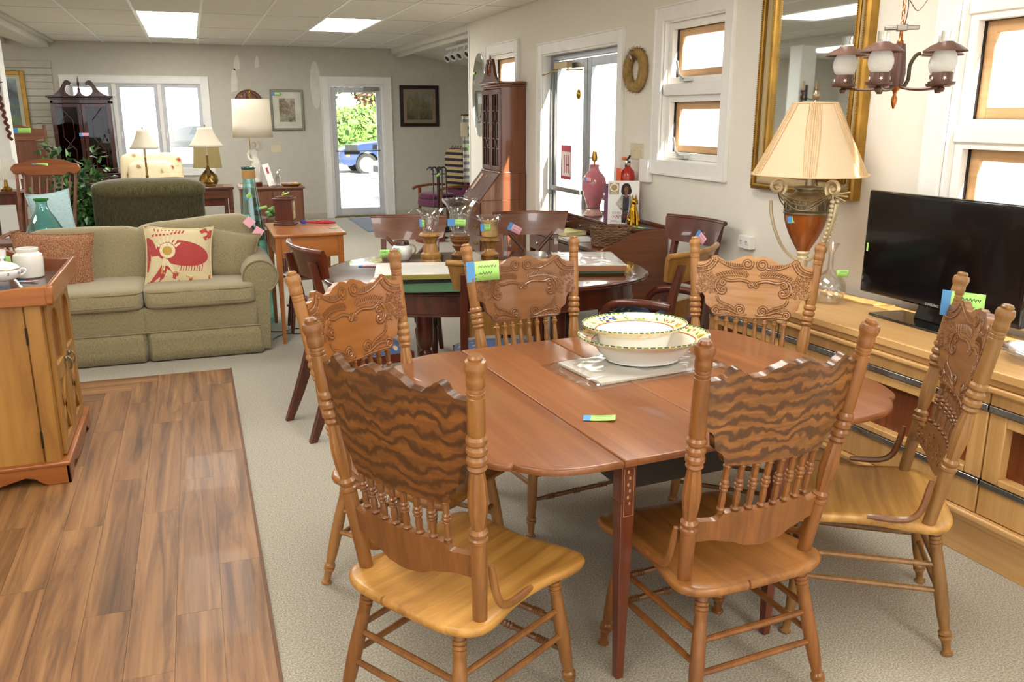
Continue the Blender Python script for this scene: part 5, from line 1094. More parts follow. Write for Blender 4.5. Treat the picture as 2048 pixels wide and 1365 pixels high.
bc = super_((-.385,.655,.68), (.40,.15,.225), .35, .25, 48, 22, .05, 2); ob('back_cushion', bc.xf(Matrix.Translation((-.385,.6,.5)) @ rotm('X', radians(-10)) @ Matrix.Translation((.385,-.6,-.5))), m_sofal, sf, ang=80)
bc = super_((.40,.655,.70), (.42,.15,.235), .35, .25, 48, 22, .05, 7); ob('back_cushion', bc.xf(Matrix.Translation((.4,.6,.5)) @ rotm('Y', radians(-5.5)) @ rotm('X', radians(-10)) @ Matrix.Translation((-.4,-.6,-.49))), m_sofal, sf, ang=80)
ob('back_frame', super_((0,.80,.50), (.80,.085,.36), .3, .25, 40, 16), m_sofa, sf, ang=80)
for s in (-1, 1):
    a = M(); rr_ = .125; cx, cz = s*.80, .560
    for k in range(2): pass
    prof = [(cx + rr_*cos(t), cz + rr_*.95*sin(t)) for t in [radians(-60+300*i/26) if s > 0 else radians(240-300*i/26) for i in range(27)]]
    poly = prof + [(cx - s*.085, .02), (cx + s*.04, .02)] if True else prof
    rings = []
    for y, k in ((.03,.90),(.035,.97),(.05,1),(.40,1),(.84,1),(.86,.95)): rings.append([(cx+(u-cx)*k, y, .3+(v-.3)*k if v > .3 else v) for u, v in poly])
    ob('arm', a.loft(rings), m_sofa, sf, ang=50)
    ob('arm_piping', M().tube([(u, .032, v) for u, v in prof], .006, 6), m_sofa, sf)
for c, r, q in (((.775,.50,.905), .30, 45), ((.835,.47,.83), .1, 35)):
    ob('price_tag', M().box((-.034,-.001,-.034), (.034,.001,.034)), m_tagp, sf).matrix_local = Matrix.Translation(c) @ rotm('X', radians(-14)) @ rotm('Y', radians(q))
def paisley():
    w = N('paisley_cloth'); v = w.coords(); vo = w.n('ShaderNodeTexVoronoi', feature='DISTANCE_TO_EDGE'); vo.inputs['Scale'].default_value = 75; w.l(v, vo.inputs['Vector']); f = w.noise(v, 60, 4, .6, 2); c = w.ramp(vo.outputs['Distance'], [(.05,'ab8f64'),(.16,'85483a')]); w.col(w.mix(w.ramp(f, [(.42,(0,0,0)),(.58,(.8,.8,.8))]), c, '9c5f48')); return w.set(.9,0,0,.2,.2)
m_pais = paisley(); m_cream = fabric('ikat_cream','cdbb92','e0d2ad',300,(1,1,1),.9,.2); m_ik = fabric('ikat_red','a3393c','bd5450',260,(3,1,1),.9,.2); m_iky = fabric('ikat_gold','b48f3e','c9a95c',260,(3,1,1),.9,.2); m_ikm = fabric('ikat_cream_mark','d9c99f','ebdfbd',260,(3,1,1),.9,.2)
pillow('cushion', 'brownish red paisley cushion at the left of the sofa, above the cabinet tray', (-1.0,6.80,.68), .50, .42, .17, (radians(-16), radians(4), radians(4)), m_pais)
pillow('cushion', 'small olive cushion matching the sofa, between the patterned cushion and the rolled arm', (.195,6.80,.675), .36, .37, .15, (radians(-18), radians(12), radians(-8)), m_sofa)
ik, pf, ikb = pillow('cushion', 'cream cushion with a bold red and gold ikat flower, in the middle of the sofa', (-.165,6.68,.69), .45, .44, .14, (radians(-17), radians(3.5), radians(-3)), m_cream)
def on_(s): return lambda u, v: pf(max(-.985,min(.985,u)), max(-.985,min(.985,v)), 1, s)
r1 = M(); r1.disc(.12, .12, .80, .42, on_(.0015), 28, radians(-8), 8)
r1.ribbon([(-.95,.62),(-.9,.5),(-.85,.35),(-.8,.0)], [.03,.12,.14,.2], on_(.0016))
for k in range(9): r1.ribbon([(-.78+.11*k,.66+.018*k),(-.72+.11*k,.93)], [.035,.022], on_(.0016))
r1.ribbon([(.78,.62),(.92,.72),(.92,.86),(.78,.92),(.66,.85)], .07, on_(.0016)); r1.ribbon([(-.40,-.30),(-.55,-.6),(-.72,-.95)], [.10,.13,.2], on_(.0016)); r1.ribbon([(-.32,-.30),(-.10,-.62),(.35,-.80),(.95,-.70)], [.06,.12,.12,.10], on_(.0016)); r1.ribbon([(-.05,-.95),(.0,-.8),(.02,-.97)], .05, on_(.0016)); r1.ribbon([(.2,-.98),(.3,-.90),(.4,-.98)], .05, on_(.0016)); r1.ribbon([(-.98,-.5),(-.95,-.1),(-.92,.2)], [.05,.10,.06], on_(.0016)); r1.ribbon([(-.98,-.97),(-.86,-.86)], .08, on_(.0016))
for k in range(9): r1.ribbon([(.10+.08*k,-.22),(.06+.08*k,-.46)], .012, on_(.0016))
ob('ikat_print', r1, m_ik, ikb, kind='stuff', label='red ikat print')
y1 = M(); y1.disc(-.33, .20, .24, .26, on_(.0026), 22, .2, 4); y1.ribbon([(-.42,-.05),(-.46,-.4),(-.62,-.97)], [.05,.045,.06], on_(.0027)); y1.ribbon([(-.38,-.10),(-.15,-.48),(.35,-.66),(.97,-.56)], .05, on_(.0027))
for k in range(7): a = .5+.36*k; y1.ribbon([(-.33+.26*cos(a),.20+.28*sin(a)),(-.31+.42*cos(a),.24+.46*sin(a))], [.045,.02], on_(.0027))
ob('ikat_print', y1, m_ikm, ikb, kind='stuff', label='cream ikat print'); y2 = M().disc(-.33,.19,.15,.15,on_(.0036),18,0,3).ribbon([(-.45,-.3),(-.5,-.5),(-.66,-.97)], .022, on_(.0036)).ribbon([(-.15,-.50),(.35,-.68),(.97,-.58)], .022, on_(.0036)); ob('ikat_print', y2, m_iky, ikb, kind='stuff', label='gold ikat print')

# ---------------- pine cabinet on the plank floor ----------------
m_pine = wood('knotty_pine','74461c','b5863f','Z',.45,16,.12,.08,mid='a27230'); m_pined = wood('pine_rail','6d3413','a0602a','Y',.35,26,.06,.2); m_pinex = wood('pine_rail_across','7a3c15','ae6a2c','X',.35,26,.06,.2)
FZ = .0065
cb_ = thing('pine_cabinet', 'rustic pine cabinet with arched lattice doors and tray top, on the plank floor', 'cabinet', (-.70, 4.30, FZ))
bw = .92
ob('body', M().box((-bw,.015,.09), (-.03,.80,.86)), m_pine, cb_, .003)
for x0, x1 in ((-bw-.01,-.72),(-.71,-.40),(-.39,-.085)): ob('side_panel', M().box((x0,.003,.10), (x1,.016,.865)), m_pine, cb_, .004)
ob('corner_post', M().box((-.08,0,.09), (-.012,.06,.865)), m_pine, cb_, .004); ob('corner_post', M().box((-.06,.76,.09), (-.012,.815,.865)), m_pine, cb_, .004)
for z in (.22,.72): ob('hinge', M().tube([(-.083,-.003,z-.04),(-.083,-.003,z+.04)], .005, 6), plain('dark_iron','3a342c',.4,.6), cb_)
ob('base_cap', M().prism([(-bw-.02,-.03),(.026,-.03),(.026,.84),(-bw-.02,.84)], .088, .108, lambda u, v, d: (u, v, d)), m_pinex, cb_, .006)
def skirtp(L): 
    return [(0,0),(.10,0),(.125,.012),(.15,.035),(.19,.045),(.23,.035),(.30,.016),(.38,.008),(L/2,.006)]
h_ = skirtp(.9); pl_ = [(u,v) for u, v in h_] + [(.92-u, v) for u, v in h_[::-1][1:]] + [(.92,.09),(0,.09)]
ob('base_skirt', M().prism(pl_, -.022, -.006, lambda u, v, d: (.020-u, d, v)), m_pinex, cb_, .003)
pl2 = [(u*.93,v) for u, v in h_] + [(.86-u*.93, v) for u, v in h_[::-1][1:]] + [(.86,.09),(0,.09)]
ob('base_skirt', M().prism(pl2, .004, .020, lambda u, v, d: (d, -.022+u, v)), m_pined, cb_, .003)
ob('tray_floor', M().box((-bw-.01,-.01,.862), (.03,.83,.884)), wood('tray_dark','4a3a30','766459','X',.25,30,.05,.3), cb_, .003)
rimn = [(-bw-.01,.862),(.045,.862),(.045,.953),(-.05,.950),(-.12,.944),(-.25,.930),(-.45,.922),(-.65,.930),(-.82,.946),(-bw-.01,.953)]
ob('tray_rim', M().prism(rimn, -.034, -.012, lambda u, v, d: (u, d, v)), m_pinex, cb_, .006)
ob('tray_rim', M().prism([(-.034,.862),(.85,.862),(.85,.955),(-.034,.955)], .024, .046, lambda u, v, d: (d, u, v)), m_pined, cb_, .006)
ob('rim_corner', M().box((.018,-.040,.868), (.052,-.005,.950)), m_pinex, cb_, .008)
gal = [(-bw-.01,.862),(.03,.862),(.03,.948),(-.06,.952),(-.16,.965),(-.24,.995),(-.33,1.035),(-.46,1.055),(-.62,1.035),(-.72,.99),(-.85,.96),(-bw-.01,.955)]
ob('back_gallery', M().prism(gal, .828, .850, lambda u, v, d: (u, d, v)), wood('gallery_dark','5a2c18','8a4c2a','X',.3,30,.05,.2), cb_, .006)
m_hndl = plain('old_brass','8d8266',.4,.8)
for y0, y1, hs in ((.065,.405,1), (.415,.755,-1)):
    d = ob('door', M().box((-.03,y0,.115), (-.012,y1,.855)), m_pine, cb_, .003); w = y1-y0
    fr = M().box((-.012,y0,.115), (.004,y0+.07,.855)).box((-.012,y1-.07,.115), (.004,y1,.855)).box((-.012,y0+.07,.115), (.004,y1-.07,.17)).box((-.012,y0+.07,.455), (.004,y1-.07,.535))
    c = (y0+y1)/2; hw2 = w/2-.07
    arch = [(y0+.07,.855),(y0+.07,.70)] + [(c-hw2*cos(t), .70+.10*sin(t)) for t in [pi*i/14 for i in range(1,14)]] + [(y1-.07,.70),(y1-.07,.855)]
    fr.prism(arch, -.012, .004, lambda u, v, q: (q, u, v)); ob('door_frame', fr, m_pine, d, .003); ob('recess', M().box((-.013,y0+.07,.535), (-.010,y1-.07,.80)), m_pined, d)
    la_ = M()
    for a, b in (((y0+.07,.17),(y1-.07,.455)), ((y1-.07,.17),(y0+.07,.455))):
        dy, dz = b[0]-a[0], b[1]-a[1]; l = hypot(dy,dz); ny, nz = -dz/l*.018, dy/l*.018
        la_.prism([(a[0]-ny,a[1]-nz),(b[0]-ny,b[1]-nz),(b[0]+ny,b[1]+nz),(a[0]+ny,a[1]+nz)], -.012, .002, lambda u, v, q: (q, u, v))
    ob('lattice', la_, m_pine, d, .002)
    hy = y1-.055 if hs > 0 else y0+.055; hn = M().box((.004,hy-.012,.46), (.008,hy+.012,.53)); hn.tube([(.008,hy,.52),(.022,hy,.525),(.034,hy,.51),(.036,hy,.485),(.030,hy,.465),(.022,hy,.46)], .0055, 7).ball((.012,hy,.515), (.010,.015,.012), 8, 6); ob('handle', hn, m_hndl, d)
TZ = FZ+.885
cj = thing('crock_jar', 'plain white stoneware crock without lid on the cabinet tray', 'jar', (-.845, 4.955, TZ)); ob('body', M().lathe([(.058,0),(.066,.006),(.069,.05),(.070,.10),(.066,.118),(.052,.127),(.050,.132),(.053,.140),(.053,.150),(.048,.152),(.046,.135),(.058,.10),(.058,.012),(.01,.010)], 32, cap=False), plain('stoneware','e8e5dd',.22,0,.4,vary=.03), cj)
note(cj, (-.095,-.03,.075), (.8,-.6,0), (0,0,1), .04, .045, None, 0, 0, taped=False)
m_porc = plain('porcelain','f0eeee',.12,0,.5,vary=.02)
sb = thing('sugar_bowl', 'lidded porcelain sugar bowl with tiny flowers and curved feet on the cabinet tray', 'bowl', (-.905, 4.66, TZ), .3)
ob('body', M().lathe([(.02,.035),(.045,.042),(.066,.058),(.074,.078),(.070,.092),(.066,.095)], 32, sy=.8), m_porc, sb); ob('lid', M().lathe([(.070,.094),(.066,.104),(.048,.118),(.022,.128),(.008,.132),(.007,.140),(.012,.148),(.006,.154)], 28, sy=.8), m_porc, sb)
for s in (-1,1):
    for q in (-1,1): ob('foot', M().tube(bez([(s*.035,q*.03,.042),(s*.055,q*.042,.03),(s*.045,q*.036,.012),(s*.062,q*.046,.0045)],8), .0055, 6), m_porc, sb)
    ob('handle', M().tube(bez([(s*.068,0,.088),(s*.10,0,.095),(s*.105,0,.065),(s*.064,0,.056)],10), .005, 6), m_porc, sb)
fl_ = M(); rnf = random.Random(2)
for k in range(9):
    a = 2*pi*k/9+rnf.uniform(-.2,.2)
    for q in range(4): fl_.ball((.0745*cos(a)+rnf.uniform(-.004,.004), .0745*.8*sin(a), .076+rnf.uniform(-.008,.008)), (.004,.004,.003), 6, 4)
ob('flower_print', fl_, plain('flower_mauve','8a7a8c',.3), sb, kind='stuff'); ob('gold_line', M().tube([(.0705*cos(2*pi*i/40), .0705*.8*sin(2*pi*i/40), .0945) for i in range(40)], .0022, 5, True), plain('gold_line','b79f6a',.25,.8), sb)
cu2 = thing('mug', 'white and blue printed mug behind the porcelain at the left of the cabinet tray', 'mug', (-1.0, 5.02, TZ)); ob('body', M().lathe([(.036,0),(.042,.004),(.045,.06),(.048,.135),(.045,.136),(.042,.06),(.036,.01),(.005,.008)], 26, cap=False), m_porc, cu2); ob('blue_print', M().grid(lambda a, b: ((.0462+.0016*b)*cos(radians(-100+90*a)), (.0462+.0016*b)*sin(radians(-100+90*a)), .04+.055*b), 12, 2), plain('print_blue','6f93c8',.3,vary=.3), cu2); ob('handle', M().tube(bez([(-.045,0,.11),(-.085,0,.11),(-.085,0,.04),(-.044,0,.03)],10), .006, 6), m_porc, cu2)
rp_ = thing('rolled_print', 'white rolled paper print with flowers leaning across the porcelain on the cabinet tray', 'paper roll', (-.985, 4.74, TZ)); rp_.rotation_euler = (0, radians(0), radians(25)); ob('roll', M().tube([(-.10,-.02,.105),(.04,.06,.05)], .045, 16), plain('roll_paper','efece6',.6,vary=.05), rp_); fl2 = M()
for k in range(24): t = rnf.random(); a = rnf.uniform(0,6.3); fl2.ball((-.10+.14*t+.0455*cos(a)*.4, -.02+.08*t-.0455*cos(a)*.7, .105-.055*t+.044*sin(a)), (.006,.006,.006), 6, 4)
ob('flower_print', fl2, plain('flower_rose','b58a8a',.5,vary=.3), rp_, kind='stuff')
tg6 = thing('price_tag', 'pink price tag with blue tape beside the sugar bowl on the cabinet tray', 'price tag', (-.865,4.80,TZ+.001), -.3); note(tg6, (0,0,0), (1,-.2,0), (.2,1,0), .075, .035, m_tagp, .5, 0)

# ---------------- end table group ----------------
m_map = wood('maple_orange','93521f','c57f3c','Y',.3,30,.05,.25); m_mapz = wood('maple_leg','8a4a1c','b8702f','Z',.32,34,.05,.2); m_mapx = wood('maple_apron','93531f','c07a38','X',.34,26,.06,.2)
et = thing('end_table', 'orange maple end table with tapered legs and a drawer, right of the sofa', 'table', (.77, 6.96, 0)); w, d = .27, .40
ob('top', M().box((-w,-d,.818), (w,d,.84)), m_map, et, .006); ob('apron', M().box((-w+.03,-d+.025,.66), (w-.035,-d+.045,.818)).box((-w+.03,d-.045,.66), (w-.035,d-.025,.818)).box((-w+.025,-d+.04,.66), (-w+.045,d-.04,.818)), m_mapx, et)
dr = ob('drawer', M().box((w-.05,-d+.06,.675), (w-.025,d-.06,.81)), m_map, et, .004); ob('knob', M().lathe([(.006,0),(.006,.012),(.013,.02),(.010,.028),(.003,.03)], 12).xf(Matrix.Translation((w-.026,0,.745)) @ rotm('Y', pi/2)), m_map, dr)
for x, y in ((-w+.035,-d+.035),(w-.045,-d+.035),(-w+.035,d-.035),(w-.045,d-.035)): ob('leg', M().taper((x,y,0), (.012,.012), (x,y,.66), (.021,.021)).taper((x,y,.66), (.021,.021), (x,y,.818), (.021,.021)), m_mapz, et, .002)
ck_ = thing('mantel_clock', 'dark red wooden mantel clock box with carrying handle on the orange end table', 'clock', (.655, 7.20, .841), radians(-18))
ob('case', M().box((-.07,-.06,.03), (.07,.06,.20)), m_mahd, ck_, .003); ob('base', M().box((-.085,-.075,0), (.085,.075,.016)).box((-.078,-.068,.016), (.078,.068,.03)), m_mahd, ck_, .004); ob('cornice', M().box((-.085,-.075,.20), (.085,.075,.214)).box((-.06,-.05,.214), (.06,.05,.226)), m_mahd, ck_, .004)
dl = ob('dial', M().box((.0695,-.042,.05), (.073,.042,.185)), plain('dial_cream','e8e4d6',.4), ck_); ob('dial_frame', frame_rect(M(), 'X', .069, .076, -.05, .05, .042, .193, .008), m_brass, ck_); ob('clock_hand', M().box((.0732,-.002,.118), (.0742,.002,.155)).box((.0732,-.002,.116), (.0742,.022,.120)), m_black, dl)
ob('handle', M().tube(bez([(0,-.04,.226),(0,-.05,.27),(0,.05,.27),(0,.04,.226)],12), .003, 6), m_brass, ck_); note(ck_, (-.01,-.02,.235), (1,.3,.2), (-.3,1,.1), .06, .045, None, 0, 0, taped=False)
m_redc = plain('red_cloth','cf3340',.7,vary=.25)
rd_ = thing('cloth_bundle', 'red and blue folded cloth bundle lying on the orange end table', 'bundle', (.90, 7.12, .841), radians(-20)); ob('cloth', M().tube([(-.10,0,.016),(-.02,.004,.018),(.08,-.004,.018),(.145,.01,.012)], [.012,.024,.026,.012], 10, flat=.6), m_redc, rd_); ob('tip', M().ball((-.115,0,.018), (.03,.017,.016), 10, 6), plain('blue_cloth','4450b8',.6), rd_); ob('tag', M().box((-.02,-.02,.034), (.02,.0,.0352)), m_tagg, rd_)
tg7 = thing('price_tag', 'green price tag lying at the corner of the orange end table', 'price tag', (.96,6.80,.841), .1); note(tg7, (0,0,0), (1,0,0), (0,1,0), .05, .03, None, .4, 0)
st2 = thing('wooden_stool', 'dark wooden stool tucked under the orange end table', 'stool', (.76, 7.05, 0)); ob('seat', M().lathe([(.02,.43),(.16,.43),(.172,.438),(.172,.455),(.16,.462),(.02,.455)], 28), m_mahd, st2)
for a in (45,135,225,315): c, s = cos(radians(a)), sin(radians(a)); ob('leg', M().lathe([(.012,0),(.016,.1),(.02,.5),(.016,.8),(.014,1)], 10, (.19*c,.19*s,0), (.11*c,.11*s,.435)), m_mahd, st2)
for a in (0,90): c, s = cos(radians(a)), sin(radians(a)); ob('stretcher', M().tube([(-.155*c-.155*s*0,-.155*s,.2),(.155*c,.155*s,.2)], .010, 8), m_mahd, st2)
one('power_cable', M().tube(smooth_line([(.44,7.02,.004),(.56,6.98,.004),(.66,7.05,.004),(.74,6.97,.004),(.68,6.86,.004),(.58,6.90,.004),(.50,6.82,.004),(.46,6.74,.004)], 7), .004, 6), m_black, 'black power cord looping on the carpet under the orange end table', 'cable')
# ---------------- teal vases ----------------
m_teal = glass('teal_glass', (.66,.90,.88), .09, .5); m_cork = plain('tan_band','c79a5e',.7)
v1 = thing('floor_vase', 'tall slim teal glass floor vase with tan neck band, between the sofa and end table', 'vase', (.405, 7.40, 0))
def rib(m, n, z0, z1, k=.93):
    for i, p in enumerate(m.v):
        if z0 < p[2] < z1 and (i % n) % 3 == 0: m.v[i] = (p[0]*k, p[1]*k, p[2])
    return m
ob('body', rib(M().lathe([(.12,0),(.145,.02),(.15,.10),(.145,.25),(.125,.5),(.10,.7),(.075,.95),(.052,1.15),(.047,1.24),(.050,1.28),(.047,1.28),(.044,1.24),(.05,1.14),(.072,.95),(.097,.7),(.14,.24),(.144,.1),(.12,.02),(.01,.015)], 36, cap=False), 36, .1, 1.1), m_teal, v1, ang=60); ob('neck_band', M().lathe([(.050,1.20),(.053,1.205),(.054,1.265),(.050,1.27)], 28), m_cork, v1); ob('lip', M().lathe([(.05,1.272),(.058,1.284),(.056,1.292),(.046,1.286)], 28, cap=False), plain('teal_lip','245a50',.15), v1)
note(v1, (-.02,-.066,1.04), (.7,-.2,.6), (-.6,0,.7), .045, .035, None, .5, 0); note(v1, (.055,-.075,.95), (.95,-.1,.25), (-.25,0,.95), .07, .022, None, .3, 0)
cs = thing('console_table', 'low dark console table behind the sofa, mostly hidden', 'table', (-1.12, 7.62, 0)); ob('top', M().box((-.52,-.17,.72), (.48,.17,.75)), m_mahd, cs, .004)
for x in (-.47,.43):
    for y in (-.13,.13): ob('leg', M().taper((x,y,0), (.014,.014), (x,y,.72), (.02,.02)), m_mahd, cs)
v2 = thing('teal_vase', 'squat teal glass bottle vase with green rim, standing behind the sofa', 'vase', (-1.15, 7.60, .751))
ob('body', rib(M().lathe([(.08,0),(.125,.01),(.14,.04),(.125,.09),(.09,.16),(.055,.22),(.04,.265),(.042,.30),(.039,.30),(.037,.265),(.05,.22),(.085,.16),(.12,.09),(.134,.04),(.11,.014),(.01,.01)], 36, cap=False), 36, .05, .24, .95), m_teal, v2, ang=60); ob('lip', M().lathe([(.040,.296),(.054,.308),(.055,.318),(.042,.314)], 28, cap=False), plain('green_rim','2f8a3c',.2), v2)
wb = one('white_box', M().box((-.06,-.04,0), (.06,.04,.075)), m_white, 'small white box with green tag behind the sofa back', 'box', (-.80, 7.62, .751), .1, .004); ob('tag', M().box((-.01,-.042,.04), (.03,-.0405,.07)).box((-.01,-.03,.0752), (.03,.01,.0765)), m_tagg, wb)
sg2 = thing('canvas_chair', 'folded orange and blue canvas sling chair leaning at the left edge behind the sofa', 'chair', (-1.86, 7.80, 0)); 
def sling(a, b): x = -.30+.44*a; return (x, .10*b-.05*sin(pi*a), .45+.60*b - .13*max(0,(a-.55)/.45)**1.4 - .04*(1-a))
ob('canvas', M().grid(sling, 14, 10), plain('canvas_orange','d98a2c',.8,vary=.2), sg2).modifiers.new('thick','SOLIDIFY').thickness = .012
ob('canvas_panel', M().grid(lambda a, b: tuple(V(sling(.25+.45*a,.30+.42*b))+V((0,-.012,0))), 10, 8), plain('canvas_blue','3a6ab5',.8,vary=.1), sg2); ob('canvas_panel', M().grid(lambda a, b: tuple(V(sling(.78+.2*a,.1+.75*b))+V((0,-.012,0))), 6, 8), plain('canvas_red','d9552c',.8,vary=.2), sg2)
for x in (-.30,.14): ob('frame_rail', M().tube([(x,-.04,0),(x,.03,.6),(x,.10,.98)], .014, 8), m_mapz, sg2)
# ---------------- recliner, rocking chair, plant ----------------
m_olive2 = fab('recliner_velour','2b2616','4a432b',120,True,6); m_oliv3 = fab('recliner_velour_top','3c361f','625a3a',120,True,5)
rc = thing('recliner', 'dark olive plush recliner seen from behind, beyond the sofa', 'armchair', (-.43, 9.15, 0))
ob('back', super_((0,-.22,.70), (.49,.14,.385), .22, .3, 48, 24, .02, 3), m_olive2, rc, ang=80); ob('back_roll', super_((0,-.19,1.02), (.50,.19,.105), .7, .35, 48, 16, .06, 1), m_oliv3, rc, ang=80)
ob('seat', super_((0,.30,.36), (.36,.42,.13), .3, .25, 40, 16), m_olive2, rc, ang=80); ob('base', M().box((-.42,-.22,.04), (.42,.62,.28)), m_olive2, rc, .03)
ob('back_seam', M().tube([(-.40,-.355,.40),(-.41,-.362,.70),(-.39,-.35,.955),(.39,-.35,.955),(.41,-.362,.70),(.40,-.355,.40)], .006, 6), m_olive2, rc)
for s in (-1,1): ob('arm', super_((s*.44,.22,.44), (.10,.46,.20), .35, .3, 36, 16), m_oliv3, rc, ang=80)
m_rk = wood('rocker_brown','5a2c14','9a5a2e','X',.35,34,.06,.2); m_rkz = wood('rocker_spindle','4a2512','83492a','Z',.35,34,.06,.2)
rk = thing('rocking_chair', 'brown spindle-back rocking chair with green tag, holding a pale blue cushion, near the column', 'rocking chair', (-1.30, 8.55, 0), radians(172))
# local +y faces the viewer side
def rb(u, z): return (u, -.02-.30*((z-.45)/.85), z)
cr_ = [(-.29,1.225),(-.285,1.25),(-.26,1.275),(-.20,1.285),(-.15,1.305),(0,1.32),(.15,1.305),(.20,1.285),(.26,1.275),(.285,1.25),(.29,1.225),(.265,1.19),(.22,1.185),(.19,1.20),(.15,1.175),(-.15,1.175),(-.19,1.20),(-.22,1.185),(-.265,1.19)]
ob('crest_rail', M().prism(cr_, 0, .028, lambda u, v, d: (u, rb(u,v)[1]-.03*(1-(u/.3)**2)+d, v)), m_rk, rk, .005); note(rk, (.09,-.285,1.235), (-1,0,0), (0,-.3,1), .11, .045, None, .3, 1)
for k in range(7): u = -.19+.38*k/6; ob('spindle', M().lathe([(.008,0),(.011,.3),(.009,.6),(.007,1)], 8, (u*.85,-.02,.44), (u, rb(u,1.19)[1]-.02, 1.19)), m_rkz, rk)
for s in (-1,1):
    ob('back_post', M().lathe([(.016,0),(.02,.1),(.016,.2),(.021,.35),(.016,.6),(.013,1)], 10, (s*.20,-.03,.42), (s*.245, rb(0,1.2)[1], 1.20)), m_rkz, rk)
    ob('arm', M().tube(smooth_line([(s*.225,-.12,.70),(s*.25,.05,.70),(s*.275,.22,.69),(s*.29,.34,.665),(s*.30,.38,.64)],5), .024, 8, flat=.6), m_rk, rk)
    for y in (.08,.20,.32): ob('arm_spindle', M().lathe([(.009,0),(.014,.4),(.010,.7),(.009,1)], 8, (s*.22,y,.44), (s*(.245+.1*y),y,.69)), m_rkz, rk)
    for y0, y1 in ((.36,.40),(.02,-.06)): ob('leg', M().lathe([(.014,0),(.02,.3),(.022,.6),(.015,1)], 10, (s*.215,y1,.05), (s*.18,y0,.42)), m_rkz, rk)
    ob('rocker', M().prism([(-.46,.12),(-.25,.04),(0,.005),(.25,.01),(.48,.06),(.48,.085),(.25,.045),(0,.045),(-.25,.08),(-.44,.15)], s*.215-.012, s*.215+.012, lambda u, v, d: (d, u, v)), m_rk, rk, .003)
ob('seat', M().prism([(x*.25,y*.24+.17) for x, y in [(-1,-1),(-.6,-1.05),(.6,-1.05),(1,-1),(1.05,.3),(.95,.95),(.5,1.1),(-.5,1.1),(-.95,.95),(-1.05,.3)]], .42, .455, lambda u, v, d: (u, v, d)), m_rk, rk, .01)
m_bluec = fabric('pale_blue_cloth','93b4ba','bcd2d4',70,(.5,.5,6),.95,.5)
pillow('cushion', 'pale blue textured cushion propped in the rocking chair', (-1.20, 8.45, .80), .32, .50, .15, (radians(-14), radians(-6), radians(6)), m_bluec)
m_leaf = plain('ficus_leaf','3f7a38',.4,0,.1,vary=.5); m_leafl = plain('ficus_leaf_light','79ab56',.4,0,.1,vary=.35); m_bark = plain('ficus_bark','4a3322',.8)
fp = thing('potted_ficus', 'leafy green artificial ficus tree in a pot behind the rocking chair and recliner', 'plant', (-1.16, 10.22, 0))
ob('pot', M().lathe([(.13,0),(.17,.26),(.18,.28),(.165,.28),(.15,.24),(.02,.24)], 24), plain('pot_brown','5a3a26',.6), fp)
rf = random.Random(11); tr_ = M(); lv1, lv2 = M(), M(); tips = []
for k in range(26):
    a = rf.uniform(0, 2*pi); r = rf.uniform(.12,.46); h = rf.uniform(.55,1.50)*(1-.22*(r/.46)**2); p = [(0,0,.24),(.05*cos(a),.05*sin(a),.5),(r*.6*cos(a),r*.6*sin(a)*.8,h*.85),(r*cos(a),r*.8*sin(a),h)]
    tr_.tube(smooth_line(p, 5), [.010-.00045*i for i in range(16)], 5); tips.append((p, h))
    for q in range(46):
        t = rf.uniform(.35,1.05); i = min(2, int(t*3)); f = t*3-i; b = V(p[i]).lerp(V(p[min(i+1,3)]), f) + V((rf.uniform(-.11,.11), rf.uniform(-.09,.09), rf.uniform(-.10,.10)))
        d = V((rf.uniform(-1,1), rf.uniform(-1,1), rf.uniform(-1.1,.4))).normalized(); s = d.cross(V((rf.uniform(-.5,.5),rf.uniform(-.5,.5),1))).normalized(); l = rf.uniform(.08,.125); w = l*.26; n_ = s.cross(d)*(l*.10)
        (lv2 if rf.random() < .3 else lv1).add([tuple(b), tuple(b+d*l*.4+s*w+n_), tuple(b+d*l), tuple(b+d*l*.4-s*w+n_), tuple(b+d*l*.45)], [(0,1,4),(1,2,4),(2,3,4),(3,0,4)])
ob('stem', tr_, m_bark, fp, kind='stuff'); ob('leaves', lv1, m_leaf, fp, kind='stuff'); ob('leaves', lv2, m_leafl, fp, kind='stuff')

# ---------------- far wall furniture ----------------
m_dmah = wood('dark_mahogany','1d0a08','43150f','Z',.25,34,.05,.35)
cc = thing('china_cabinet', 'dark mahogany china cabinet with scrolled pediment standing in front of the far window', 'cabinet', (-1.47, 14.42, 0)); w = .395
ob('base_case', M().box((-w-.03,-.26,.06), (w+.03,.2,.84)).box((-w-.05,-.28,0), (w+.05,.2,.09)).box((-w-.05,-.28,.84), (w+.05,.2,.87)), m_dmah, cc, .006)
uc = M().box((-w,-.2,.87), (-w+.04,.2,1.9)).box((w-.04,-.2,.87), (w,.2,1.9)).box((-w+.04,.18,.87), (w-.04,.2,1.9)).box((-w,-.2,1.86), (w,.2,1.92))
for z in (1.15,1.42,1.66): uc.box((-w+.04,-.16,z), (w-.04,.18,z+.015))
ob('upper_case', uc, m_dmah, cc, .004); ob('cornice', M().box((-w-.02,-.22,1.92), (w+.02,.2,1.94)).box((-w-.045,-.245,1.94), (w+.045,.2,1.965)), m_dmah, cc, .006)
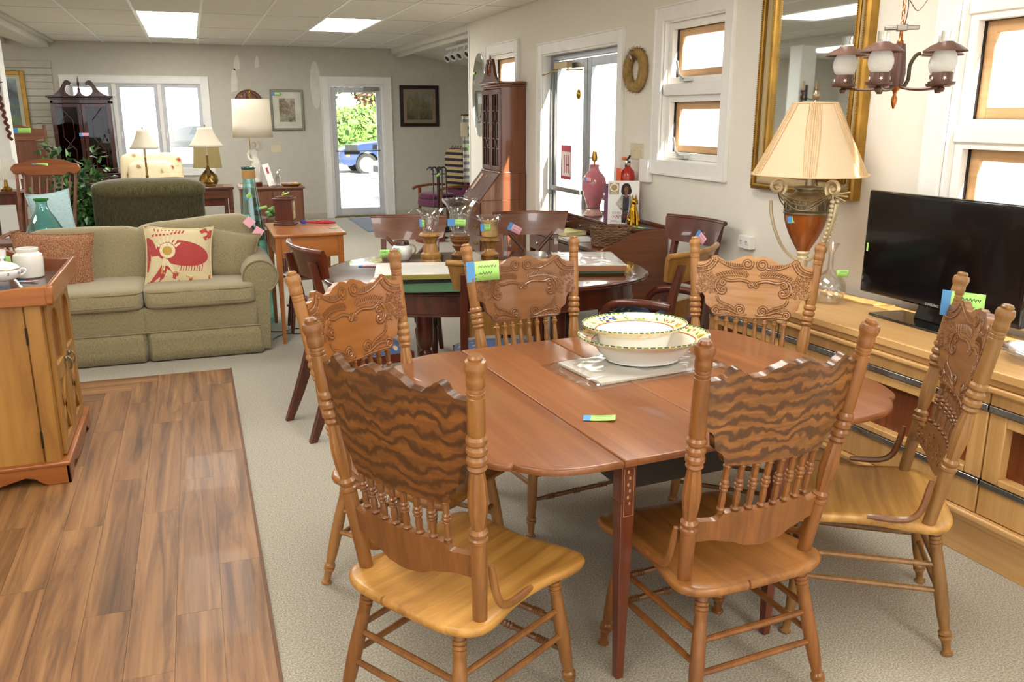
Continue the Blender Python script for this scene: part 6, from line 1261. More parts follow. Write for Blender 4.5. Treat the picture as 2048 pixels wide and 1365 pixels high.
for a, b in ((-w+.01,-.004),(.004,w-.01)):
    d = ob('door', frame_rect(M(), 'Y', -.222, -.200, a, b, .885, 1.855, .05), m_dmah, cc, .003); ob('pane', M().box((a+.04,-.212,.93), (b-.04,-.208,1.81)), bpy.data.materials['dark_cabinet_glass'], d); c = (a+b)/2; lt = M()
    for z0, z1, x0, x1 in ((.93,1.2,-.07,-.07),(.93,1.2,.07,.07),(1.2,1.38,-.07,.07),(1.2,1.38,.07,-.07),(1.38,1.62,-.07,-.07),(1.38,1.62,.07,.07),(1.62,1.8,-.07,.07),(1.62,1.8,.07,-.07)): lt.tube([(c+x0,-.212,z0),(c+x1,-.212,z1)], .007, 5)
    ob('lattice', lt, m_dmah, d, kind='stuff')
    for z in (.15,.5): ob('drawer', M().box((a,-.275,z), (b,-.255,z+.32)), m_dmah, cc, .004)
def swan2(s): 
    p = smooth_line([(.43,0,0),(.34,.015,0),(.26,.075,0),(.20,.17,0),(.16,.215,0),(.115,.205,0),(.09,.17,0),(.105,.145,0),(.13,.15,0),(.155,.14,0),(.175,.09,0),(.165,.04,0),(.12,.005,0),(.075,.0,0),(.03,.03,0),(.014,.08,0)],4); return [(s*u,v) for u,v,_ in p]+[(0,.08),(0,-.005),(s*.43,-.005)]
for s in (-1,1): ob('pediment', M().prism(swan2(s), -.235, -.205, lambda u, v, d: (u, d, 1.965+v)), m_dmah, cc)
ob('finial', M().lathe([(.012,0),(.02,.03),(.008,.05),(.012,.08),(.02,.10),(.010,.15),(.002,.21)], 10, o=(0,-.22,2.03)), m_dmah, cc); note(cc, (-.04,-.226,1.40), (1,0,0), (0,0,1), .10, .045, m_tagp, .35, 1)
mg = thing('framed_print', 'gilt-framed blue and green picture on the slatted wall', 'picture', (-2.60, YF-.03, 1.85)); 
def pframe(t, W, H, fw, mt, mat_w, m_mat, m_art, dpt=.03, inner=None):
    ob('frame', frame_rect(M(), 'Y', -dpt, 0, -W/2, W/2, -H/2, H/2, fw), mt, t, .006); ob('mat_board', frame_rect(M(), 'Y', -dpt+.012, -.004, -W/2+fw, W/2-fw, -H/2+fw, H/2-fw, mat_w), m_mat, t); a = ob('artwork', M().box((-W/2+fw+mat_w,-dpt+.014,-H/2+fw+mat_w), (W/2-fw-mat_w,-.004,H/2-fw-mat_w)), m_art, t)
    ob('glazing', M().box((-W/2+fw*.9,-dpt+.008,-H/2+fw*.9), (W/2-fw*.9,-dpt+.010,H/2-fw*.9)), m_glassw, t)
def art(name, stops, s=(1,1,1), sc=4, grad='Z'):
    w = N(name); v = w.coords(s); f = w.noise(v, sc, 6, .65, .8); sx = w.n('ShaderNodeSeparateXYZ'); w.l(w.coords(), sx.inputs[0]); ad = w.n('ShaderNodeMath', operation='MULTIPLY_ADD'); w.l(sx.outputs[2], ad.inputs[0]); ad.inputs[1].default_value = .9; w.l(f, ad.inputs[2]); w.col(w.ramp(ad.outputs[0], stops)); return w.set(.6)
pframe(mg, .72, .95, .06, m_gilt, .05, plain('mat_cream','d9cfb4',.8), art('art_blue',[(.25,'6f8d4a'),(.45,'3d5a7a'),(.6,'22324f'),(.8,'9db7c6')],(1,1,1),3))
pf1 = thing('framed_print', 'silver-framed picture with wide white mat on the far wall left of the glass door', 'picture', (1.495, YF-.002, 1.775)); pframe(pf1, .52, .64, .035, plain('pewter_frame','7f7d70',.4,.5), .10, plain('mat_white','ece6d8',.8), art('art_brown',[(.3,'3a2c22'),(.45,'a99d8a'),(.55,'6b4d34'),(.66,'c9bfa9'),(.8,'46444a')],(1,1,1),5)); note(pf1, (-.21,-.035,.235), (1,0,0), (0,0,1), .12, .035, None, .5, 0)
pf2 = thing('framed_print', 'dark-framed landscape picture on the far wall right of the glass door', 'picture', (3.70, YF-.002, 1.845)); pframe(pf2, .68, .68, .06, plain('espresso_frame','221413',.4), .055, plain('mat_tan','a98b72',.8), art('art_land',[(.25,'3f3a2a'),(.42,'6d6040'),(.55,'8a7a58'),(.68,'93928a'),(.85,'a9aeb0')],(1.4,1,1),5))
fpq = thing('fan_plaque', 'carved dark half-round wooden fan plaque on the far wall above the drum lampshade', 'plaque', (.90, YF-.002, 1.865)); ob('panel', M().prism([(.225*cos(pi*i/24), .225*sin(pi*i/24)) for i in range(25)], 0, .022, lambda u, v, d: (u, -d, v)), m_rkz, fpq, .003)
for k in range(9): a = pi*(k+.5)/9; ob('petal', M().ball((.125*cos(a),-.022,.125*sin(a)), (.018+.06*abs(cos(a)),.012,.018+.06*abs(sin(a))), 10, 6), m_rkz, fpq)
ob('rim', M().tube([(.215*cos(pi*i/24),-.022,.215*sin(pi*i/24)) for i in range(25)], .010, 6), m_rkz, fpq)
s2 = thing('switch_plate', 'ivory switch plate on the far wall beside the statue lamp', 'switch', (1.275, YF, 1.165)); ob('plate', M().box((-.085,-.008,-.062), (.085,0,.062)), m_outlet, s2, .003); ob('toggle', M().box((-.045,-.016,-.012), (-.035,-.006,.012)).box((.035,-.016,-.012), (.045,-.006,.012)), m_outlet, s2)
# floral armchair
def floral():
    w = N('floral_cloth'); v = w.coords(); vo = w.n('ShaderNodeTexVoronoi'); vo.inputs['Scale'].default_value = 6.5; w.l(v, vo.inputs['Vector']); n_ = w.noise(v, 26, 3, .6, 1); ad = w.n('ShaderNodeMath', operation='MULTIPLY_ADD'); w.l(n_, ad.inputs[0]); ad.inputs[1].default_value = .35; w.l(vo.outputs['Distance'], ad.inputs[2]); c = w.ramp(ad.outputs[0], [(.26,'a8483c'),(.32,'c98b74'),(.36,'9a9a6a'),(.42,'e0cfa9'),(.6,'e8dab8')]); w.col(c); return w.set(.9,0,0,.2,.2)
m_flor = floral(); fa = thing('floral_armchair', 'cream floral upholstered armchair in front of the far window', 'armchair', (-.555, 12.75, 0)); 
ob('back', super_((0,.28,.82), (.40,.13,.38), .3, .3, 40, 20), m_flor, fa, ang=80); ob('back_cushion', super_((0,.12,.80), (.30,.10,.30), .4, .35, 36, 18, .05, 1), m_flor, fa, ang=80); ob('seat', super_((0,-.10,.42), (.32,.34,.11), .3, .25, 36, 16), m_flor, fa, ang=80); ob('base', M().box((-.40,-.38,.06), (.40,.36,.34)), m_flor, fa, .03)
for s in (-1,1): ob('arm', super_((s*.38,-.02,.58), (.10,.38,.15), .5, .3, 32, 16), m_flor, fa, ang=80); ob('foot', M().taper((s*.34,-.34,0), (.015,.015), (s*.34,-.34,.07), (.025,.025)), m_mahd, fa)
# lamps on side tables
m_shc = shade_cloth('cream_shade','f1e9d8',.4); m_antg = plain('antique_gold','9a7a3e',.35,.85,vary=.25)
def bell_lamp(name, label, loc, H, rb_, rt, hs, square=True, prof=None, mt=None):
    t = thing(name, label, 'lamp', loc); zb = H-hs-.03
    prof = prof or [(.07,0),(.075,.02),(.06,.04),(.045,.06),(.06,.10),(.05,.14),(.025,.18),(.018,.22),(.026,.26),(.020,.32),(.015,.5),(.02,.52),(.012,.54),(.011,1)]
    k = (zb+.02)/prof[-1][1] if prof[-1][1] > .9 else 1
    ob('stem', M().lathe([(r, z*zb) for r, z in prof], 18), mt or m_antg, t); ob('candle_tube', M().lathe([(.014,zb-.10),(.014,zb+.06)], 10), plain('tube_cream','e6ddc4',.6), t)
    n = 64; rings = []
    for i in range(9):
        q = i/8; r = rt+(rb_-rt)*((1-q)**1.7*.75+(1-q)*.25)
        rings.append([(r*(1-.07*abs(sin(2*a)))*cos(a), r*(1-.07*abs(sin(2*a)))*sin(a), zb+hs*q) if square else (r*cos(a), r*sin(a), zb+hs*q) for a in [2*pi*j/n for j in range(n)]])
    sh = ob('lamp_shade', M().loft(rings, True, False), m_shc, t); sh.modifiers.new('thick','SOLIDIFY').thickness = .003
    ob('finial', M().lathe([(.006,zb+hs-.01),(.004,zb+hs+.01),(.010,zb+hs+.02),(.003,zb+hs+.035)], 8), m_brass, t); return t
def small_table(label, loc, w, d, h, mt, round_=False, shelf=None):
    t = thing('side_table', label, 'table', loc)
    if round_: ob('top', M().lathe([(.02,h-.025),(w-.01,h-.025),(w,h-.015),(w,h-.004),(w-.006,h),(.02,h)], 36), mt, t)
    else: ob('top', M().box((-w,-d,h-.028), (w,d,h)), mt, t, .005); ob('apron', M().box((-w+.03,-d+.03,h-.13), (w-.03,d-.03,h-.028)), mt, t, .003)
    if shelf: ob('shelf', M().box((-w+.03,-d+.03,shelf), (w-.03,d-.03,shelf+.02)), mt, t, .003)
    for x in (-1,1):
        for y in (-1,1): k = .62 if round_ else 1; ob('leg', M().taper((x*(w*k-.035),y*(d*k-.035),0), (.016,.016), (x*(w*k-.035),y*(d*k-.035),h-.02), (.022,.022)), mt, t, .002)
    return t
small_table('dark square side table under the cream lamp left of the recliner top', (-.54, 11.2, 0), .28, .28, .66, m_mahd); bell_lamp('table_lamp', 'slim gold table lamp with cream bell shade in front of the middle window', (-.54, 11.2, .661), .90, .165, .065, .215)
small_table('reddish two-tier side table under the cream lamp at the right end of the window', (.16, 11.2, 0), .26, .26, .865, m_mahb, shelf=.35); bell_lamp('table_lamp', 'slim gold table lamp with wider cream bell shade on the two-tier table', (.15, 11.2, .866), .72, .205, .085, .225)
kl = thing('table_lamp', 'gold-based table lamp with square khaki shade by the far window corner', 'lamp', (.17, 13.0, .60)); ob('base', M().lathe([(.07,0),(.08,.02),(.06,.05),(.09,.12),(.13,.20),(.12,.27),(.06,.33),(.03,.36),(.015,.40),(.012,.45)], 20), m_antg, kl); ksh = M().taper((0,0,.385), (.19,.13), (0,0,.68), (.165,.115)); ob('lamp_shade', ksh, fabric('khaki_shade','7d6c46','98875c',300,(1,1,1),.9,.2), kl, .004)
small_table('low side table holding the khaki-shaded lamp', (.17, 13.0, 0), .24, .24, .599, m_mahd)
rt = small_table('round dark red side table with a book on it, between recliner and vase', (.42, 9.95, 0), .30, .33, .60, m_mahd, True)
leafpad('book', 'red and white book lying on the round side table', 'book', (.36, 9.88, .601), -.2, .30, .24, .032, plain('book_pale','ded6d0',.4))
ps = small_table('small plant stand behind the teal floor vase', (.74, 9.35, 0), .11, .13, .55, m_mahd)
pp_ = thing('potted_plant', 'small green succulent in a brown woven pot left of the mantel clock', 'plant', (.74, 9.35, .551)); ob('pot', M().lathe([(.06,0),(.085,.05),(.09,.11),(.08,.115),(.02,.10)], 18), m_wick, pp_); sl3 = M(); r5 = random.Random(5)
for k in range(34): a = r5.uniform(0,6.3); e = r5.uniform(.2,1.3); l = r5.uniform(.05,.10); c = V((cos(a)*cos(e),sin(a)*cos(e),sin(e))); sl3.ball(tuple(V((0,0,.12))+c*l), (.026,.026,.022), 7, 5)
ob('leaves', sl3, m_leafl, pp_, kind='stuff')
# chest with the statue lamp
m_ches = wood('chest_brown','4a2818','7d4b30','Z',.4,30,.06,.15); chs = thing('wooden_chest', 'brown wooden chest by the far wall carrying the statue lamp', 'cabinet', (.985, 12.75, 0)); ob('body', M().box((-.42,-.24,.04), (.42,.24,.70)), m_ches, chs, .004); ob('top', M().box((-.445,-.265,.70), (.445,.26,.725)), m_ches, chs, .006)
for a, b in ((-.40,-.01),(.01,.40)): d = ob('door', M().box((a,-.256,.09), (b,-.238,.67)), m_ches, chs, .004); ob('knob', M().lathe([(.006,0),(.012,.016),(.003,.024)], 8).xf(Matrix.Translation(((b-.03) if a < 0 else (a+.03),-.256,.42)) @ rotm('X', pi/2)), m_brass, d)
CT = .726; dl_ = thing('statue_lamp', 'white figure statue lamp with a tall cream drum shade on the brown chest', 'lamp', (.80, 12.80, CT)); ob('plinth', M().lathe([(.075,0),(.08,.01),(.078,.05),(.065,.06)], 20), m_mahd, dl_)
m_plas = plain('plaster_white','e6e1d6',.6)
stt = M(); stt.loft([[(cx+rx*cos(2*pi*j/16), cy+ry*sin(2*pi*j/16), z) for j in range(16)] for z, rx, ry, cx, cy in ((.06,.065,.06,0,0),(.09,.07,.062,0,0),(.14,.055,.05,.005,0),(.22,.056,.05,.012,0),(.30,.064,.055,.012,0),(.35,.060,.052,.008,0),(.40,.046,.042,.0,0),(.44,.052,.048,-.004,0),(.48,.060,.050,-.006,0),(.505,.048,.036,-.006,0),(.52,.022,.022,-.002,0),(.54,.02,.02,.0,0))]); stt.ball((.004,-.004,.575), (.032,.036,.042), 14, 10)
stt.tube(smooth_line([(-.055,0,.49),(-.085,-.01,.44),(-.075,-.04,.38),(-.04,-.055,.36)],4), [.020]*5+[.017]*5+[.012]*3, 8); stt.tube(smooth_line([(.05,0,.495),(.095,-.005,.53),(.085,-.01,.59),(.045,-.01,.615)],4), [.020]*5+[.017]*5+[.012]*3, 8)
for k in range(6): stt.tube(smooth_line([(-.05+.02*k,-.05,.08),(-.04+.018*k,-.055,.2),(-.05+.02*k,-.052,.32)],4), .007, 5)
ob('statue', stt, m_plas, dl_, kind='stuff'); ob('rod', M().tube([(-.05,.03,.06),(-.05,.03,.70)], .006, 6).tube([(-.05,.03,.70),(0,.0,.72),(0,0,1.18)], .005, 6), m_brass, dl_)
dsh = ob('lamp_shade', M().loft([[(r*cos(2*pi*j/48), r*sin(2*pi*j/48), z) for j in range(48)] for r, z in ((.268,.67),(.262,.85),(.255,1.02),(.250,1.185))], True, False), m_shc, dl_); dsh.modifiers.new('thick','SOLIDIFY').thickness = .003; ob('finial', M().lathe([(.008,1.17),(.012,1.20),(.02,1.22),(.012,1.25),(.018,1.27),(.003,1.30)], 10), m_antg, dl_)
cdx = thing('display_card', 'white display card with a red panel leaning on the brown chest', 'card', (1.00, 12.66, CT+.014)); cdx.rotation_euler = (radians(-12), radians(-14), 0); ob('card', M().box((-.045,0,0), (.045,.004,.31)), m_white, cdx); ob('print', M().box((-.012,-.001,.17), (.018,0,.26)), plain('print_red','b8434a',.6), cdx)
cy = thing('crystal_figurine', 'sparkling crystal figurine on the brown chest', 'figurine', (1.08, 12.60, CT)); cmx = M().lathe([(.03,0),(.034,.02),(.02,.04),(.03,.08),(.038,.12),(.02,.16),(.03,.19),(.022,.22),(.004,.24)], 9).ball((.02,0,.22), .022, 7, 5); ob('crystal', cmx, bpy.data.materials['crystal'], cy, ang=5, kind='stuff')
wt_ = thing('woven_tray', 'shallow orange-brown woven tray with trinkets on the right end of the chest', 'tray', (1.26, 12.68, CT)); ob('tray', M().lathe([(.10,0),(.135,.02),(.145,.035),(.135,.035),(.10,.012),(.01,.010)], 30), wood('tray_straw','9a6a30','c79a54','X',.7,40,.3,0), wt_); ob('trinket', M().ball((-.05,-.03,.03), (.03,.025,.02), 8, 6), plain('trinket_violet','8a7fae',.4), wt_); ob('trinket', M().ball((.03,.02,.028), (.035,.02,.018), 8, 6), plain('trinket_rose','b07a6a',.5), wt_)
leafpad('papers', 'flat white papers at the back right of the brown chest', 'papers', (1.20, 12.90, CT), .1, .34, .12, .03, m_white); leafpad('book', 'thin reddish book stack end on the left of the brown chest', 'book', (.64, 12.72, CT), .15, .16, .22, .05, plain('cover_rust','a8654a',.5))
one('door_mat', M().prism([(-.40,-1.0),(.40,-1.0),(.40,.85),(-.40,.85)], 0, .010, lambda u, v, d: (u, v, d)), fabric('mat_slate','4e5a6c','6d7a8c',220,(1,1,1),.95,.3), 'slate blue door mat on the carpet inside the far glass door', 'mat', (2.76, 13.85, .001), 0, .004)
# left edge
hc = thing('hall_chair', 'tall brown wooden high-back chair with green tag between the column and the china cabinet', 'chair', (-1.93, 11.7, 0))
for s in (-1,1): ob('back_post', M().taper((s*.27,.20,0), (.02,.02), (s*.27,.22,1.58), (.02,.016)), m_rkz, hc, .004); ob('leg', M().taper((s*.25,-.22,0), (.018,.018), (s*.25,-.22,.44), (.022,.022)), m_rkz, hc)
ob('back_panel', M().box((-.25,.205,.62), (.25,.225,1.40)), m_rkz, hc, .003); ob('crest', M().prism([(-.29,1.44)]+[(-.29+.58*i/16, 1.52+.05*sin(pi*i/16)+.012*cos(4*pi*i/16)) for i in range(17)]+[(.29,1.44),(.15,1.40),(-.15,1.40)], .20, .235, lambda u, v, d: (u, d, v)), m_rk, hc, .004); ob('seat', M().box((-.29,-.25,.43), (.29,.23,.47)), m_rk, hc, .006); note(hc, (-.02,.196,1.49), (1,0,0), (0,0,1), .15, .06, None, .4, 0)
small_table('plain side table hidden behind the rocking chair', (-1.78, 9.75, 0), .16, .16, .98, m_mahd); pls = thing('pleated_lamp', 'small lamp with white pleated shade in front of the high-back wooden chair', 'lamp', (-1.76, 9.75, .981)); ob('stem', M().lathe([(.05,0),(.055,.015),(.02,.04),(.012,.12)], 12), m_brass, pls); ob('lamp_shade', M().grid(lambda a, b: ((.15-.05*b)*(1+.02*cos(2*pi*a*44))*cos(2*pi*a), (.15-.05*b)*(1+.02*cos(2*pi*a*44))*sin(2*pi*a), .11+.19*b), 264, 3), shade_cloth('white_pleat','f0ebe0',.4), pls)
sn = thing('candle_sconce', 'black iron candle sconce with cream candles on the white column', 'sconce', (-1.965, 10.75, 2.0)); im = M().box((-.02,-.012,-.10), (.02,0,.12))
for s in (-1,1): im.tube(bez([(0,-.01,-.05),(s*.06,-.06,-.12),(s*.13,-.08,-.08),(s*.11,-.08,.02)],12), .007, 6).lathe([(.01,.02),(.04,.03),(.042,.038),(.012,.036)], 12, o=(s*.11,-.08,0))
ob('iron_arm', im, m_black, sn, kind='stuff'); 
for s in (-1,1): ob('candle', M().lathe([(.014,.035),(.014,.17),(.004,.175)], 10, o=(s*.11,-.08,0)), m_wax, sn)
bp_ = one('bell_pull', M().tube([(-1.90+.012*cos(k*.9)+.07*(1-k/60), 10.735+.006*sin(k*.9), 1.44+.62*k/60) for k in range(61)], .016, 7), plain('rope_red','6b2f1c',.7,vary=.3), 'dark reddish twisted bell pull hanging on the white column', 'bell pull')
# ---------------- alcove corner ----------------
m_purp = fab('plum_velvet','3f1228','6e2a4c',150,True); wc = thing('plum_rocker', 'plum velvet wooden-armed rocker with a plaid throw over its back, in the far alcove', 'armchair', (3.50, 12.70, 0), radians(112))
ob('seat', super_((0,.05,.43), (.27,.30,.075), .5, .4, 32, 14, .05, 2), m_purp, wc, ang=80); ob('seat_cushion', super_((0,.14,.53), (.24,.22,.05), .6, .5, 30, 12), m_purp, wc, ang=80); bk_ = super_((0,-.30,.82), (.26,.07,.34), .4, .4, 32, 18); ob('back', bk_, m_purp, wc, ang=80)
def plaid():
    w = N('plaid_throw'); wv = w.n('ShaderNodeTexWave', wave_type='BANDS', bands_direction='Z'); wv.inputs['Scale'].default_value = 3.6; wv.inputs['Distortion'].default_value = .6; w.l(w.coords(), wv.inputs['Vector']); wx = w.n('ShaderNodeTexWave', wave_type='BANDS', bands_direction='X'); wx.inputs['Scale'].default_value = 4; w.l(w.coords(), wx.inputs['Vector']); c = w.ramp(wv.outputs['Fac'], [(.42,'1d1a22'),(.5,'a58f6a')]); w.col(w.mix(w.ramp(wx.outputs['Fac'], [(.45,(0,0,0)),(.55,(.35,.35,.35))]), c, '2a2430')); return w.set(.95)
ob('throw', super_((.02,-.29,.90), (.235,.10,.31), .45, .4, 32, 18, .06, 3), plaid(), wc, ang=80); fr2 = M()
for k in range(12): fr2.tube([(-.18+.033*k,-.29,1.19),(-.19+.035*k+.01*(-1)**k,-.33,1.245)], .004, 4)
ob('fringe', fr2, m_black, wc, kind='stuff')
for s in (-1,1): ob('arm', M().tube(smooth_line([(s*.29,-.25,.66),(s*.30,.0,.67),(s*.31,.28,.65),(s*.31,.34,.62)],4), .02, 8), m_rk, wc); ob('leg', M().taper((s*.26,.26,.04), (.015,.015), (s*.27,.25,.64), (.018,.018)), m_rk, wc); ob('leg', M().taper((s*.24,-.26,.04), (.015,.015), (s*.25,-.28,.66), (.018,.018)), m_rk, wc); ob('rocker', M().prism([(-.45,.10),(-.2,.025),(.1,.0),(.45,.05),(.45,.075),(.1,.03),(-.2,.055),(-.44,.13)], s*.25-.012, s*.25+.012, lambda u, v, d: (d, u, v)), m_rk, wc)
ft = thing('fireplace_tools', 'black iron fireplace tool stand with green tag in the far alcove', 'tool stand', (3.20, 11.85, 0)); ob('base', M().lathe([(.11,0),(.12,.012),(.05,.03),(.02,.05)], 18), m_black, ft); ob('pole', M().tube([(0,0,.04),(0,0,1.0)], .011, 8).tube([(-.10,0,.90),(.10,0,.90)], .008, 6), m_black, ft)
for k, x in enumerate((-.09,-.03,.04,.10)): tl = M().tube([(x,-.03,.10),(x,-.03,.94)], .008, 6).tube(bez([(x,-.03,.94),(x,-.03,1.0),(x-.05,-.03,1.02),(x-.09,-.03,.96)],8), .011, 6); tl.box((x-.03,-.04,.08), (x+.03,-.02,.16) if k % 2 else (x+.01,-.02,.13)); ob('tool', tl, m_black if k % 2 else plain('steel_dark','55555a',.3,.9), ft, kind=None)
note(ft, (-.03,-.05,.86), (.6,-.2,.7), (-.7,0,.6), .06, .03, None, 0, 0, taped=False)
wt2 = thing('white_stand', 'small white painted stand with a dark knob, half hidden by the secretary', 'table', (3.58, 11.0, 0)); ob('top', M().box((-.20,-.16,.70), (.20,.16,.725)), m_white, wt2, .006); ob('drawer_box', M().box((-.15,-.12,.55), (.15,.12,.70)), m_white, wt2, .003); ob('knob', M().ball((-.155,0,.625), .014, 8, 6), m_black, wt2)
for x in (-1,1):
    for y in (-1,1): ob('leg', M().lathe([(.012,0),(.02,.3),(.014,.5),(.022,.7),(.016,1)], 10, (x*.16,y*.12,0), (x*.14,y*.11,.70)), m_white, wt2)
lt_ = thing('white_lantern', 'white and cream lantern box standing on the white stand', 'lantern', (3.66, 10.98, .726)); ob('frame', frame_rect(M(), 'Y', -.08, -.06, -.08, .08, 0, .30, .02).box((-.09,-.09,0), (.09,.09,.015)).box((-.09,-.09,.29), (.09,.09,.31)).box((-.08,.06,0), (-.06,.08,.3)).box((.06,.06,0), (.08,.08,.3)), m_white, lt_, .003); ob('panel', M().box((-.065,-.07,.015), (.065,.07,.29)), plain('lantern_cream','d9d2b8',.5), lt_)
bk2 = thing('coal_bucket', 'dark metal coal bucket on the floor of the far alcove', 'bucket', (2.98, 12.25, 0)); ob('body', M().lathe([(.11,0),(.12,.01),(.15,.28),(.145,.28),(.11,.02),(.01,.02)], 22), plain('bucket_dark','2a201c',.4,.5), bk2); ob('handle', M().tube([(.148*cos(pi*i/12),0,.27+.12*sin(pi*i/12)) for i in range(13)], .005, 6), m_chrome, bk2); one('red_crate', M().box((-.17,-.12,0), (.17,.12,.14)), wood('crate_red','6b2418','94402a','X',.5,30), 'low reddish wooden crate on the floor in front of the coal bucket', 'crate', (2.98, 11.55, 0), .2, .005)
def stripes():
    w = N('striped_cloth'); wv = w.n('ShaderNodeTexWave', wave_type='BANDS', bands_direction='Z', wave_profile='SAW'); wv.inputs['Scale'].default_value = 3.2; w.l(w.coords(), wv.inputs['Vector']); w.col(w.ramp(wv.outputs['Fac'], [(.0,'8a8a8c'),(.42,'8a8a8c'),(.5,'e2dfd8'),(1,'e2dfd8')])); return w.set(.9)
hg = thing('striped_hanging', 'grey and white striped cloth hanging at the alcove edge with a green tag', 'cloth', (3.82, 12.1, 1.30)); ob('cloth', M().grid(lambda a, b: (-.18+.36*a, .02*sin(a*14), -.55+.95*b), 24, 12), stripes(), hg).modifiers.new('thick','SOLIDIFY').thickness = .006; ob('rod', M().tube([(-.22,0,.40),(.22,0,.40)], .012, 8).tube([(0,0,.40),(0,0,1.12)], .005, 6), m_brass, hg); ob('header', M().box((-.22,-.03,.10), (-.12,-.022,.30)), m_outlet, hg); note(hg, (-.14,-.035,-.02), (.3,0,-1), (1,0,.3), .20, .05, None, 0, 0, taped=False)
tkr = thing('track_light', 'white ceiling track carrying a row of spotlight cans in the far alcove', 'track light', (3.55, 11.6, 2.60)); ob('track', M().box((-.02,-.95,0), (.02,.95,.03)), m_white, tkr, .003); ob('stem', M().box((-.01,-.5,.03), (.01,-.46,.13)).box((-.01,.46,.03), (.01,.5,.13)), m_white, tkr)
for k, y in enumerate((-.75,-.25,.10,.40,.70)):
    mcan = M().lathe([(.02,-.02),(.045,0),(.05,.02),(.05,.13),(.046,.13),(.044,.03),(.005,.02)], 18); q = V((-.75,-.45 if k else -1.1,-.55)).normalized().to_track_quat('Z','Y').to_matrix().to_4x4(); cn = ob('spotlight', mcan.xf(Matrix.Translation((0,y,-.075)) @ q), m_white, tkr); ob('neck', M().tube([(0,y,0),(0,y,-.075)], .010, 6), m_brass if k == 1 else m_white, cn); ob('lens', M().lathe([(.044,.10),(.044,.104)], 14).xf(Matrix.Translation((0,y,-.075)) @ q), m_black, cn)
# ---------------- outside the windows ----------------
def concrete():
    w = N('pavement'); f = w.noise(w.coords(), 3, 6, .6); w.col(w.ramp(f, [(.3,'b9b5ac'),(.7,'cfccc4')])); return w.set(.9)
struct('ground', M().box((-40,YF+.2,-.12), (45,70,-.06)).box((XW+.15,-12,-.12), (45,YF+.2,-.06)).box((-40,-12,-.12), (-6.2,YF+.2,-.06)).box((-6.2,-12,-.12), (XW+.15,-4.2,-.06)), concrete(), smooth=False)
m_side = plain('white_siding','e6e8e8',.6,vary=.03)
sd = struct('wall_siding', M().box((XW+.14,10.27,-.06), (6,10.3,2.9)), m_side); me = M().add([(-1.305,0,0),(1.305,0,0),(1.305,0,.118),(-1.305,0,.118),(-1.305,-.016,0),(1.305,-.016,0),(1.305,-.004,.118),(-1.305,-.004,.118)], [(0,1,2,3),(4,7,6,5),(0,4,5,1),(3,2,6,7),(0,3,7,4),(1,5,6,2)]).mesh('siding_board', m_side, smooth=False)
for k in range(25): ob('siding_board', me, None, sd, 0, (4.695,10.268,-.05+.118*k))
nb = struct('wall_neighbour', M().box((11,-8,-.06), (11.3,22,4.2)), m_side)
me2 = M().add([(0,-15,0),(0,15,0),(0,15,.148),(0,-15,.148),(-.02,-15,0),(-.02,15,0),(-.005,15,.148),(-.005,-15,.148)], [(0,3,2,1),(4,5,6,7),(0,1,5,4),(3,7,6,2),(0,4,7,3),(1,2,6,5)]).mesh('siding_board', m_side, smooth=False)
for k in range(28): ob('siding_board', me2, None, nb, 0, (10.998,7,-.05+.148*k))
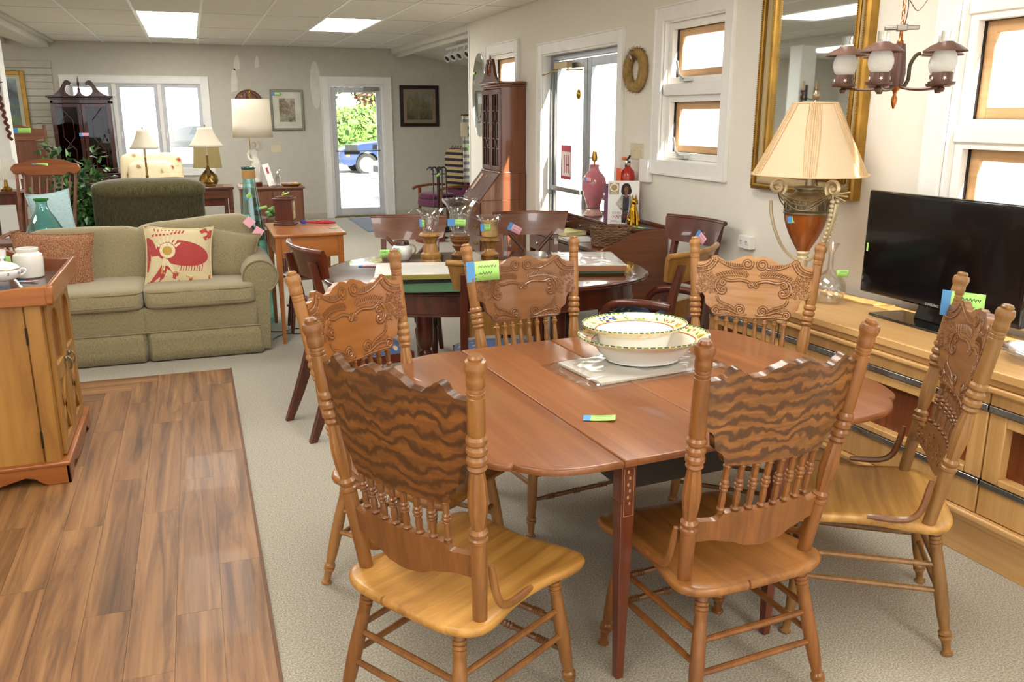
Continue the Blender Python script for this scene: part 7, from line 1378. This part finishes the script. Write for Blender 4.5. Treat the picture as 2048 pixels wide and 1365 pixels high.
# cars in the parking lot
m_tyre = plain('tyre','1b1b1d',.8); m_rim = plain('alloy_rim','c9ccd0',.25,.8); m_carg = plain('car_window','20262c',.05,0,.5); m_lamp = plain('headlamp','dfe4e8',.1,0,.5); m_ora = plain('marker_orange','e2862a',.3)
def car(label, loc, rz, paint):
    t = thing('car', label, 'car', loc, rz); L = 4.6
    side = [(0,.55),(.02,.38),(.12,.28),(.35,.24)] + [(.86+.37*cos(pi-pi*i/12), .30+.37*sin(pi*i/12)) for i in range(13)] + [(3.28,.24)] + [(3.62+.37*cos(pi-pi*i/12), .30+.37*sin(pi*i/12)) for i in range(13)] + [(4.45,.28),(4.58,.45),(4.6,.80),(4.5,.95),(4.0,1.02),(1.55,1.00),(.75,.92),(.22,.80),(.04,.68)]
    m = M(); rings = []
    for y, k in ((-.90,.93),(-.84,1.0),(0,1.015),(.84,1.0),(.90,.93)): rings.append([(2.3+(u-2.3)*(.985 if k < .95 else 1), y, .55+(v-.55)*k if v > .55 else v) for u, v in side])
    ob('body', m.loft(rings), paint, t, ang=35)
    roof = [(1.35,.98),(2.05,1.42),(2.4,1.50),(3.2,1.50),(3.75,1.38),(4.35,1.0)]; m = M(); m.loft([[(u, y*(1-.16*max(0,(v-.98)/.52)), v) for u, v in roof] for y in (-.82,-.80,.80,.82)]); ob('cabin', m, m_carg, t, ang=30)
    m = M().loft([[(u, y*(1-.16), v+.012) for u, v in [(2.02,1.40),(2.4,1.50),(3.2,1.50),(3.78,1.37),(3.72,1.35),(3.2,1.47),(2.42,1.47),(2.08,1.385)]] for y in (-.80,.80)]); ob('roof', m, paint, t, .01)
    for x in (.86,3.62):
        for s in (-1,1):
            w = ob('wheel', M().lathe([(.20,-.11),(.31,-.11),(.335,-.08),(.335,.08),(.31,.11),(.22,.11),(.20,.06)], 32).xf(Matrix.Translation((x,s*.80,.275)) @ rotm('X', pi/2)), m_tyre, t); r = M().lathe([(.225,.095),(.23,.115),(.205,.115),(.20,.09)], 32)
            for k in range(10): a = 2*pi*k/10; r.tube([(.04*cos(a),.04*sin(a),.105),(.21*cos(a+.05),.21*sin(a+.05),.10)], [.022,.016], 5)
            r.lathe([(.05,.09),(.05,.12),(.01,.125)], 14); ob('rim', r.xf(Matrix.Translation((x,s*.80,.275)) @ rotm('X', pi/2 if s < 0 else -pi/2)), m_rim, w, kind='stuff')
    for s in (-1,1): ob('headlamp', super_((.20,s*.66,.72), (.16,.16,.07), .6, .6, 16, 8), m_lamp, t); ob('marker', M().box((.24,s*.897-.012,.52), (.34,s*.897+.012,.58)), m_ora, t); ob('door_seam', M().box((1.5,s*.9-.006,.35), (1.51,s*.9+.006,.98)).box((2.7,s*.9-.006,.35), (2.71,s*.9+.006,.98)), m_black, t)
    ob('bumper', super_((.10,0,.42), (.14,.86,.12), .4, .3, 28, 10), paint, t); ob('grille', M().box((-.02,-.5,.56), (.04,.5,.70)), m_black, t, .01); return t
m_blue_car = plain('navy_paint','24365e',.15,0,.8,vary=.02); m_silver = plain('silver_paint','b9c0c8',.2,.5,.6,vary=.02); m_white_car = plain('white_paint','e4e6e8',.2,0,.6,vary=.02)
car('dark blue car in the parking lot seen through the far glass door', (4.15, 27.9, -.06), 0, m_blue_car)
car('silver car parked close outside at the right edge of the far glass door', (3.72, 18.4, -.06), radians(8), m_silver)
car('white car parked outside the middle pane of the far window', (-7.4, 24.5, -.06), radians(6), m_white_car)
car('pale silver car parked outside the right pane of the far window', (-2.5, 23.2, -.06), radians(8), m_silver)
m_hedge = plain('hedge_leaf','5f8a3a',.6,vary=.5); m_hedge2 = plain('hedge_leaf_light','94b45a',.6,vary=.4); m_redl = plain('reddish_leaf','a8796a',.6,vary=.4)
def leafmass(name, label, cat, loc, size, n, mats, seed, trunk=None, ls=.16):
    t = thing(name, label, cat, loc); rr = random.Random(seed); ms = [M() for _ in mats]
    ob('core', super_((0,0,size[2]), (size[0]*.86,size[1]*.8,size[2]*.9), .7, .6, 32, 16, .25, seed), mats[0], t)
    for k in range(n):
        a = rr.uniform(0,6.283); e = rr.uniform(-1.3,1.5); q = rr.uniform(.82,1.05); b = V((size[0]*sgn(cos(a),.6)*sgn(cos(e),.7)*q, size[1]*sgn(sin(a),.6)*sgn(cos(e),.7)*q, size[2]+size[2]*sin(e)*q)); d = V((rr.uniform(-1,1),rr.uniform(-1,1),rr.uniform(-.6,1))).normalized(); s = d.orthogonal().normalized(); l = ls*rr.uniform(.7,1.3)
        ms[rr.randrange(len(ms))].add([tuple(b), tuple(b+d*l*.5+s*l*.3), tuple(b+d*l), tuple(b+d*l*.5-s*l*.3)], [(0,1,2,3)])
    for m, mt in zip(ms, mats): ob('leaves', m, mt, t, kind='stuff')
    if trunk: ob('trunk', M().tube(smooth_line([(0,0,-trunk),(.05,0,-trunk*.5),(0,.05,.3)],4), .14, 8), m_bark, t)
    return t
leafmass('clipped_hedge', 'sunlit green hedge along the back of the parking lot', 'hedge', (9.2, 33.5, -.06), (5.8,.9,1.05), 7000, (m_hedge, m_hedge2), 1, None, .22)
leafmass('garden_tree', 'reddish-leaved tree above the hedge beyond the parking lot', 'tree', (8.6, 37.5, 1.6), (2.2,1.6,1.8), 3500, (m_redl, m_hedge2), 2, 1.7, .26)
leafmass('garden_tree', 'green tree left of the reddish one beyond the hedge', 'tree', (4.7, 40.5, 1.7), (1.7,1.5,1.9), 3000, (m_hedge, m_hedge2), 3, 1.8, .26)
